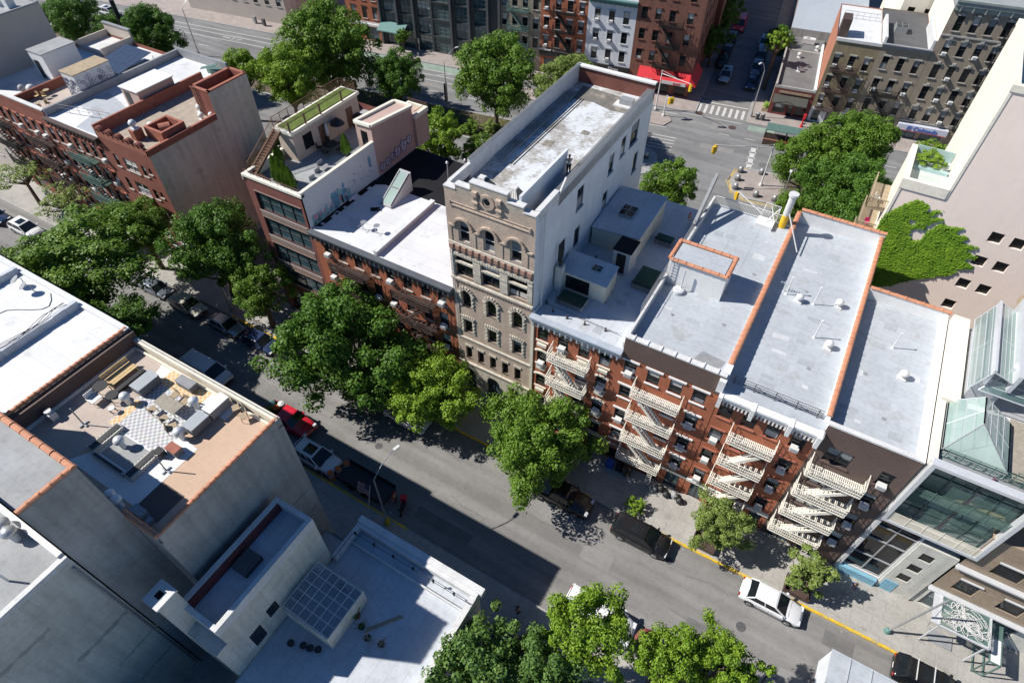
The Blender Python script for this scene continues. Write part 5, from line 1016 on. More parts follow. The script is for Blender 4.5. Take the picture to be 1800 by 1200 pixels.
# ================================================================ SOUTH BLOCK
def plain(label, name, x0, x1, y0, y1, h, mw, mr, rz=None):
    o = thing(name, label, 'building', (x0, y0, 0)); W, D = x1 - x0, y1 - y0; b = MB()
    b.face([(0, 0, 0), (W, 0, 0), (W, 0, h), (0, 0, h)]); b.face([(W, 0, 0), (W, D, 0), (W, D, h), (W, 0, h)]); b.face([(W, D, 0), (0, D, 0), (0, D, h), (W, D, h)]); b.face([(0, D, 0), (0, 0, 0), (0, 0, h), (0, D, h)]); b.build('wall', mw, o)
    slab(o, W, D, rz or h, mr); return o
rS1 = plain('white-roofed building at the left edge with raised roof duct, nearest the big street tree', 'white_roof_building', -75, -37.75, -6, 12.1, 18.6, 'brick3', 'silver2', 18.6)
b = MB(); b.box(36.95, 37.25, 9.2, 18.1, 18.3, 18.75); b.build('side_wall', 'brownfascia', rS1)
b = MB(); b.box(0, 37.2, 17.75, 18.15, 18.4, 18.85); b.build('street_parapet', 'silver2', rS1)
tiles(rS1, (37.0, 9.0, 18.75), (37.0, 18.0, 18.75), .3, step=.4)
def duct(x, y0, y1, lab):
    b = MB(); n = 14
    for k in range(n):
        ya, yc = y0 + (y1 - y0) * k / n, y0 + (y1 - y0) * (k + 1) / n; j = random.uniform(-.04, .04)
        b.prism([(x - .3 + j, ya), (x + .3 + j, ya), (x + .3 - j, yc + .02), (x - .3 - j, yc + .02)], 18.6, 19.15 + j, top=[(x - .14 + j, ya), (x + .2 + j, ya), (x + .2 - j, yc + .02), (x - .14 - j, yc + .02)])
    return tag(b.build('parapet_ridge', 'silver3', None), lab, 'roof ridge')
duct(-43.0, -1, 11.8, 'raised coated party wall ridge across the white roof, nearer the terrace'); duct(-50.3, 8, 11.8, 'raised party wall ridge at the far left of the white roof')
b = MB()
for i in range(3):
    prev = None
    for k in range(12): p = (-43.2 + .25 * sin(k + i), 3 + k * .75, 19.22 + .04 * sin(2 * k + i)); (b.bar(prev, p, .03) if prev else None); prev = p
prev = None
for k in range(9): p = (-46 + 1.2 * sin(k * .7), 11.6 - k * .45, 18.63); (b.bar(prev, p, .03) if prev else None); prev = p
tag(b.build('roof_cable', 'black', None), 'black cables running along the raised ridge of the white roof', 'cable')
for k, (x, y) in enumerate(((-48.4, 11.2), (-47.2, 11.1))):
    o = thing('satellite_dish', ('grey satellite dish farther left on the white roof edge', 'grey satellite dish nearer the raised ridge on the white roof edge')[k], 'satellite dish', (x, y, 18.6)); b = MB(); b.tube((0, 0, 0), (0, 0, .7), .03); b.bar((-.3, 0, 0), (0, 0, .5), .03); b.build('mast', 'greym', o); b = MB(); b.lathe(0, 0, [(.02, .7), (.25, .76), (.36, .86)], 14); q = b.build('dish', 'greym', o); q.rotation_euler = (.4, -.3, 0)
# S2 terrace house
rS2 = plain('grey rendered building with furnished roof terrace and terracotta edge tiles', 'terrace_building', -37.45, -23.95, 2.95, 12.15, 17.3, 'stucco', 'peach', 17.3)
X, Y = 37.45, -2.95
b = MB(); b.box(13.2, 13.505, .1, 9.19, 17.31, 17.95); b.box(0, 13.2, -.005, .25, 17.31, 17.95); b.build('side_parapet', 'stucco', rS2)
b = MB(); b.box(0, 13.5, 8.85, 9.2, 17.2, 18.05); b.box(0, 13.4, 8.6, 8.75, 17.3, 17.5); b.build('street_parapet', 'creamtrim', rS2)
b = MB(); b.bar((0, 9.02, 18.15), (13.5, 9.02, 18.15), .06); [b.bar((k * 1.9 + .3, 9.02, 18.0), (k * 1.9 + .3, 9.02, 18.2), .05) for k in range(7)]; b.build('parapet_rail', 'greym', rS2)
b = MB(); b.box(-.3, -.02, 0, 9.2, 16.5, 18.6); b.build('brown_inner_wall', 'brownfascia', rS2); b = MB(); b.box(0, .12, .4, 8.6, 17.3, 17.55); b.build('white_skirting', 'whited', rS2)
tiles(rS2, (13.35, .1, 17.95), (13.35, 9.1, 17.95), .3, step=.4); tiles(rS2, (10.5, .12, 17.95), (13.4, .12, 17.95), .34, step=.5)
b = MB(); b.box(.05, 4.4, .3, 8.6, 17.3, 17.312); b.build('tan_deck_area', 'rooftan', rS2)
def terr(pts, m, nm, z=17.32): b = MB(); b.prism([(p[0] * .99 + X, p[1] * .99 + Y) for p in pts], 17.29, z); return b.build(nm, m, rS2)
terr([(-33.6, 3.7), (-27.4, 3.7), (-27.4, 8.2), (-29, 8.4), (-32.6, 8.7), (-32.8, 5)], 'white', 'white_tiles', 17.316); terr([(-34.6, 10.6), (-27.6, 10.6), (-27.6, 11.8), (-35, 11.8)], 'white', 'white_border', 17.316)
terr([(-34, 6.7), (-29.1, 6.7), (-29.1, 10.6), (-34, 10.6)], 'checkw', 'grey_check_rug', 17.324); terr([(-33.9, 10.5), (-30, 10.5), (-30, 11.75), (-33.9, 11.75)], 'checko', 'orange_check_rug', 17.328); terr([(-33.9, 6.7), (-33.3, 6.7), (-33.3, 8.9), (-33.9, 8.9)], 'checko', 'orange_check_rug', 17.328)
terr([(-32.3, 5.0), (-29.5, 5.0), (-29.5, 6.6), (-32.3, 6.6)], 'roofgrey', 'grey_slab', 17.33); terr([(-27.4, 3.7), (-25.5, 3.7), (-25.5, 5.6), (-27.4, 5.6)], 'brownfascia', 'brown_deck_patch', 17.33)
for (a, c, e, g) in ((-33.2, -32.5, 4.8, 6.9), (-29.6, -28.9, 4.7, 6.8), (-32.5, -29.6, 4.6, 4.85)):
    b = MB(); b.box(a * .99 + X, c * .99 + X, e * .99 + Y, g * .99 + Y, 17.3, 17.62); b.build('block_edging', 'checkb', rS2)
    b = MB(); b.box(a * .99 + X + .15, c * .99 + X - .15, e * .99 + Y + .05, g * .99 + Y - .05, 17.62, 17.66); b.build('edging_soil', 'black', rS2)
ZD = 17.33
def boxthing(name, label, cat, x, y, w, d, h, m, rot=0, legs=False, mt=None):
    o = thing(name, label, cat, (x, y, ZD), rot); b = MB(); b.box(-w / 2, w / 2, -d / 2, d / 2, .12, h); b.build('body', m, o)
    b = MB(); b.box(-w / 2 - .02, w / 2 + .02, -d / 2 - .02, d / 2 + .02, h, h + .05); b.build('top', mt or m, o)
    for (a, c) in ((-1, -1), (1, -1), (1, 1), (-1, 1)): q = MB(); q.box(a * w * .44 - .03, a * w * .44 + .03, c * d * .42 - .03, c * d * .42 + .03, 0, .12); q.build('foot', m, o)
    return o
o = thing('bench', 'long blond wood bench against the dark left wall of the roof terrace', 'bench', (-35.9, 9.5, ZD)); b = MB(); [b.box(-.45 + k * .23, -.26 + k * .23, -1.0, 1.0, .4, .45) for k in range(4)]; b.build('seat', 'woody', o); b = MB(); b.bar((-.5, -1, .75), (-.5, 1, .75), .05, .3); b.build('backrest', 'woody', o)
for s in (-1, 1): q = MB(); q.box(-.42, .42, s * .9 - .04, s * .9 + .04, 0, .4); q.build('leg', 'woody', o)
o = boxthing('planter_box', 'black lattice planter alongside the blond wood bench', 'planter', -34.95, 9.5, .3, 2.0, .35, 'black')
boxthing('storage_bench', 'pale grey wicker deck box beside the wood bench', 'deck box', -33.7, 9.8, .9, 1.55, .75, 'wicker', 0, mt='cush'); boxthing('storage_bench', 'grey deck box standing on the orange check tiles', 'deck box', -31.4, 11.15, 1.4, .6, .6, 'wicker', 0, mt='cush2')
boxthing('outdoor_sofa', 'grey wicker counter with yellow fruit on it, near the white counter', 'deck box', -28.25, 9.3, .85, 1.35, .75, 'wicker', 0, mt='cush'); boxthing('side_counter', 'long white counter near the street parapet of the terrace', 'counter', -28.2, 10.85, .75, 1.5, .8, 'greym', 0, mt='white')
boxthing('drinks_cart', 'small orange-brown cabinet at the corner of the grey check tiles', 'cabinet', -28.0, 7.3, .85, .55, .55, 'wicker', 0, mt='terra'); boxthing('storage_bench', 'small black box beside the orange-brown cabinet', 'deck box', -28.6, 6.75, .5, .4, .5, 'black')
table(-30.8, 9.35, ZD, 1.9, .85, 0, 'bamboo', 'slatted grey wood dining table at the centre of the terrace', group=None, legs='wood')
for k, (x, y, r, l) in enumerate(((-31.6, 8.6, 3.1, 'left front side of the dining table'), (-30.4, 8.5, 3.0, 'front of the slatted dining table'), (-31.3, 10.1, 0, 'street side of the slatted dining table'), (-30.3, 10.1, .1, 'far right side of the dining table'))): chair(x, y, ZD, r, 'wood', 'tan wooden chair at the ' + l, 'dining chairs on the terrace', 'wood')
chair(-29.4, 8.3, ZD, 2.6, 'wood', 'tan wooden armchair standing apart on the white tiles by the vent', None, 'wood', 1.3)
table(-35.85, 8.05, ZD, .95, .95, 0, 'black', 'larger black round cafe table by the white lounge chair', rnd=True); table(-34.6, 8.0, ZD, .8, .8, 0, 'black', 'smaller black openwork round table next to the vent', rnd=True, h=.7)
table(-33.95, 7.35, ZD, .4, .4, 0, 'white', 'tiny pale round side table on thin legs', rnd=True, h=.45)
chair(-35.6, 7.3, ZD, 1.6, 'white', 'white lounge chair with dark cushion beside the black round table', None, 'white', 1.5, 'lounge_chair'); chair(-27.1, 11.4, ZD, -.5, 'wood', 'folded beach chair against the terrace parapet, left one', 'folding beach chairs'); chair(-26.2, 11.2, ZD, -.5, 'wood', 'folded beach chair against the terrace parapet, right one', 'folding beach chairs')
for k, (x, y, l) in enumerate(((-33.7, 8.3, 'beside the small black round table'), (-29.6, 10.3, 'behind the slatted dining table'), (-28.5, 8.2, 'beside the grey wicker counter'), (-31.1, 5.95, 'inside the block-edged bed'), (-28.4, 3.35, 'left one by the terracotta rear corner'), (-27.8, 3.3, 'right one by the terracotta rear corner'))):
    o = thing('turbine_vent', 'white turbine roof vent ' + l, 'roof vent', (x, y, 17.3), 0, 'turbine vents on the terrace'); b = MB(); b.tube((0, 0, 0), (0, 0, .55), .17, n=14); b.build('stack', 'white', o)
    b = MB(); b.lathe(0, 0, [(.2, .55), (.31, .68), (.33, .85), (.24, 1.0), (.05, 1.06)], 18); b.build('turbine', 'alum', o, smooth=True)
for k, (x, y, l) in enumerate(((-34.75, 5.75, 'near the dark left wall'), (-27.5, 6.15, 'near the brown deck patch'))):
    o = thing('umbrella_stand', 'closed pole standing in a blue base ' + l, 'pole', (x, y, ZD), 0, 'poles on the terrace'); b = MB(); b.tube((0, 0, 0), (0, 0, 1.7), .04); b.build('pole', 'greym', o); b = MB(); b.bar((-.3, 0, .05), (.3, 0, .05), .1, .08); b.bar((0, -.3, .05), (0, .3, .05), .1, .08); b.build('base', 'cush', o)
b = MB(); b.box(0, .9, 0, .5, 0, .6); b.box(1.0, 1.4, 0, .4, 0, .3); tag(b.build('floor_condenser', 'greym', None, (-26.8, 3.3, 17.3)), 'grey metal box in the shaded rear corner of the terrace', 'metal box')
b = MB(); b.box(0, .6, 0, .45, 0, .6); b.tube((.3, .2, .6), (.3, .2, .8), .22); tag(b.build('wall_vent', 'whited', None, (-37.2, 4.9, 17.3)), 'white vent housing against the dark left terrace wall', 'roof vent')
rS3 = plain('tall grey block with small flat roof and fat terracotta coping at the left edge', 'grey_block', -40, -26.5, -.02, 2.93, 23.3, 'stucco', 'roofgrey', 23.0)
tiles(rS3, (0, 2.85, 23.3), (13.5, 2.85, 23.3), .34, step=.8); tiles(rS3, (13.38, 0, 23.3), (13.38, 2.9, 23.3), .34, step=.5); b = MB(); b.box(13.3, 13.505, 0, 2.93, 23.01, 23.3); b.box(0, 13.3, 2.75, 2.955, 23.01, 23.3); b.build('parapet', 'stucco', rS3)
rS4 = plain('large pale grey block filling the lower left corner with two twin roof vents', 'grey_block', -60, -26.5, -30, -.1, 18.5, 'stuccol', 'roofgrey', 18.5)
b = MB(); b.box(33.2, 33.51, 0, 29.88, 18.51, 18.85); b.box(22, 33.2, 29.6, 29.9, 18.4, 19.0); b.build('parapet', 'whited', rS4); b = MB(); b.tube((33.62, 29.7, 1), (33.62, 29.7, 18.0), .07); b.build('downpipe', 'greym', rS4)
b = MB(); random.seed(6)
for (ya, yb, zc, h) in ((26.4, 29.6, 11.6, .34), (27.2, 30.0, 8.1, .2), (27.2, 29.9, 5.0, .2), (24.2, 27.0, 15.6, .3)):
    n_ = 12; top = [(33.506, ya + (yb - ya) * k / n_, zc + h * random.uniform(.2, .6)) for k in range(n_ + 1)]; bot = [(33.506, ya + (yb - ya) * k / n_, zc - h * random.uniform(.2, 1.0)) for k in range(n_ + 1)]
    for k in range(n_): b.face([bot[k], bot[k + 1], top[k + 1], top[k]])
b.build('damp_stains', mat('damp_stain', (.40, .41, .38), .95, .25, 1.5, fine=.3), rS4)
b = MB(); b.box(13.5, 13.53, 7.3, 8.9, 9.55, 9.65); b.box(13.5, 13.53, 7.2, 8.8, 7.1, 7.2)
b.build('wall_ledges', mat('run_off_stain', (.34, .335, .32), .95, .25, 1.5, fine=.3), rS2)
for k in range(2):
    o = thing('turbine_vent', ('ribbed metal turbine vent on the lower left roof, left one', 'ribbed metal turbine vent on the lower left roof, right one')[k], 'roof vent', (-30.7 + k * .75, -.75 - .1 * k, 18.5), 0, 'twin vents of the corner roof'); b = MB(); b.tube((0, 0, 0), (0, 0, .6), .2, n=14); b.build('stack', 'whited', o); b = MB(); b.lathe(0, 0, [(.24, .6), (.36, .72), (.38, .92), (.26, 1.08), (.05, 1.14)], 18); b.build('turbine', 'steel', o, smooth=True)
b = MB(); b.tube((0, 0, 0), (0, 0, 1.1), .06); tag(b.build('vent_pipe', 'alum', None, (-28.2, -2.4, 18.5)), 'short steel pipe on the lower left roof near its edge', 'vent pipe')
rS5 = plain('narrow cream rendered block with sunken roof, between terrace building and low shaded roof', 'narrow_building', -23.3, -20.2, 1.35, 9.3, 12.2, 'stuccol', 'silver3', 12.2)
b = MB(); W, D = 3.1, 7.95
b.box(-.01, .3, -.01, D + .01, 12.21, 13.05); b.box(W - .3, W + .01, -.01, D + .01, 12.21, 13.05); b.box(.3, W - .3, -.01, .3, 12.21, 13.05); b.box(.3, W - .3, D - .3, D + .01, 12.21, 13.05); b.build('parapet', 'whited', rS5); b = MB(); b.box(.3, .5, .3, D - .3, 12.2, 12.9); b.build('red_inner_face', 'maroon', rS5)
b = MB(); b.box(W - 0.02, W + .02, 2.6, 3.4, 8.7, 9.8); b.box(W - 0.02, W + .02, 1.0, 1.9, 7.6, 9.3); b.build('dark_window', 'glass', rS5); b = MB(); b.box(.7, 1.9, 3.2, 4.6, 12.2, 12.6); b.build('dark_hatch', 'roofdark', rS5)
b = MB(); b.box(-.5, .6, -.85, .35, 0, 15.0); b.box(-.5, 3.1, -.8, 0, 0, 11.0); o = b.build('chimney', 'stuccol', rS5); q = MB(); q.box(-.58, .68, -.93, .43, 15.0, 15.15); q.build('chimney_cap', 'whited', o); q = MB(); q.box(-.15, .25, -.45, -.05, 15.15, 15.17); q.build('flue_opening', 'roofblack', o)
rS6 = plain('low building with broad white-blue shaded roof and pale parapet, in front of the narrow block', 'low_building', -20.15, -9.8, -12, 12.35, 6.9, 'stuccol', 'silver3', 6.8)
b = MB(); W, D = 10.35, 24.35; b.box(-.01, .35, 21.3, D + .01, 6.91, 7.5); b.box(.35, W + .01, D - .4, D + .01, 6.91, 7.5); b.box(W - .4, W + .01, 0, D - .4, 6.91, 7.4); b.build('parapet', 'whited', rS6); b = MB(); b.box(0, W + .15, D - 1.5, D - 1.4, 6.8, 7.15); b.box(-.1, W + .25, D - .1, D + .4, 7.1, 7.6); b.box(W - .1, W + .05, 21, D - .5, 1, 6.2); b.build('cornice', 'whited', rS6)
b = MB(); b.bar((.3, D - 1.0, 7.7), (W, D - 1.0, 7.7), .03); b.bar((.3, D - 1, 7.7), (.3, D - 3.4, 7.7), .03)
for k in range(6): b.tube((.5 + k * 1.7, D - 1.0, 7.5), (.5 + k * 1.7, D - 1.0, 7.75), .05); b.lathe(.5 + k * 1.7, D - 1.0, [(.03, 7.75), (.1, 7.8), (.1, 7.9), (.02, 7.95)], 8)
b.build('parapet_lights', 'black', rS6)
sk = thing('glass_canopy', 'gridded glass lean-to canopy on the low shaded roof, against the narrow block', 'glass canopy', (-19.9, 4.85, 6.8)); x1, y1 = 3.7, 3.3
b = MB(); b.box(0, x1, -.12, 0, 0, 1.9); b.box(x1 - .12, x1, 0, y1, 0, 1.7); b.box(0, x1, y1, y1 + .12, 0, 1.9); b.build('frame_walls', 'stuccol', sk)
b = MB(); b.face([(0, 0, 2.2), (x1, 0, 1.75), (x1, y1, 1.75), (0, y1, 2.2)]); b.build('panes', mat('dim_canopy_glass', (.42, .5, .56), .3, .2, .7, fine=0, trans=.62), sk)
b = MB()
for k in range(7): x = x1 * k / 6; b.bar((x, 0, 2.25 - .45 * k / 6), (x, y1, 2.25 - .45 * k / 6), .05)
for k in range(6): y = y1 * k / 5; b.bar((0, y, 2.25), (x1, y, 1.8), .05)
b.build('glazing_bars', 'whited', sk)
for k, (x, y, m_, l) in enumerate(((-16.1, 7.1, 'pot', 'orange pot at the corner of the gridded canopy'), (-15.4, 6.7, 'potd', 'dark pot with spiky plant right of the gridded canopy'), (-14.6, 6.35, 'potd', 'black round pot with blue saucer on the low roof'), (-13.6, 6.5, 'potd', 'dark pot with dry twigs, farthest right on the low roof'), (-18.7, 3.6, 'potd', 'black pot at the wall below the gridded canopy'), (-17.9, 3.9, 'potd', 'small black pot in front of the gridded canopy, left'), (-17.4, 4.0, 'potd', 'small dark pot in front of the gridded canopy, middle'), (-16.9, 4.2, 'potd', 'small dark pot in front of the gridded canopy, right'))):
    o = thing('flower_pot', l, 'flower pot', (x, y, 6.8), 0, 'pots on the low shaded roof'); b = MB(); b.lathe(0, 0, [(.14, 0), (.22, .34), (.24, .36), (.2, .36), (.18, .3)], 14); b.build('pot', m_, o)
    b = MB(); random.seed(k)
    if k < 4:
        for j in range(14): a = random.uniform(0, 6.3); r = random.uniform(.2, .5); b.bar((0, 0, .3), (r * cos(a), r * sin(a), .35 + random.uniform(.1, .5)), .03, .01)
        b.build('plant', 'grass' if k < 2 else 'wood', o)
chair(-18.0, 7.9, 6.8, .5, 'black', 'black folding chair on the low shaded roof near the canopy'); b = MB(); b.box(-1.3, 1.3, -.06, .06, 0, .05); b.box(-1.1, 1.2, .1, .2, 0, .05); tag(b.build('timber_boards', 'wood', None, (-14.3, 7.6, 6.8), .9), 'two loose timber boards lying on the low shaded roof', 'timber boards')
rS7 = plain('small low shop roof in the gap beside the terrace building, beside the street gate', 'low_annexe', -23.9, -20.2, 9.35, 11.6, 3.4, 'stucco', 'silver3', 3.3)
b = MB()
for k in range(14): x = -23.8 + k * .27; b.bar((x, 11.9, 0), (x + .0, 11.9, 2.2), .03); 
b.bar((-23.8, 11.9, 2.2), (-20.3, 11.9, 2.2), .05); b.bar((-23.8, 11.9, 1.1), (-20.3, 11.9, 1.1), .05)
for k in range(7): b.bar((-23.4 + .1 * k, 12.1 + .12 * k, .4 + .28 * k), (-22.9 + .1 * k, 12.5 + .12 * k, .4 + .28 * k), .04)
tag(b.build('iron_gate', 'black', None), 'black iron gate and stair rails at the foot of the terrace building', 'gate')
# ================================================================ FAR SIDE OF THE AVENUE
def far(label, s0, w, h, cols, zc, ww, wh, mf, ms, roofm, sill='stoneg', lint='stoneg', ground=None, depth=16, **k):
    x, y = av(s0, 104.0)
    return row_building(label, x, w, depth, h, cols, zc, ww, wh, mf, ms, h - .1, roofm, sill, lint, ground=ground, y=y, rot=A8, **k)
r1 = far('dim tan corner block across the avenue at the upper left, in tree shade', -116, 25, 14, colsf(9, 25), [4.2, 7.4, 10.6], 1.1, 1.5, 'beige', 'stucco2', 'roofgrey')
r2 = far('red brick building across the avenue with white ground floor, left of the dark glass block', -76.5, 7.3, 16, [1.6, 4.0, 6.2], [5.2, 8.4, 11.6], 1.0, 2.0, 'brick', 'brick2', 'roofgrey', 'stoneg', 'dkframe', ground=[(.8, 2.4, .3, 2.6), (3.5, 6.5, .3, 2.6)])
b = MB(); b.box(0, 7.3, -.3, 0, 2.9, 3.3); b.box(0, 7.3, -.05, 0, 3.3, 3.6); b.build('white_shop_band', 'whited', r2)
x, y = av(-69.2, 104.0); r3 = thing('modern_block', 'dark grey modern block with tall glass bays and green entrance canopy across the avenue', 'building', (x, y, 0), A8)
ops = []
for (a, c) in ((.9, 3.3), (4.4, 6.8), (8.0, 10.6), (11.0, 14.4), (15.6, 18.0), (19.2, 21.6)):
    for z in range(6): ops.append((a, c, 3.2 + z * 2.9, 5.9 + z * 2.9))
    ops.append((a, c, .3, 2.9))
shell(r3, 24.4, 16, 20.6, mat('dark_grey_panel', (.055, .06, .065), .6, .15, .5), 'stucco', ops, rev=.35); slab(r3, 24.4, 16, 20.5, 'roofgrey')
for o_ in ops: window(r3, o_[0], o_[2], o_[1] - o_[0], o_[3] - o_[2], 'grid34', 'green', None, None, y=.2, blind=random.random() < .3)
b = MB()
for x in (0, 3.6, 7.1, 14.7, 18.3, 21.9, 24.1): b.box(x, x + .35, -.45, 0, 0, 20.5)
b.build('vertical_fins', mat('charcoal_fins', (.09, .095, .1), .6, .15, .5), r3)
b = MB(); b.prism([(.2, -2.2), (5.6, -2.2), (5.6, 0), (.2, 0)], [3.2, 3.2, 4.1, 4.1], [3.35, 3.35, 4.25, 4.25]); b.build('entrance_canopy', 'teal', r3)
r4 = far('weathered grey-green tenement with green fire escape across the avenue', -45, 7.6, 14.5, colsf(4, 7.6), [4.9, 8.0, 11.1, 13.3 + .4], .95, 1.7, 'brickgr2', 'brick2', 'roofgrey', ground=[(1, 3, .3, 2.8), (4, 6.5, .3, 2.8)])
for i, z in enumerate((9.9, 6.9, 3.9)): fire_escape(r4, 1.8, 5.6, z, (9.9, 6.9)[i - 1] if i else None, 'green', side='r')
r5 = far('bright red brick tenement with white sills and black fire escape, left of the white building', -37.4, 8.1, 15, colsf(4, 8.1), [5.6, 8.6, 11.6, 14.1], .95, 1.75, 'brick', 'brick2', 'roofgrey', 'whited', 'whited', ground=[(.8, 3.4, .3, 2.7), (4.6, 7.4, .3, 2.7)])
for i, z in enumerate((10.6, 7.6, 4.6)): fire_escape(r5, 2.4, 6.2, z, (10.6, 7.6)[i - 1] if i else None, 'black', side='r')
b = MB(); b.box(0, 8.1, -.25, 0, 3.1, 4.1); b.build('dark_shop_sign_band', 'black', r5); b = MB(); b.box(-.05, 2.2, -.35, 0, 4.1, 4.3); b.box(2.4, 8.1, -.3, 0, 4.1, 4.25); b.build('shop_cornice', 'whited', r5)
r6 = far('white painted tenement with grey hooded windows and pizza shop sign below', -29.3, 8.0, 13.6, [1.6, 4.0, 6.4], [5.0, 8.0, 11.0], .98, 1.8, 'bluewhite', 'bluewhite', 'silver', 'whited', mat('blue_grey_hood', (.33, .37, .42), .7, .1, 2), ground=[(.8, 3.4, .3, 2.3), (4.6, 7.4, .3, 2.3)])
cornice(r6, 8.0, 12.9, 13.7, 'teal', .7, 10); b = MB(); b.box(0, 8.0, -.35, 0, 2.45, 3.35); b.box(0, 8, -.1, 0, 0, .3); sg = b.build('shop_sign', 'black', r6); textobj(sg, 'Slices', .85, 'white', (5.2, -.37, 2.62), (pi / 2, 0, 0), shear=.3)
r7 = far('rusty red brick corner tenement above the red shop awning, with dark fire escape', -21.3, 10.4, 18, [1.2, 3.4, 5.6, 8.4], [6.0, 9.2, 12.4, 15.6], .95, 1.7, mat('mottled_rusty_brick', (.27, .12, .085), .85, .3, 1.2, brick=BR, streak=.3, stain=((.13, .07, .055), 1.2, .6, .55)), 'brick3', 'roofgrey', 'brick3', 'brick3', ground=[(1, 3, .3, 2.3), (4, 7, .3, 2.3), (8, 9.8, .3, 2.3)], depth=34)
for i, z in enumerate((11.0, 7.8, 4.6)): fire_escape(r7, 3.9, 7.6, z, (11.0, 7.8)[i - 1] if i else None, 'black', side='r')
b = MB()
for j in range(9):
    for z in (4.5, 7.6, 10.8, 14): b.box(10.36, 10.42, 3 + j * 3.4, 4 + j * 3.4, z, z + 1.7)
b.build('side_windows', 'glass', r7)
aw = thing('shop_awning', 'bright red shop awning wrapping the brick corner', 'awning', (*av(-21.3, 104.0), 0), A8)
b = MB(); b.prism([(1.7, -1.3), (10.4, -1.3), (10.4, 0), (1.7, 0)], [2.5, 2.5, 2.5, 2.5], [2.9, 2.9, 4.2, 4.2]); b.prism([(10.4, -1.2), (11.5, -1.2), (11.5, 5), (10.4, 5)], 2.6, [4.1, 2.9, 2.9, 4.1]); b.build('canvas', 'red', aw); textobj(aw, 'KING PIZZA SHOP', .55, 'white', (6.0, -1.33, 2.52), (pi / 2, 0, 0)) if False else None
textobj(aw, 'KING', .62, 'white', (3.6, -1.32, 2.5), (pi / 2 - .0, 0, 0), ext=.03); b = MB(); b.box(5.9, 9.9, -1.34, -1.3, 2.45, 3.0); b.build('white_panel', 'whited', aw); textobj(aw, 'SHOP', .5, 'red', (8.4, -1.36, 2.52), (pi / 2, 0, 0), ext=.03); textobj(aw, 'PRIME', .62, 'white', (5.9, -1.32, 2.5), (pi / 2, 0, 0), ext=.03) if False else None
# restaurant and grey roofs right of the side street
r8 = thing('restaurant', 'one storey corner restaurant with maroon front, dark awning and long grey roof', 'building', (*av(2.15, 104), 0), A8)
shell(r8, 6.1, 21.5, 4.4, 'maroon', 'stucco', [(.6, 2.4, .4, 2.4), (2.8, 3.6, .2, 2.5), (4.0, 5.6, .4, 2.4)], mleft='brickgr2'); slab(r8, 6.1, 21.4, 4.4, mat('asphalt_roofing', (.17, .17, .17), .9, .15, .4, fine=.1, seam=('Y', 1.0, 8, .85), stain=((.28, .27, .26), .5, .5, .6)), t=.1)
for a, c in ((.6, 1.8), (2.8, .8), (4.0, 1.6)): window(r8, a, .4, c, 2.0, 'plain', 'dkframe', None, None)
b = MB(); b.box(0, .25, 0, 21.4, 4.41, 5.0); b.box(.25, 6.1, -.03, .25, 4.41, 4.75); b.box(.25, 6, 14.6, 14.9, 4.41, 4.7); b.build('parapet', 'stoneg', r8); b = MB(); b.prism([(.2, -1.5), (5.4, -1.5), (5.4, 0), (.2, 0)], [2.6, 2.6, 3.3, 3.3], [2.7, 2.7, 3.4, 3.4]); b.build('awning', mat('dark_olive_awning', (.07, .07, .06), .8, .1, 1), r8)
b = MB(); b.bar((.8, -.1, 3.9), (5.6, -.1, 3.9), .05, .35); b.build('sign_band', 'wood', r8); b = MB(); b.box(5.7, 6.05, 0, 18, 4.4, 5.0); b.build('white_flashing', 'white', r8)
for k, (s, t, l) in enumerate(((5.0, 111, 'white roof vent nearest the restaurant front'), (4.6, 116.5, 'white vent in the middle of the restaurant roof'), (7.2, 120.5, 'small vent near the rear step of the restaurant roof'))): vent_cap(*av(s, t), 4.4, l, 1.1, 'restaurant roof vents', 'whited')
o = thing('rooftop_unit', 'pale rooftop fan unit at the rear of the restaurant roof', 'rooftop unit', (*av(5.6, 123), 4.5), A8); q = MB(); q.box(-1, 1, -.5, .5, 0, .8); q.build('casing', 'whited', o); q = MB(); q.lathe(-.4, 0, [(.35, .8), (.35, .95), (.1, 1)], 12); q.build('fan', 'acg', o)
r9 = thing('warehouse', 'long low building with pale blue-grey roof behind the restaurant', 'building', (*av(2.15, 125.6), 0), A8); shell(r9, 12.5, 42, 5.6, 'stucco', 'stucco', [(2, 4, 3.4, 4.2)], mleft='brickgr2'); slab(r9, 12.5, 42, 5.7, mat('blue_grey_coating', (.40, .44, .49), .6, .06, .2, fine=.04, seam=('X', 12, 3, .85))); window(r9, 2, 3.4, 2, .8)
def far2(label, s0, w, h, cols, zc, mf, ms, ml, roofm, ground, depth=15, ww=.85, wh=1.65, sill='stoneg', lint='stoneg', feset=None):
    x, y = av(s0, 104); r = thing('apartment_building', label, 'building', (x, y, 0), A8); ops = [(c - ww / 2, c + ww / 2, z - wh / 2, z + wh / 2) for z in zc for c in cols] + ground
    shell(r, w, depth, h, mf, ms, ops, mleft=ml); slab(r, w, depth, h - .15, roofm)
    for z in zc:
        for c in cols: window(r, c - ww / 2, z - wh / 2, ww, wh, 'sash', 'dkframe', sill, lint)
    for g in ground: window(r, g[0], g[2], g[1] - g[0], g[3] - g[2], 'grid21', 'dkframe', None, None)
    if feset:
        for i, z in enumerate(feset[2]): fire_escape(r, feset[0], feset[1], z, feset[2][i - 1] if i else None, feset[3], side='r')
    return r
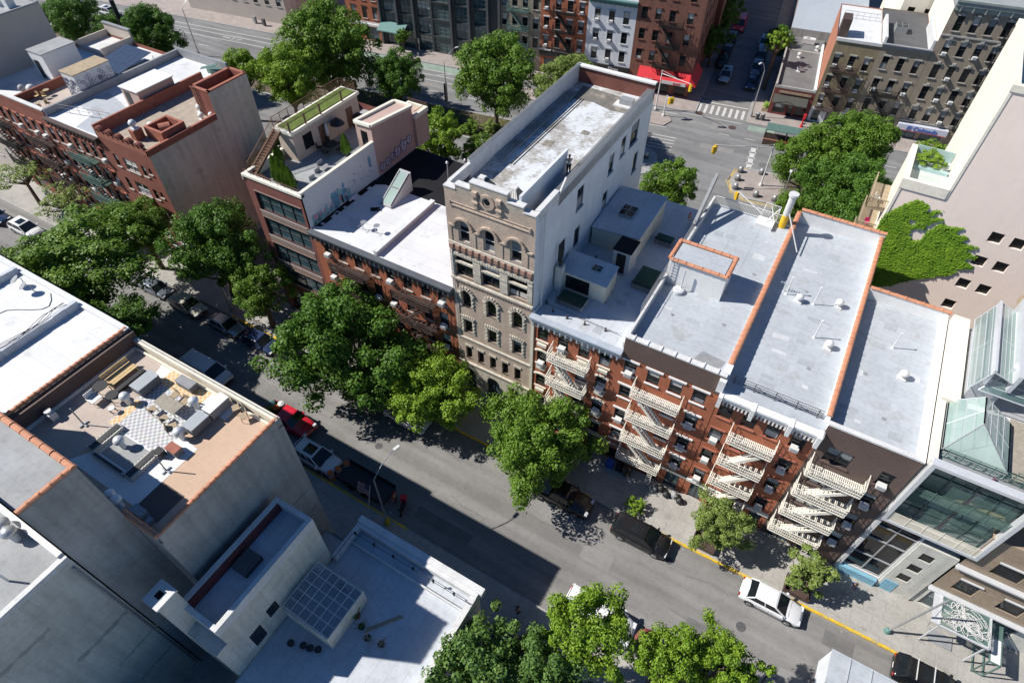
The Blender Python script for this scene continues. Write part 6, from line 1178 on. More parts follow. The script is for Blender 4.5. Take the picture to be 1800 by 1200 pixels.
r10 = far2('olive brown brick tenement with orange-red side wall, right of the restaurant', 8.3, 6.1, 12.6, [.95, 3.05, 5.1], [9.75, 6.6, 3.6], 'brickolive', 'brick2', mat('orange_side_wall', (.50, .21, .13), .9, .1, .5, brick=BR), 'silver2', [(.5, 1.5, .1, 1.9), (2.5, 3.6, .3, 1.8), (4.4, 5.6, .3, 1.8)], feset=(.5, 4.2, (8.55, 5.45, 2.5), 'rust'), wh=1.85)
b = MB(); b.box(0, 6.1, -.15, .25, 12.5, 12.9); b.build('cornice', 'whited', r10); b = MB(); b.box(-.01, 6.1, -.12, -.02, 0, .3); b.box(0, 6.1, -.04, -.002, 1.95, 2.4); [b.box(x, x + w, -.04, -.002, .3, 1.95) for x, w in ((0, .45), (1.55, .9), (3.65, .7), (5.65, .4))]; b.build('white_shop_front', 'bluewhite', r10)
b = MB(); b.box(.1, 1.3, 1.5, 4.2, 12.5, 14.9); b.build('stair_bulkhead', 'rust', r10)
b = MB(); [b.bar((.6 + k * .9, 9.5, 12.5), (.6 + k * .9, 9.5, 13.5), .04) for k in range(6)]; b.bar((.6, 9.5, 13.5), (5.6, 9.5, 13.5), .05); b.bar((.6, 9.5, 13.0), (5.6, 9.5, 13.0), .04); b.build('roof_railing', 'greym', r10)
r11 = far2('grey brown brick tenement with dark recessed roof, between olive building and the long one', 14.4, 6.45, 12.8, [1.25, 3.3, 5.35], [10.45, 7.25, 4.2], 'brickgr2', 'brick2', 'brickgr2', 'roofdark', [(.5, 2.5, .1, 1.9), (3.5, 5.8, .1, 1.9)], feset=(1.0, 4.7, (6.1, 3.0), 'black'), wh=1.85)
cornice(r11, 6.4, 12.5, 13.1, 'greym', .4, 0); b = MB(); b.box(0, .35, 0, 9, 12.66, 13.9); b.box(6.05, 6.4, 0, 9, 12.66, 14.3); b.build('white_parapet', 'whited', r11); skylight(r11, 1.6, 5.5, 12.65, 1.6, 2.0, .9, 'greym')
r12 = far2('long weathered grey-brown tenement with rows of windows, corner deli sign below', 20.9, 30, 18.7, [1.4 + 1.92 * k for k in range(14)], [16.8, 13.6, 10.35, 7.2, 4.1], 'brickgr2', 'brick2', 'creamw', 'roofgrey', [(.4, 3.0, .1, 1.6), (3.6, 6.5, .1, 1.6), (8, 11, .1, 1.6)], feset=(7.2, 11.6, (15.4, 12.2, 9.0, 5.9, 2.8), 'black'), ww=.92, wh=1.95)
cornice(r12, 30, 18.4, 19.8, mat('patinated_cornice', (.32, .36, .34), .7, .2, 1), .6, 20); b = MB(); b.box(0, 30, -.12, 0, 15.1, 15.3); b.box(0, 30, -.1, 0, 2.75, 2.9); b.build('string_courses', 'stoneg', r12)
b = MB()
for z in (16.8, 13.6, 10.35, 7.2, 4.1):
    for k in range(14): c = 1.4 + 1.92 * k; b.box(c - .2, c + .2, -.22, 0, z + 1.15, z + 1.4)
b.build('window_keystones', 'stoneg', r12)
for i, z in enumerate((15.4, 12.2, 9.0, 5.9, 2.8)): fire_escape(r12, 14.6, 18.8, z, (15.4, 12.2, 9.0, 5.9)[i - 1] if i else None, 'black', side='r')
sg = MB(); sg.box(.1, 6.9, -.7, 0, 1.55, 2.5); so = sg.build('shop_sign', mat('pale_blue_sign', (.6, .63, .72), .7, .06, 1), r12); textobj(so, 'El Colmado', .9, 'blue', (3.4, -.73, 1.75), (pi / 2, 0, 0), shear=.2, ext=.03); b = MB(); b.bar((.2, -.72, 1.62), (6.8, -.72, 1.62), .04); b.build('red_stripe', 'red', so)
# big block behind
for (lab, s, t, w, d, h, m_, mr) in (('pale cream wall block behind the grey brown tenements at the top', 17, 120, 6, 25, 17, 'creamw', 'silver2'), ('dark rear block beyond the dim side street, left side', -24, 140, 13, 40, 15, 'brick3', 'roofdark'), ('red-brown block behind the dark glass building across the avenue', -70, 121, 60, 30, 14, 'brick3', 'roofgrey'), ('wide grey-brown tenement block at the top right corner behind the long one', 22, 120, 40, 30, 14, 'brickgr2', 'roofgrey')):
    x, y = av(s, t); o = thing('rear_building', lab, 'building', (x, y, 0), A8); shell(o, w, d, h, m_, m_, [(1 + 2.4 * k, 2 + 2.4 * k, z, z + 1.6) for k in range(int(w / 2.6)) for z in (5, 8.5, 11.5)]); slab(o, w, d, h, mr)
    for k in range(int(w / 2.6)):
        for z in (5, 8.5, 11.5): window(o, 1 + 2.4 * k, z, 1, 1.6, blind=False)
# ================================================================ TREES
LV = dict(dark=leafmat('leaves_deep_green', (.045, .12, .014), (.15, .29, .035)), mid=leafmat('leaves_mid_green', (.06, .145, .014), (.22, .36, .04)), light=leafmat('leaves_light_green', (.10, .21, .014), (.34, .50, .05)),
          pale=leafmat('leaves_olive_green', (.11, .18, .035), (.35, .44, .11)), conifer=leafmat('needles_green', (.05, .13, .03), (.20, .32, .07)))
import array
def crown_mesh(name, R_, blobs, per, leaf, m, seed, flat=.8, droop=0.0, spiky=0.0):
    rnd = random.Random(seed); v = []; f = []
    cl = []
    for i in range(blobs):
        while True:
            d = Vector((rnd.gauss(0, 1), rnd.gauss(0, 1), rnd.gauss(0.15, .9)));
            if d.length > .1: break
        d.normalize(); r = R_ * (rnd.uniform(.5, .93) if i > 12 else rnd.uniform(.1, .5)); lump = 1 + .22 * sin(3 * math.atan2(d.y, d.x) + seed) + .12 * sin(7 * math.atan2(d.y, d.x))
        c = Vector((d.x * r * lump, d.y * r * lump, d.z * r * flat)); cl.append((c, R_ * rnd.choice((rnd.uniform(.09, .15), rnd.uniform(.12, .22)))))
    for c, r in cl:
        for k in range(per):
            d = Vector((rnd.gauss(0, 1), rnd.gauss(0, 1), rnd.gauss(.25, 1))).normalized(); rr = r * (rnd.uniform(.55, 1.12) ** .7)
            if rnd.random() < .06: rr *= 1.35
            p = c + Vector((d.x * rr, d.y * rr, d.z * rr * .75))
            n = (d * .9 + Vector((rnd.gauss(0, .45), rnd.gauss(0, .45), rnd.gauss(.35, .4)))).normalized()
            a = n.cross(Vector((rnd.random() - .5, rnd.random() - .5, rnd.random() - .5))).normalized(); b_ = n.cross(a)
            s = leaf * rnd.uniform(.6, 1.25); L_ = s * (1.3 + spiky)
            i = len(v); v += [tuple(p - a * s * .5 - b_ * L_ * .15), tuple(p - b_ * L_ * .62), tuple(p + a * s * .5 - b_ * L_ * .1), tuple(p + b_ * L_ * .62)]; f.append((i, i + 1, i + 2, i + 3))
    me = bpy.data.meshes.new(name); me.from_pydata(v, [], f); me.update(); me.materials.append(m); return me, cl
CR = {}
def crown(kind, size):
    k = (kind, size)
    if k in CR: return CR[k]
    out = []
    for s in range(3):
        R_ = size; n = {2: 60, 4: 120, 6: 210}[size]; per = {2: 95, 4: 150, 6: 190}[size]; leaf = {2: .14, 4: .165, 6: .19}[size]
        out.append(crown_mesh('crown', R_, n, per, leaf, LV[kind], s * 13 + size * 7 + len(kind), flat=.8))
    CR[k] = out; return out
def tree(label, x, y, zc, r, kind, rz=None, lean=(0, 0), var=0, group=None, name='tree', trunk=True, z0=.1):
    """trunk foot at (x, y); crown centre at height zc offset by lean, radius r, half height rz"""
    size = 2 if r < 2.15 else (4 if r < 4.1 else 6); me, cl = crown(kind, size)[var % 3]; rz = rz or r * .8
    o = thing(name, label, 'tree', (x, y, z0), 0, group)
    sx = r / size; sz = rz / (size * .8); c = link('crown', me, o, (lean[0], lean[1], zc - z0), random.uniform(0, 6.28), (sx, sx, sz)); rot = Matrix.Rotation(c.rotation_euler.z, 3, 'Z')
    if trunk:
        b = MB(); tr = .035 * zc + .09; fork = Vector((lean[0] * .35, lean[1] * .35, max(.8, (zc - rz) * .95))); b.tube((0, 0, -.2), fork, tr, tr * .72, 9)
        rnd = random.Random(int(x * 10) + var)
        for c0, r0 in rnd.sample(cl, min(len(cl), 13)):
            q = rot @ Vector((c0.x * sx, c0.y * sx, c0.z * sz)) + Vector((lean[0], lean[1], zc - z0)); mid = fork.lerp(q, .5) + Vector((rnd.uniform(-.3, .3), rnd.uniform(-.3, .3), -.1 * rz)); b.tube(fork, mid, tr * .5, tr * .3, 6, cap=False); b.tube(mid, q, tr * .3, tr * .08, 5, cap=False)
        b.build('trunk', 'bark', o)
    return o
ST = 'street trees along the north kerb'; MT = 'trees on the avenue median'
tree('spreading street tree with visible branches over the street at the left edge', -60.0, 14.6, 9.0, 7.6, 'mid', 4.0, (-1.8, 4.2), 0)
tree('darker street tree right of the big spreading one, half behind the white roof', -52.4, 14.4, 7.4, 3.4, 'dark', 2.2, (-.2, 2.2), 1)
tree('street tree standing in front of the plain red brick house', -65.5, 28.0, 7.0, 4.2, 'mid', 2.9, (.6, -.6), 2, ST)
tree('small street tree at the left edge before the long tenement', -73.5, 28.0, 4.2, 2.3, 'dark', 1.6, (.2, 0), 1, ST)
tree('dense bluish green street tree filling the gap beside the grey side wall', -53.5, 28.4, 8.2, 4.9, 'dark', 4.6, (.8, .5), 1, ST)
tree('street tree directly in front of the modern glass and brick house', -46.8, 27.6, 6.0, 3.4, 'mid', 2.9, (.4, .2), 0, ST)
tree('broad tallest street tree covering the rusty fire escapes of the red tenement', -34.0, 27.4, 6.4, 6.7, 'dark', 5.4, (.8, -1.6), 2, ST)
tree('light green tree at the foot of the tall brick tower', -24.2, 27.4, 4.7, 4.2, 'light', 3.3, (.4, -.8), 1, ST)
tree('round street tree in front of the red walk-up right of the tower', -13.5, 27.5, 4.8, 5.0, 'mid', 4.3, (.4, -.9), 0, ST)
tree('thin sparse street tree before the cream fire escapes', 2.6, 27.9, 3.4, 2.6, 'pale', 2.1, (.3, 0), 1, ST)
tree('small low street tree by the white parked sedan', 10.1, 27.8, 2.7, 2.0, 'pale', 1.6, (.1, 0), 2, ST)
tree('small bright shrub in a tree pit behind the black sport utility car', -3.6, 27.3, .8, .9, 'light', .7, (0, 0), 0, None, 'shrub')
tree('tall trees behind the left rooftops, leftmost one beside the avenue', -116, 56, 10.5, 4.4, 'dark', 3.6, (0, 0), 0, 'trees behind the left rooftops'); tree('middle tree behind the left rooftops with the white car beside it', -107, 57, 9.5, 3.7, 'dark', 3.2, (0, 0), 1, 'trees behind the left rooftops'); tree('large round tree behind the solar panels on the left rooftops', -99.5, 58, 10.5, 4.9, 'dark', 4.2, (0, 0), 2, 'trees behind the left rooftops')
tree('very large tree on the median before the red building with white ground floor', -75.5, 69.5, 9.3, 7.4, 'mid', 6.6, (1.0, 1.5), 1, MT); tree('bright light green tree behind the roof lawn of the modern house', -75.0, 61.5, 8.0, 5.4, 'light', 5.0, (0, 1.2), 0); tree('smaller light green tree between the grey side wall and the roof lawn', -82.5, 59.5, 8.0, 3.6, 'light', 3.2, (0, .4), 2)
tree('mid sized tree on the median right of the very large one', -63.5, 72.5, 6.5, 4.3, 'dark', 3.9, (.3, .3), 2, MT); tree('big round bright green tree alone on the median left of the tower roof', -47.3, 76.0, 9.2, 6.5, 'mid', 5.3, (.3, .2), 1, MT); tree('yellowish green tree on the median just behind the tower roof', -36.0, 77.6, 9.5, 4.9, 'pale', 4.5, (.3, .2), 0, MT)
tree('round tree right behind the salmon stair house', -45.3, 58.0, 8.3, 3.8, 'light', 3.6, (0, .2), 1); tree('bushy small tree behind the black tarred roof', -40.3, 60.5, 6.2, 3.0, 'mid', 2.8, (0, 0), 2); tree('small tree squeezed against the left edge of the tower roof', -36.4, 63, 7.2, 2.4, 'light', 2.2, (0, 0), 0)
tree('round tree right of the tower, behind the sloped bulkhead', -15.4, 63.2, 8.0, 3.7, 'mid', 3.4, (.1, .2), 2); tree('bush in the rear yards between modern house and tall grey wall', -57.5, 44, 8.6, 3.7, 'dark', 3.4, (0, 0), 0); tree('second rear yard tree beside the tall grey side wall', -52.5, 50.5, 9.0, 3.2, 'dark', 3.0, (0, 0), 1)
tree('leftmost crown of the big tree group behind the brick row, by the bollards', -2.6, 81.0, 6.4, 4.6, 'mid', 4.2, (0, 0), 0, 'big tree group by the median'); tree('rear crown of the big tree group, before the olive brown building', 2.0, 83, 9.0, 4.6, 'mid', 4.2, (0, 0), 1, 'big tree group by the median'); tree('nearest large crown of the tree group, behind the big silver roof', 2.4, 72.8, 7.8, 5.1, 'dark', 4.8, (0, 0), 2, 'big tree group by the median')
tree('low tree beside the white flue behind the white railing', -2.2, 67.5, 7.0, 2.3, 'mid', 2.2, (0, 0), 0); tree('light green tree under the corner deli sign', 10.3, 84.3, 8.6, 3.0, 'light', 2.4, (0, 0), 0, MT); tree('second tree under the corner deli sign, nearer the pink building', 14.4, 84.8, 8.0, 2.8, 'mid', 2.4, (0, 0), 1, MT); tree('dark tree next to the wooden balconies of the pink building', 3.4, 61.5, 6.0, 3.0, 'dark', 3.2, (0, 0), 1)
tree('terrace plants in the sunken corner of the pink building', 7.5, 60.9, 20.1, 1.3, 'light', .6, (0, 0), 0, None, 'terrace_plants', False, 19.6)
tree('sunlit slim tree in the dim side street, right pavement', *av(.6, 112), 8.2, 2.0, 'light', 1.9, (0, 0), 1); tree('dark tree in the dim side street, left pavement nearer the awning', *av(-9.8, 117), 5.0, 2.9, 'dark', 2.4, (0, 0), 0, 'dark trees of the side street'); tree('dark tree in the dim side street, left pavement farther away', *av(-9.8, 127), 6.0, 3.2, 'dark', 2.8, (0, 0), 2, 'dark trees of the side street'); tree('dark tree in the dim side street, right pavement farther away', *av(.8, 121), 5.0, 2.6, 'dark', 2.4, (0, 0), 2, 'dark trees of the side street')
tree('small young tree before the dark glass block', -77.0, 91.8, 3.0, 1.7, 'mid', 1.5, (0, 0), 1)
BT = 'trees at the bottom edge'
tree('bright tree at the bottom with a bare branch showing, over the white van', -2.4, 13.6, 8.0, 3.0, 'light', 3.0, (.3, .3), 0, BT); tree('tall light tree at the bottom in the middle, beside the red umbrella', 2.4, 14.0, 8.0, 2.3, 'light', 2.7, (.2, .6), 1, BT); tree('bright tree at the bottom, second from the right', 5.2, 15.0, 8.0, 2.25, 'light', 2.6, (.3, 1.2), 2, BT); tree('small light tree at the bottom, rightmost one', 7.4, 14.9, 7.4, 1.8, 'light', 2.2, (.2, .8), 1, BT)
tree('dense needle-like tree at the bottom left of the leafy trees', -7.6, 8.2, 6.0, 3.8, 'conifer', 3.6, (0, 0), 0); tree('darker conifer-like tree at the bottom beside the low shaded roof', -3.6, 9.6, 6.4, 3.4, 'conifer', 3.4, (.2, .3), 1)
random.seed(9)
for k, (s, t) in enumerate(((-46, 80), (-43, 81.5), (-49.5, 80.6), (-40, 80.2), (-54, 80.5), (-57.5, 79.6))): tree(('low bush under the big round median tree, rightmost', 'low bush under the big round median tree, rear one', 'low bush left of the big round median tree trunk', 'low bush at the right end of the green median strip', 'low bush on the median in front of the avenue lamp', 'low bush at the median edge left of the avenue lamp')[k], *av(s + 6, t), 1.0, 1.7, ('mid', 'pale')[k % 2], 1.0, (0, 0), k, 'bushes on the median', 'bush', False)
for k, (x, y, r) in enumerate(((-49, 57.5, 2.2), (-33.5, 58.5, 1.9), (-31, 56.5, 1.6), (-54.5, 56, 2.4), (-27, 57.5, 1.7))): tree(('rear yard bush behind the salmon stair house', 'rear yard bush behind the black tarred roof, left of the tower parapet', 'small rear yard bush nearest the tower parapet', 'rear yard bush behind the roof lawn penthouse', 'rear yard bush hidden behind the tower parapet')[k], x, y, 4.0, r, 'mid', 2.0, (0, 0), k, 'rear yard bushes', 'bush', True)
b = MB(); random.seed(31)
for k in range(2600):
    s = random.uniform(-66, -17); t = random.uniform(79, 85.5); p = av(s, t); h = random.uniform(.12, .45); a = random.uniform(0, 3.14); b.face([(p[0] - .12 * cos(a), p[1] - .12 * sin(a), .2), (p[0] + .12 * cos(a), p[1] + .12 * sin(a), .2), (p[0] + .1 * cos(a) + .1, p[1] + .1 * sin(a), .2 + h)])
o = b.build('ground_cover', LV['pale'], None); o['kind'] = 'stuff'; tag(o, 'low green plants covering the soil of the avenue median', 'ground cover')
b = MB()
for k in range(4200):
    x = random.uniform(-60, -8); y = random.uniform(51.5, 61 + x * .1 * 0); h = random.uniform(.3, 1.3); a = random.uniform(0, 3.14)
    if -24 < x < -16 and y < 53.5: continue
    b.face([(x - .2 * cos(a), y - .2 * sin(a), .2), (x + .2 * cos(a), y + .2 * sin(a), .2), (x + .2, y + .15, .2 + h)])
o = b.build('undergrowth', LV['dark'], None); o['kind'] = 'stuff'; tag(o, 'undergrowth in the strip behind the north row', 'ground cover')
LV['sparse'] = LV['pale']
_sp = crown_mesh('crown', 4, 70, 34, .2, LV['pale'], 77, .6); CR[('sparse', 4)] = [_sp] * 3; CR[('sparse', 2)] = [_sp] * 3
tree('thin ragged street tree before the long tenement at the left edge', -81.5, 28.2, 4.6, 3.6, 'sparse', 1.6, (.3, -.4), 1, ST); tree('thin ragged street tree nearest the left edge of the picture', -90.5, 28.4, 5.0, 3.8, 'sparse', 1.6, (.2, 0), 0, ST)
def conifer(x, y, z, h, r, label):
    o = thing('potted_cypress', label, 'potted tree', (x, y, z), 0, 'cypresses on the roof terrace'); b = MB(); b.box(-.25, .25, -.25, .25, 0, .45); b.build('planter', 'potd', o); v = MB(); rn = random.Random(int(x * 100))
    for k in range(900):
        t = rn.random(); zz = .4 + t * h; rr = r * (1 - t) ** .7 * rn.uniform(.6, 1.1); a = rn.uniform(0, 6.28); p = Vector((rr * cos(a), rr * sin(a), zz)); s = .07
        u = Vector((-sin(a), cos(a), 0)) * s; w = Vector((cos(a) * .05, sin(a) * .05, .16)); v.face([tuple(p - u), tuple(p + u), tuple(p + w + u * .5), tuple(p + w - u * .5)])
    v.build('foliage', LV['mid'], o)
for k, (x, y, h, l) in enumerate(((-44.6, 32.6, 2.3, 'big bushy cypress at the front parapet, leftmost'), (-43.8, 32.5, 2.4, 'second bushy cypress at the front parapet'), (-42.5, 32.3, 2.0, 'third cypress at the front parapet, nearest the mural wall'), (-43.1, 32.4, 2.2, 'cypress squeezed between others at the front parapet'), (-42.0, 39.4, 1.9, 'lone slim cypress in the middle of the terrace'), (-46.7, 35.0, 1.5, 'small cypress at the foot of the terrace stair'))): conifer(x, y, 16.6, h, .55, l)
for k, (x, y, r, l) in enumerate(((-42.3, 36.3, 1.6, 'by the white wall, rear'), (-41.6, 35.2, 1.6, 'by the white wall, middle'), (-41.2, 34.0, 1.5, 'by the white wall, nearest the street'))): chair(x, y, 16.62, r, 'cush2', 'dark cushioned pale lounge armchair ' + l, 'terrace armchairs', 'whited', 1.6, 'armchair')
table(-44.0, 39.3, 16.62, 1.5, 1.5, 0, 'black', 'dark round dining table on the modern house terrace', rnd=True)
for k in range(5): a = k * 1.256; chair(-44.0 + 1.1 * cos(a), 39.3 + 1.1 * sin(a), 16.62, a - pi / 2, 'black', 'black chair around the dark round terrace table, ' + ('right side', 'rear side', 'left rear side', 'left front side', 'front side')[k], 'chairs around the round terrace table')
o = thing('parasol', 'dark folded parasol beside the brown doors of the penthouse', 'parasol', (-44.6, 41.4, 16.62)); b = MB(); b.tube((0, 0, 0), (0, 0, 2.4), .03); b.build('pole', 'greym', o); b = MB(); b.lathe(0, 0, [(.75, 1.75), (.55, 2.0), (.1, 2.4)], 14); b.build('canopy', 'black', o)
o = thing('parasol', 'closed black and white striped parasol on the terrace', 'parasol', (-45.0, 40.2, 16.62)); b = MB(); b.tube((0, 0, 0), (0, 0, 2.3), .03); b.build('pole', 'greym', o); b = MB(); b.lathe(0, 0, [(.1, .9), (.18, 1.3), (.12, 2.0), (.03, 2.3)], 12); b.build('canopy', 'whited', o)
o = thing('barbecue', 'black covered barbecue by the far brown door of the terrace', 'barbecue', (-44.8, 44.8, 16.62)); b = MB(); b.prism([(-.8, -.6), (.8, -.6), (.8, .6), (-.8, .6)], 0, 1.1, top=[(-.5, -.35), (.5, -.35), (.5, .35), (-.5, .35)]); b.build('cover', 'black', o)
# ================================================================ CARS
def paint(name, col, metal=.0): return mat('car_paint_' + name, col, .22, .04, 1, fine=0, metal=metal, spec=.7)
CP = dict(white=paint('white', (.78, .78, .78)), silver=paint('silver', (.45, .47, .5), .5), black=paint('black', (.012, .012, .014)), red=paint('red', (.62, .02, .04)), cream=paint('beige', (.52, .50, .40)), grey=paint('grey', (.20, .23, .28), .3), blue=paint('dark_blue', (.03, .05, .12)), lblue=paint('pale_blue', (.35, .42, .5)))
_car = {}
def car_parts(kind, col):
    k = (kind, col)
    if k in _car: return _car[k]
    Ln, Wd, H, belt, hood = dict(sedan=(4.75, 1.84, 1.45, .98, .86), suv=(4.95, 1.94, 1.68, 1.06, .98), van=(5.1, 2.0, 1.95, 1.2, 1.08), pickup=(5.6, 2.0, 1.85, 1.15, 1.1), bigvan=(5.8, 2.05, 2.5, 1.3, 1.15))[kind]
    hw = Wd / 2; hl = Ln / 2; P = []
    st = dict(sedan=[(-hl, .5, .72, .80), (-hl + .12, .25, .93, .93), (-hl + .75, .2, belt, 1), (0, .2, belt, 1.0), (.75, .2, belt - .02, 1), (hl - 1.0, .2, hood, .99), (hl - .25, .25, .72, .93), (hl, .4, .58, .78)],
              suv=[(-hl, .5, .95, .84), (-hl + .1, .28, belt, .94), (-hl + .7, .24, belt, 1), (0, .24, belt, 1), (1.0, .24, belt - .02, 1), (hl - .9, .24, hood, .99), (hl - .2, .28, .9, .94), (hl, .45, .7, .8)],
              van=[(-hl, .5, 1.0, .88), (-hl + .08, .28, belt, .96), (-hl + .6, .24, belt, 1), (0, .24, belt, 1), (1.3, .24, belt, 1), (hl - .6, .24, hood, .98), (hl - .15, .28, .85, .93), (hl, .45, .65, .82)])
    st['pickup'] = st['suv']; st['bigvan'] = st['van']
    b = MB(); rings = []
    for (x, zb, zt, wf) in st[kind]:
        w = hw * wf; rings.append([(x, -w * .82, zb), (x, -w, zb + .12), (x, -w, zt - .16), (x, -w * .93, zt - .03), (x, -w * .72, zt + .03), (x, 0, zt + .055), (x, w * .72, zt + .03), (x, w * .93, zt - .03), (x, w, zt - .16), (x, w, zb + .12), (x, w * .82, zb)])
    n = 11
    for r in rings: b.v += r
    for j in range(len(rings) - 1):
        for q in range(n): b.f.append((j * n + q, (j + 1) * n + q, (j + 1) * n + (q + 1) % n, j * n + (q + 1) % n)); b.m.append(0)
    b.f.append(tuple(range(n))); b.m.append(0); o_ = (len(rings) - 1) * n; b.f.append(tuple(o_ + q for q in reversed(range(n)))); b.m.append(0)
    P.append(('body', b.mesh('body', CP[col], True)))
    # greenhouse
    xr0, xr1, xb0, xb1 = dict(sedan=(-1.25, .3, -1.85, 1.15), suv=(-1.75, .35, -2.35, 1.35), van=(-2.3, .95, -2.48, 1.75), pickup=(-.65, .65, -.85, 1.25), bigvan=(-2.75, 1.3, -2.85, 2.1))[kind]
    wb, wt = hw * .93, hw * .78; zt = H - .03
    def q4(a, z, w): return [(a, -w, z), (a, w, z)]
    g = MB(); lo = [(xb0, -wb, belt - .02), (xb1, -wb, belt - .02), (xb1, wb, belt - .02), (xb0, wb, belt - .02)]; hi = [(xr0, -wt, zt), (xr1, -wt, zt), (xr1, wt, zt), (xr0, wt, zt)]
    P.append(('windshield', MB().face([lo[1], lo[2], hi[2], hi[1]]).mesh('windshield', 'carglass'))); P.append(('rear_window', MB().face([lo[3], lo[0], hi[0], hi[3]]).mesh('rear_window', 'carglass')))
    P.append(('side_window', MB().face([lo[0], lo[1], hi[1], hi[0]]).mesh('side_window', 'carglass' if kind != 'bigvan' else CP[col]))); P.append(('side_window', MB().face([lo[2], lo[3], hi[3], hi[2]]).mesh('side_window', 'carglass' if kind != 'bigvan' else CP[col])))
    r = MB(); xm = (xr0 + xr1) / 2
    r.v += [(xr0 - .03, -wt - .01, zt), (xr1 + .05, -wt - .01, zt), (xr1 + .05, wt + .01, zt), (xr0 - .03, wt + .01, zt), (xr0 + .06, -wt * .8, zt + .05), (xr1 - .08, -wt * .8, zt + .05), (xr1 - .08, wt * .8, zt + .05), (xr0 + .06, wt * .8, zt + .05)]
    r.f += [(4, 5, 6, 7), (0, 1, 5, 4), (1, 2, 6, 5), (2, 3, 7, 6), (3, 0, 4, 7), (3, 2, 1, 0)]; r.m += [0] * 6
    for k in range(4): r.bar(lo[k], hi[k], .09)
    nb = {'sedan': (.5,), 'suv': (.38, .66), 'van': (.35, .68), 'pickup': (.5,), 'bigvan': ()}[kind]
    for t in nb:
        for s in (-1, 1): r.bar((xb0 + (xb1 - xb0) * t, s * wb, belt - .02), (xr0 + (xr1 - xr0) * t, s * wt, zt), .06)
    for s in (-1, 1): r.bar((xb0, s * (wb + .005), belt), (xb1, s * (wb + .005), belt), .04)
    if kind == 'suv': [r.bar((xr0 + .2, s * wt * .9, zt + .09), (xr1 - .2, s * wt * .9, zt + .09), .04) for s in (-1, 1)]
    P.append(('roof', r.mesh('roof', CP[col])))
    if kind in ('suv',) : P.append(('sunroof', MB().box(-.9, .2, -.48, .48, zt + .052, zt + .062).mesh('sunroof', 'carglass')))
    if kind == 'pickup': P.append(('cargo_bed', MB().box(-hl + .15, -.95, -hw * .82, hw * .82, belt + .03, belt + .062).mesh('cargo_bed', 'roofblack')))
    wr = .34 if kind == 'sedan' else .38
    tm = MB(); tm.tube((0, -.11, 0), (0, .11, 0), wr, n=20); tm = tm.mesh('tyre', 'tyre'); rm = MB(); rm.tube((0, -.118, 0), (0, .118, 0), wr * .62, n=16)
    for k in range(5): a = k * 1.2566; rm.bar((0, -.122, 0), (wr * .6 * cos(a), -.122, wr * .6 * sin(a)), .05, .03)
    rm = rm.mesh('rim', 'rim')
    b = MB()
    for s in (-1, 1):
        for wx in (hl * .62, -hl * .6):
            for k in range(9): a = pi * k / 8; a2 = pi * (k + 1) / 8; (b.bar((wx + (wr + .05) * cos(a), s * (hw + .002), wr + (wr + .05) * sin(a)), (wx + (wr + .05) * cos(a2), s * (hw + .002), wr + (wr + .05) * sin(a2)), .05) if k < 8 else None)
    P.append(('wheel_arch', b.mesh('wheel_arch', 'tyre')))
    t = MB()
    for s in (-1, 1):
        for dx in ((.95, .0, -.95) if kind != 'pickup' else (.95, 0, -.75)): t.box(dx - .012, dx + .012, s * hw - .004, s * hw + .004, .36, belt - .14)
        for dx in (.25, -.7): t.box(dx - .1, dx + .1, s * hw - .01, s * hw + .02, belt - .26, belt - .22)
        t.box(-hl * .5, hl * .5, s * hw - .02, s * hw + .006, .24, .33)
    t.box(hl - 1.02, hl - 1.0, -hw * .7, hw * .7, hood + .045, hood + .055); t.box(-hl - .012, -hl + .04, -hw * .8, hw * .8, .34, .46); t.box(hl - .04, hl + .012, -hw * .7, hw * .7, .3, .42)
    P.append(('trim', t.mesh('trim', 'roofdark')))
    for s in (-1, 1):
        P.append(('headlight', MB().box(hl - .3, hl - .06, s * hw * .66 - .2, s * hw * .66 + .2, hood - .28, hood - .14).mesh('headlight', 'headl'))); P.append(('taillight', MB().box(-hl - .005, -hl + .12, s * hw * .74 - .12, s * hw * .74 + .12, belt - .32, belt - .1).mesh('taillight', 'taill')))
        P.append(('mirror', MB().box(xb1 - .35, xb1 - .18, s * (hw + .09) - .09, s * (hw + .09) + .09, belt, belt + .14).mesh('mirror', CP[col])))
    P.append(('grille', MB().box(hl - .06, hl + .008, -.5, .5, .45, .62).mesh('grille', 'black'))); P.append(('licence_plate', MB().box(-hl - .012, -hl + .02, -.22, .22, .62, .76).mesh('licence_plate', 'whited')))
    _car[k] = (P, tm, rm, hl, hw, wr); return _car[k]
def car(label, x, y, kind, col, rot=0, group='cars parked along the street', name='parked_car', scale=1.0, cat='car'):
    P, tm, rm, hl, hw, wr = car_parts(kind, col); o = thing(name, label, cat, (x, y, 0), rot, group); o.scale = (scale,) * 3
    for nm, me in P: link(nm, me, o)
    for wx in (hl * .62, -hl * .6):
        for s in (-1, 1): w = link('wheel', tm, o, (wx, s * (hw - .1), wr), 0 if s < 0 else pi); link('rim', rm, w)
    return o
car('white sedan with dark windows parked at the north kerb near the small tree', 8.6, 25.25, 'sedan', 'white')
car('long black sport utility car parked by the yellow kerb, right of the tree shade', -2.2, 25.15, 'suv', 'black')
p = car('black pickup truck with pale bed cover under the round street tree', -9.6, 25.1, 'pickup', 'black', cat='pickup truck'); b = MB(); b.box(-2.6, -.95, -.8, .8, 1.21, 1.25); b.build('bed_cover', 'cush', p)
car('dark minivan at the lower right edge with pale roof bars, front cut off', 19.9, 25.2, 'suv', 'black'); 
b = MB(); [b.bar((x, -.8, 1.8), (x, .8, 1.8), .06) for x in (-1.3, -.2)]; b.build('roof_bars', 'whited', bpy.data.objects[[o.name for o in bpy.data.objects if o.get('label', '').startswith('dark minivan')][0]])
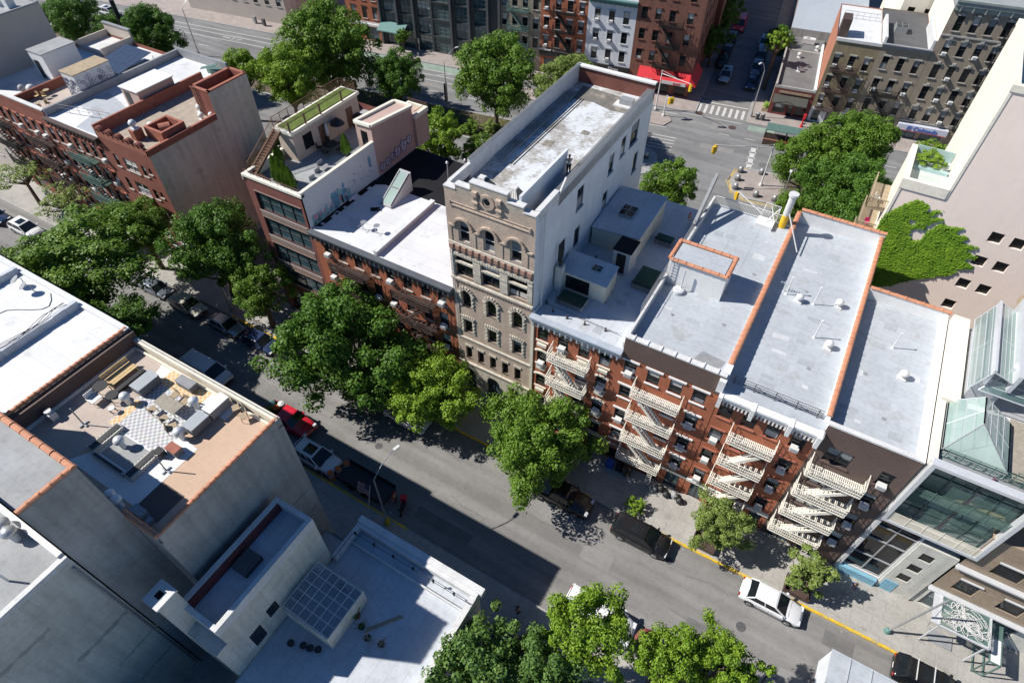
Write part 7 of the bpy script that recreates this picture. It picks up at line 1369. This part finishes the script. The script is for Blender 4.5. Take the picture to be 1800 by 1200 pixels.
car('white sport utility car with black roof panel in the shade of the terrace building', -30.9, 17.2, 'suv', 'white')
p = car('bright red pickup truck with coloured bags in its bed', -35.9, 19.0, 'pickup', 'red', cat='pickup truck')
for k, (x, y, m_, l) in enumerate(((-38.3, 19.3, 'teal', 'bright blue bundle'), (-38.0, 18.7, 'grass', 'green bundle'), (-37.5, 19.1, 'orange', 'orange and white bundle'), (-37.4, 19.7, 'white', 'white bag'))): b = MB(); b.lathe(0, 0, [(.15, 0), (.36, .12), (.33, .3), (.1, .42)], 10); tag(b.build('bag', m_, None, (x, y, 1.2)), l + ' in the bed of the red pickup', 'bag', 'bundles in the pickup bed')
car('white delivery van with blue windshield beside the terrace building parapet', -47.4, 19.2, 'van', 'white', cat='van', scale=1.08)
car('old cream sedan in the sunny stretch of the street, north kerb', -57.2, 24.9, 'sedan', 'cream', -.02, scale=1.05)
car('silver grey hatchback half in tree shade behind the cream sedan', -51.0, 24.9, 'sedan', 'silver', scale=.95)
car('dark car in deep tree shade left of the big street tree', -45.9, 25.0, 'sedan', 'blue'); car('second dark car in tree shade touching the big street tree crown', -40.4, 25.0, 'suv', 'black')
car('white car half hidden under the light green tree by the tower', -26.3, 25.0, 'sedan', 'white'); car('small pale car hidden behind the dark street tree beside the white roof', -57.8, 17.3, 'sedan', 'lblue')
car('blue grey car half covered by the tree left of the cream sedan', -62.6, 25.0, 'sedan', 'grey', scale=.93); car('pale car under the spreading branches, farther left', -68.0, 25.0, 'suv', 'silver'); car('white hatchback seen through leaves of the spreading tree', -73.4, 25.0, 'sedan', 'white', scale=.95)
car('white sport utility car above the spreading tree at the left edge', -86.2, 24.0, 'suv', 'white', .02); car('dark blue car in shade at the left edge of the picture', -92.6, 23.6, 'sedan', 'blue')
car('white passenger van beneath the bright trees at the bottom edge', -2.5, 17.35, 'van', 'white', cat='van', scale=1.1)
car('dark car in deep shade at the bottom next to the conifer-like tree', -6.9, 12.2, 'sedan', 'black', .3)
car('silver sport utility car driving in the shaded side street', *av(-6.2, 113.8), 'suv', 'silver', A8 - pi / 2, 'cars in the side street', 'car'); car('red van far up the dark side street', *av(-7.3, 137), 'van', 'red', A8 - pi / 2, 'cars in the side street', scale=1.15)
for k in range(4): car('dark parked car along the right side of the side street, ' + ('nearest the corner', 'second from the corner', 'third from the corner', 'fourth from the corner')[k], *av(-1.6, 112.8 + k * 5.8), ('sedan', 'suv')[k % 2], ('blue', 'grey', 'black', 'silver')[k], A8 - pi / 2, 'cars in the side street')
for k in range(3): car('dark parked car along the left side of the side street, ' + ('nearest the corner', 'middle one', 'farthest one')[k], *av(-7.7, 119.6 + k * 5.6), ('suv', 'sedan')[k % 2], ('black', 'black', 'blue')[k], A8 + pi / 2, 'cars in the side street')
car('white car on the far side of the avenue behind the left rooftop trees', *av(-128.5, 94.6), 'suv', 'white', A8, 'cars on the avenue'); car('grey car on the avenue at the very top left edge', *av(-136, 94.5), 'suv', 'silver', A8, 'cars on the avenue')
# black truck in deep shade with barrels, white box truck at the bottom
o = thing('box_truck', 'pale box truck whose cargo roof shows at the bottom right corner', 'truck', (16.1, 21.55, 0)); b = MB(); b.box(-3.4, 3.4, -1.15, 1.15, .7, 3.4); b.build('cargo_box', 'bluewhite', o); b = MB(); b.box(-3.45, 3.45, -1.2, 1.2, 3.4, 3.46); [b.bar((x, -1.1, 3.5), (x, 1.1, 3.5), .05) for x in (-2.2, -.8, .6, 2)]; b.build('roof_panel', 'silver', o); b = MB(); b.box(3.5, 5.2, -1.05, 1.05, .6, 2.3); b.build('cab', CP['white'], o)
for wx in (-2.3, 4.2):
    for s in (-1, 1): q = MB(); q.tube((wx, s * 1.02 - .14, .45), (wx, s * 1.02 + .14, .45), .45, n=18); q.build('wheel', 'tyre', o)
o = thing('flatbed_trailer', 'black trailer in deep shade next to the orange barrels', 'trailer', (-25.2, 17.4, 0)); b = MB(); b.box(-2.6, 2.6, -.95, .95, .5, .75); b.build('bed', 'black', o); b = MB(); [b.box(-2.6, 2.6, s * .95 - .04, s * .95 + .04, .75, 1.2) for s in (-1, 1)]; b.build('side_rails', 'black', o)
for wx in (-1, .4):
    for s in (-1, 1): q = MB(); q.tube((wx, s * .9 - .1, .34), (wx, s * .9 + .1, .34), .34, n=16); q.build('wheel', 'tyre', o)
for k, (x, y, l) in enumerate(((-27.9, 18.0, 'farthest from the pavement'), (-28.2, 17.2, 'middle one'), (-28.5, 16.5, 'nearest the pavement'))):
    o = thing('traffic_barrel', 'orange and white traffic barrel in front of the white car, ' + l, 'traffic barrel', (x, y, 0), 0, 'traffic barrels'); b = MB(); b.lathe(0, 0, [(.36, 0), (.34, .1), (.29, .12), (.26, 1.0), (.2, 1.05)], 16); b.build('drum', 'orange', o)
    for z in (.35, .7): q = MB(); q.lathe(0, 0, [(.286, z), (.28, z + .14)], 16); q.build('reflective_band', 'white', o)
# ================================================================ PEOPLE
def skinmesh(name, joints, edges, m, parent, sub=1):
    me = bpy.data.meshes.new(name); me.from_pydata([j[:3] for j in joints], edges, []); me.materials.append(M[m] if isinstance(m, str) else m); o = bpy.data.objects.new(name, me); COL.objects.link(o)
    sk = o.modifiers.new('skin', 'SKIN'); lay = me.skin_vertices if len(me.skin_vertices) else None
    if lay is None: bpy.context.view_layer.objects.active = o; 
    me.attributes
    for i, j in enumerate(joints):
        try: v = me.skin_vertices[0].data[i]; v.radius = (j[3], j[3] if len(j) < 5 else j[4]); v.use_root = (i == 0)
        except Exception: pass
    s = o.modifiers.new('sub', 'SUBSURF'); s.levels = sub; s.render_levels = sub; sk.use_smooth_shade = True
    if parent: o.parent = parent
    return o
def person(label, x, y, z, rot, shirt, trousers, hairm='hair', walk=.0, armout=0.0, cap=None):
    o = thing('person', label, 'person', (x, y, z), rot, None); s = walk
    J = [(0, 0, .95, .13, .1), (0, 0, 1.15, .13, .1), (0, 0, 1.38, .16, .1), (0, 0, 1.5, .06), (.01, 0, 1.6, .09), (.015, 0, 1.7, .085),
         (0, .09, .9, .095), (s, .1, .48, .065), (s * .6, .1, .08, .045), (s * .6 + .14, .1, .03, .035), (0, -.09, .9, .095), (-s, -.1, .48, .065), (-s * 1.5, -.1, .1, .045), (-s * 1.5 + .14, -.1, .05, .035),
         (0, .2, 1.38, .055), (-s * .5 + armout * .3, .27, 1.12, .045), (.1 + armout * .5, .27 - armout * .1, .9 + armout * .3, .035), (.14 + armout * .6, .25, .82 + armout * .35, .03),
         (0, -.2, 1.38, .055), (s * .5 + armout * .3, -.27, 1.12, .045), (.1 + armout * .5, -.27 + armout * .1, .9 + armout * .3, .035), (.14 + armout * .6, -.25, .82 + armout * .35, .03)]
    E = [(0, 1), (1, 2), (2, 3), (3, 4), (4, 5), (0, 6), (6, 7), (7, 8), (8, 9), (0, 10), (10, 11), (11, 12), (12, 13), (2, 14), (14, 15), (15, 16), (16, 17), (2, 18), (18, 19), (19, 20), (20, 21)]
    skinmesh('body', J, E, 'skin', o)
    T = [J[i] for i in (0, 1, 2, 14, 15, 18, 19)]; T = [(a[0], a[1], a[2], a[3] * 1.14, (a[4] if len(a) > 4 else a[3]) * 1.18) for a in T]; skinmesh('shirt', T, [(0, 1), (1, 2), (2, 3), (3, 4), (2, 5), (5, 6)], shirt, o)
    T = [J[i] for i in (0, 6, 7, 8, 10, 11, 12)]; T = [(a[0], a[1], a[2] + (.02 if i == 0 else 0), a[3] * 1.15, (a[4] if len(a) > 4 else a[3]) * 1.2) for i, a in enumerate(T)]; skinmesh('trousers', T, [(0, 1), (1, 2), (2, 3), (0, 4), (4, 5), (5, 6)], trousers, o)
    b = MB(); b.lathe(-.01, 0, [(.1, 1.64), (.105, 1.72), (.08, 1.79), (.03, 1.815)], 12); b.build('cap' if cap else 'hair', cap or hairm, o, smooth=True)
    b = MB(); b.bar((.09, 0, 1.64), (.12, 0, 1.62), .025); b.build('nose', 'skin', o)
    return o
person('person in white shirt and black trousers on the tall tower roof by the low partition', -17.35, 38.3, 23.0, 2.3, 'white', 'black', armout=1.0)
person('person in white shirt and red cap on the roof beside the folded grey tarp', -9.3, 47.6, 14.8, 1.2, 'white', 'white', cap='red', armout=.4)
person('person in bright blue shirt walking on the sunny pavement near the modern house', 13.8, 29.3, .14, .3, 'blue', 'cush', walk=.18)
person('person in dark red top carrying a pale blue bag on the shaded lower pavement', -8.0, 14.6, .14, 1.0, 'maroon', 'black', walk=.16)
b = MB(); b.prism([(-.16, -.08), (.16, -.08), (.16, .08), (-.16, .08)], 0, .35); tag(b.build('shopping_bag', 'cush', None, (-7.85, 14.25, .62)), 'pale blue bag in the hand of the person on the shaded pavement', 'bag')
person('person in a red top standing in the road shade by the delivery scooter', -22.0, 17.4, 0, .2, 'red', 'black', cap='red')
o = thing('delivery_scooter', 'small red-boxed delivery scooter in the shade right of the flag', 'scooter', (-21.1, 17.3, 0), -1.2); b = MB(); b.bar((-.5, 0, .55), (.2, 0, .5), .3, .25); b.bar((.2, 0, .35), (.65, 0, .95), .12, .3); b.box(-.6, .3, -.14, .14, .25, .45); b.build('body', 'black', o); b = MB(); b.box(-.75, -.3, -.25, .25, .8, 1.25); b.build('delivery_box', 'red', o); b = MB(); b.bar((.6, -.33, 1.02), (.6, .33, 1.02), .05); b.build('handlebar', 'black', o); b = MB(); b.box(-.3, .2, -.13, .13, .68, .78); b.build('seat', 'black', o)
for wx in (-.6, .62): q = MB(); q.tube((wx, -.05, .25), (wx, .05, .25), .25, n=16); q.build('wheel', 'tyre', o)
o = thing('parasol', 'dark red umbrella at the street edge between the bottom trees', 'parasol', (1.4, 17.2, 0)); b = MB(); b.tube((0, 0, 0), (0, 0, 2.2), .03); b.build('pole', 'greym', o); b = MB(); b.lathe(0, 0, [(1.0, 1.75), (.6, 2.0), (.05, 2.25)], 12); b.build('canopy', 'maroon', o)
# ================================================================ STREET FURNITURE
def lamp(label, x, y, h, rot, arm=2.2, m='steel', basem=None, grp='street lamps'):
    o = thing('street_lamp', label, 'street lamp', (x, y, .12), rot, grp); b = MB(); b.tube((0, 0, 0), (0, 0, h), .11, .06, 10); b.build('pole', m, o)
    b = MB(); prev = (0, 0, h)
    for k in range(1, 7): t = k / 6; p = (arm * t, 0, h + 1.6 * sin(t * pi / 2)); b.tube(prev, p, .045, .04, 8); prev = p
    b.build('arm', m, o); b = MB(); b.bar(prev, (prev[0] + .55, 0, prev[2] - .02), .24, .12); b.build('lamp_head', 'whited', o); b = MB(); b.lathe(0, 0, [(.24, 0), (.22, .5), (.13, .8), (.12, .9)], 12); b.build('base', basem or m, o); return o
lamp('street lamp with yellow base on the shaded south pavement by the flag', -21.4, 15.5, 7.3, rad(78), 2.3, basem='yellow')
lamp('curved avenue lamp rising from the median left of the big round tree', *av(-46.4, 85.35), 7.6, rad(70), 2.3); lamp('tall curved avenue lamp at the upper left beside the black stack', -109.2, 71.6, 8.2, rad(60), 2.4); lamp('leaning slim lamp post among the trees behind the cream sedan', -52.6, 27.1, 7.6, rad(200), 1.8)
lamp('thin lamp post in front of the big tree group by the bollards', -3.7, 70.1, 8.0, rad(100), .6); lamp('lamp post at the side street corner beside the trash bins', *av(-.1, 101.6), 7.5, rad(250), 1.6)
def signal(label, x, y, h, rot, arm, heads, m='whited'):
    o = thing('traffic_signal', label, 'traffic signal', (x, y, .14), rot, 'yellow traffic signals'); b = MB(); b.tube((0, 0, 0), (0, 0, h), .12, .07, 10); b.build('pole', m, o)
    b = MB(); b.tube((0, 0, h - .5), (arm, 0, h + .1), .06, .045, 8); b.bar((0, 0, h), (arm * .5, 0, h - .1), .03); b.build('mast_arm', m, o)
    for (d, dy) in heads:
        q = MB(); q.box(d - .17, d + .17, dy - .16, dy + .16, h - 1.05, h - .02); s = q.build('signal_head', 'yellow', o); q = MB()
        for k in range(3): q.tube((d + .17, dy, h - .2 - .33 * k), (d + .3, dy, h - .2 - .33 * k), .11, n=10)
        q.build('visor', 'yellow', s)
    b = MB(); b.lathe(0, 0, [(.28, 0), (.24, .25), (.14, .4)], 10); b.build('base', m, o); return o
signal('traffic signal with long arm reaching over the avenue from the bollard island', -7.6, 82.1, 6.3, rad(212), 8.0, ((8.0, .2), (7.7, -.2)))
signal('traffic signal at the near corner behind the white railing', -5.0, 67.0, 6.2, rad(150), 4.2, ((4.2, 0),)); signal('traffic signal behind the tower roof corner, before the red awning', -28.4, 95.2, 6.4, rad(-24), 6.0, ((6.0, 0),)); signal('short traffic signal on the small refuge island right of the tower', *av(-13.2, 96.6), 3.4, rad(-20), 1.0, ((1.0, .2), (.8, -.25)))
for k, (x, y, l) in enumerate(((-11.04, 83.97, 'top left of the paved island'), (-10.79, 81.75, 'left side of the paved island, middle'), (-10.45, 79.51, 'bottom left of the paved island'), (-7.48, 79.1, 'bottom centre of the paved island'), (-8.3, 84.96, 'top right, beside the signal arm'), (-5.01, 79.32, 'bottom right behind the thin lamp post'), (-24.2, 80.7, 'in the tree shade at the tip of the left median'))):
    o = thing('bollard', 'round-topped steel bollard, ' + l, 'bollard', (x, y, .15), 0, 'round steel bollards'); b = MB(); b.lathe(0, 0, [(.42, 0), (.4, .3), (.3, .42)], 18); b.build('base', 'roofdark', o); b = MB(); b.lathe(0, 0, [(.3, .4), (.33, .55), (.28, .75), (.12, .87), (.02, .9)], 18); b.build('dome', 'steel', o, smooth=True)
for k in range(2):
    o = thing('trash_bin', ('round black trash bin at the side street corner, left one', 'round black trash bin at the side street corner, right one')[k], 'trash bin', (*av(.9 + k * .8, 101.2), .14), 0, 'corner trash bins'); b = MB(); b.lathe(0, 0, [(.28, 0), (.34, .95), (.36, 1.0)], 14); b.build('drum', 'roofdark', o); b = MB(); b.lathe(0, 0, [(.35, 1.0), (.2, 1.12)], 14); b.build('lid', 'greym', o)
o = thing('fire_alarm_post', 'bright red post on the pavement in front of the restaurant', 'red post', (*av(7.7, 101.3), .14)); b = MB(); b.tube((0, 0, 0), (0, 0, 1.5), .12); b.lathe(0, 0, [(.28, 0), (.2, .3)], 10); b.build('post', 'red', o); b = MB(); b.box(-.2, .2, -.16, .16, 1.4, 2.1); b.build('call_box', 'red', o)
sh = thing('dining_shed', 'outdoor dining shed with green roof on the avenue before the restaurant', 'dining shed', (*av(2.6, 93.9), 0), A8); b = MB(); b.box(0, 6.2, 0, 2.2, 2.4, 2.5); b.build('roof_panel', 'green', sh); b = MB(); [b.bar((x, y, 0), (x, y, 2.4), .1) for x in (0.1, 3.1, 6.1) for y in (.1, 2.1)]; b.box(0, 6.2, 0, .1, 0, .9); b.box(0, 6.2, 2.1, 2.2, 0, .9); b.build('frame', 'rust', sh); b = MB(); [b.box(k * .4, k * .4 + .2, -.03, 0, .9, 1.1) for k in range(15)]; b.build('red_white_band', 'orange', sh)
pl = thing('planter_box', 'green planter at the restaurant corner of the side street', 'planter', (*av(1.7, 104.6), .14), A8); b = MB(); b.box(-.5, .5, -.5, .5, 0, .6); b.build('box', 'wood', pl); q = MB(); random.seed(4)
for k in range(200): a = random.uniform(0, 6.28); r = random.uniform(.1, .6); z = random.uniform(.6, 1.3); q.face([(r * cos(a), r * sin(a), z), (r * cos(a) + .15, r * sin(a), z + .05), (r * cos(a) + .1, r * sin(a) + .15, z + .1)])
q.build('plants', LV['light'], pl)
o = thing('boiler_stack', 'leaning black stack rising behind the left rooftops near the avenue', 'stack', (-100.5, 55.2, 0)); b = MB(); b.tube((0, 0, 12.5), (-.2, .1, 16.0), .33, n=14); b.tube((0, 0, 0), (0, 0, 12.5), .33, n=14); b.build('pipe', 'black', o)
o = thing('bus_sign', 'tall dark rusty sign panel leaning on the avenue lamp by the median', 'sign', (*av(-47.2, 86.6), .15), A8); b = MB(); b.box(-.1, .1, -.4, .4, .6, 3.6); b.build('panel', 'rust', o); b = MB(); b.tube((0, 0, 0), (0, 0, .7), .06); b.build('post', 'greym', o)
for k, (s, t) in enumerate(((-98, 102.4), (-95.5, 102.0), (-60.5, 102.2))): o = thing('mailbox' if k < 2 else 'street_sign', ('grey newspaper box on the far pavement below the tan corner block', 'dark mailbox on the far pavement right of the newspaper box', 'slim white parking sign before the dark glass block')[k], 'street box' if k < 2 else 'sign', (*av(s, t), .14)); b = MB(); (b.box(-.3, .3, -.25, .25, .15, 1.3) if k < 2 else b.box(-.2, .2, -.02, .02, 2.0, 2.8)); b.build('casing' if k < 2 else 'panel', 'roofdark' if k else 'greym', o); b = MB(); b.bar((0, 0, 0), (0, 0, 2.4 if k == 2 else .2), .08); b.build('post', 'greym', o)
for k, (x, y, r, l) in enumerate(((-86.0, 33.4, .2, 'leftmost of three'), (-85.2, 33.9, 1.2, 'middle of three'), (-83.0, 33.0, 2.0, 'rightmost of three'))): chair(x, y, 13.96, r, 'woody', 'tan patio chair on the left rooftop terrace, ' + l, 'patio chairs of the left terrace')
table(-85.7, 34.6, 13.96, .7, .7, 0, 'wood', 'small round wooden table on the left rooftop terrace', rnd=True)
o = thing('flower_pot', 'pot with green plant on the left rooftop terrace', 'flower pot', (-83.6, 32.1, 13.96)); b = MB(); b.lathe(0, 0, [(.2, 0), (.3, .4)], 12); b.build('pot', 'pot', o); b = MB(); [b.bar((0, 0, .35), (.4 * cos(q), .4 * sin(q), .7), .05, .02) for q in range(7)]; b.build('plant', 'grass', o)
random.seed(15)
for k in range(14): b = MB(); b.lathe(0, 0, [(.2, 0), (.34, .12), (.3, .4), (.08, .58)], 9); tag(b.build('garbage_bag', 'black' if k % 3 else 'roofgrey', None, ((-92 + k * 1.1 + .2 * (k % 3)) if k < 9 else (-3 + (k - 9) * .62), 30.3 - .3 * (k % 2), .14)), ('%s rubbish bag from the left along the long tenement wall' % ORD[k]) if k < 9 else '%s rubbish bag beside the wheeled bins of the brick row' % ORD[k - 9], 'garbage bag', 'rubbish bags on the pavement')
# flag
FP = (-23.2, 15.05); o = thing('flag', 'American flag hanging from a tall pole on the shaded south pavement', 'flag', (*FP, .14)); b = MB(); b.tube((0, 0, 0), (.5, .9, 4.6), .05, .035, 8); b.build('pole', 'alum', o)
fl = {0: MB(), 1: MB(), 2: MB()}; NX, NY = 26, 13
def fp(i, j):
    u = i / NX; w = j / NY; tp = Vector((.5, .9, 4.4)); bt = Vector((.32, .56, 3.0)); base = bt.lerp(tp, w); return tuple(base + Vector((-1.6 * u, .12 * sin(u * 7) * u + .15 * u, -.55 * u * u + .1 * sin(u * 9 + w * 2) * u)))
for i in range(NX):
    for j in range(NY):
        c = 0 if (i < 10 and j >= 6) else (1 if j % 2 == 0 else 2); fl[c].face([fp(i, j), fp(i + 1, j), fp(i + 1, j + 1), fp(i, j + 1)])
st = MB()
for a in range(6):
    for c in range(5 if a % 2 else 6):
        i = 1.0 + c * 1.5 + (.75 if a % 2 else 0); j = 6.6 + a * 1.05; p = Vector(fp(i, j)); p += Vector((0, .02, .015)); st.face([tuple(p + Vector((.035 * cos(k * 1.2566), 0, .035 * sin(k * 1.2566)))) for k in range(5)]); p += Vector((0, -.045, 0)); st.face([tuple(p + Vector((.035 * cos(k * 1.2566), 0, .035 * sin(k * 1.2566)))) for k in range(5)])
fl[0].build('canton', 'flagb', o); fl[1].build('red_stripes', 'flagr', o); fl[2].build('white_stripes', 'flagw', o); st.build('stars', 'flagw', o)
# pavement furniture by the modern house
o = thing('hanging_frame', 'slim metal mast with diagonal arm and grey spotlight on the sunny pavement', 'mast', (16.85, 27.7, .14)); b = MB(); b.tube((0, 0, 0), (1.2, .7, 6.6), .09, .07, 10); b.bar((1.2, .7, 6.6), (1.9, .9, 2.0), .03); b.build('pole', 'steel', o); b = MB(); b.lathe(0, 0, [(.24, 0), (.2, .35), (.1, .45)], 12); b.build('base', 'teal', o)
can = thing('entrance_canopy', 'steel entrance canopy with tangled line pattern beside the modern house', 'canopy', (18.9, 28.2, 3.4)); b = MB(); b.prism([(0, 0), (3.2, 0), (3.2, 2.5), (0, 2.5)], 0, .05); b.build('glass_panel', 'glasst', can); b = MB()
for (p, q) in (((0, 0), (3.2, 0)), ((3.2, 0), (3.2, 2.5)), ((3.2, 2.5), (0, 2.5)), ((0, 2.5), (0, 0))): b.bar((*p, .05), (*q, .05), .12, .16)
b.box(-.5, 0, 0, 2.5, 0, .1); b.bar((.1, .1, 0), (.1, .1, -3.2), .09); b.bar((3.1, .1, 0), (3.1, .1, -3.2), .09); b.build('frame', 'alum', can); b = MB(); random.seed(8)
for k in range(26):
    prev = None; cx_, cy_, rx, ry, ph = random.uniform(.5, 2.7), random.uniform(.5, 2.0), random.uniform(.3, 1.0), random.uniform(.2, .8), random.uniform(0, 6)
    for j in range(16): t = 2 * pi * j / 15; p = (min(3.15, max(.05, cx_ + rx * cos(t + ph))), min(2.45, max(.05, cy_ + ry * sin(2 * t + ph) * .7 + ry * .4 * sin(t))), .12 + .002 * k); (b.bar(prev, p, .035, .02) if prev else None); prev = p
b.build('line_pattern', 'whited', can)
kb = thing('glass_kiosk', 'dark green framed glass box with white top panel at the right edge of the pavement', 'glass kiosk', (22.6, 27.9, .14)); b = MB()
for x in (0, .7):
    for y in (0, 1.9, 3.7): b.bar((x, y, 0), (x, y, 2.4), .08)
for z in (.1, 2.4): b.bar((0, 0, z), (0, 3.7, z), .08); b.bar((.7, 0, z), (.7, 3.7, z), .08); b.bar((0, 0, z), (.7, 0, z), .08); b.bar((0, 3.7, z), (.7, 3.7, z), .08); b.bar((0, 1.9, z), (.7, 1.9, z), .08)
b.build('frame', 'green', kb); b = MB(); b.box(.05, .65, .05, 1.85, 2.36, 2.44); b.build('white_top', 'white', kb); b = MB(); b.box(.05, .65, 1.95, 3.65, 2.38, 2.42); b.build('glass_top', 'glasst', kb)
b = MB(); b.box(0, 1.6, 0, 1.0, 0, .1); tag(b.build('cellar_hatch', 'greym', None, (19.6, 28.6, .13)), 'flat grey cellar hatch in the pavement under the canopy', 'hatch')
for k, (x, y, m_, l) in enumerate(((-7.3, 30.2, 'blue', 'blue'), (-6.4, 30.3, 'black', 'dark'), (-5.6, 30.2, 'rust', 'brown and black'))): b = MB(); b.prism([(-.3, -.25), (.3, -.25), (.3, .25), (-.3, .25)], 0, .85); b.box(-.33, .33, -.28, .28, .85, .93); tag(b.build('trash_bin', m_, None, (x, y, .14)), l + ' wheeled bin against the ground floor of the red brick row', 'trash bin', 'wheeled bins at the brick row')
for k in range(3): b = MB(); b.box(0, .06, 0, 1.6, 0, .5); b.box(1.9, 1.96, 0, 1.6, 0, .5); b.box(.06, 1.9, 0, .06, 0, .5); b.box(.1, 1.86, .1, 1.5, 0, .04); tag(b.build('tree_pit_guard', 'rust', None, ((1.6, 26.75, .14), (9.2, 26.75, .14), (-15.2, 26.75, .14))[k]), ('low rusty guard around the thin sparse street tree', 'low rusty guard around the small tree by the white sedan', 'low guard around the round tree before the red walk-up')[k], 'tree guard', 'tree pit guards')
# ================================================================ WINDOW AIR CONDITIONERS
def acs(x0, cols, zsill, picks, what, y=31.0, rot=0, s0=None):
    FL = ('top floor', 'third floor', 'second floor', 'lowest floor')
    for (r, c) in picks:
        x = cols[c]; lab = 'white air conditioner, %s, %s, %s' % (FL[r], ('leftmost window', 'second window', 'third window', 'fourth window', 'fifth window', 'sixth window', 'seventh window', 'eighth window', 'ninth window')[c], what)
        if rot: px, py = av(x0 + x, 104.0)
        else: px, py = x0 + x, y
        ac_unit(px, py, zsill[r], lab, rot, group='window air conditioners')
acs(-16.2, [1.0, 2.85, 4.7, 6.5], [12.12, 9.22, 6.17, 3.12], ((0, 1), (1, 0), (1, 3), (2, 3)), 'the arched-window red walk-up')
acs(-8.4, [.8, 2.7, 4.5, 6.3], [12.45, 9.5, 6.35, 3.55], ((0, 0), (1, 3), (2, 0), (2, 3), (3, 3)), 'the red building under the tall brown parapet')
acs(-.75, [.75, 2.5, 4.2, 5.95], [12.05, 9.05, 6.2, 3.25], ((0, 3), (1, 0), (1, 3), (2, 0), (2, 3), (3, 0), (3, 3)), 'the red building with the white dentil cornice')
acs(6.27, [1.6, 4.75], [11.97, 9.17, 6.12, 3.17], ((0, 1), (1, 1), (2, 1), (3, 1)), 'the brown painted corner house')
acs(-39.95, colsE, [11.35, 8.5, 5.65, 2.75], ((0, 0), (0, 4), (0, 7), (1, 0), (1, 3), (1, 4), (1, 7), (2, 3), (2, 7)), 'the orange-red tenement pair')
acs(-80.5, colsf(6, 9.5), [11.15, 8.15, 5.15, 2.35], ((0, 1), (0, 5), (1, 2), (1, 5), (2, 1)), 'the tenement with green fire escapes')
acs(-95.5, colsf(9, 15.0), [11.0, 8.0, 5.0, 2.1], ((0, 4), (0, 6), (0, 7), (1, 5), (1, 8), (2, 6), (2, 7)), 'the long tenement at the left edge')
acs(-37.4, colsf(4, 8.1), [13.2, 10.7, 7.7, 4.7], ((1, 0), (1, 3), (2, 0), (2, 3), (3, 0), (3, 3)), 'the bright red tenement across the avenue', rot=A8)
acs(-29.3, [1.6, 4.0, 6.4], [10.1, 7.1, 4.1, 0], ((0, 0), (0, 1), (1, 0), (1, 1), (2, 1)), 'the white tenement across the avenue', rot=A8)
acs(8.3, [.95, 3.05, 5.1], [8.84, 5.69, 2.69, 0], ((0, 0), (0, 1), (1, 0), (1, 2), (2, 0), (2, 2)), 'the olive brown tenement across the avenue', rot=A8)
acs(20.9, [1.4 + 1.92 * k for k in range(14)], [12.64, 9.39, 6.24, 3.14], ((0, 0), (0, 2), (1, 1), (2, 1), (2, 2), (3, 2)), 'the long grey-brown tenement across the avenue', rot=A8)
acs(14.4, [1.25, 3.3, 5.35], [6.34, 3.29, 0, 0], ((0, 0), (0, 2)), 'the grey brown tenement with recessed roof', rot=A8)
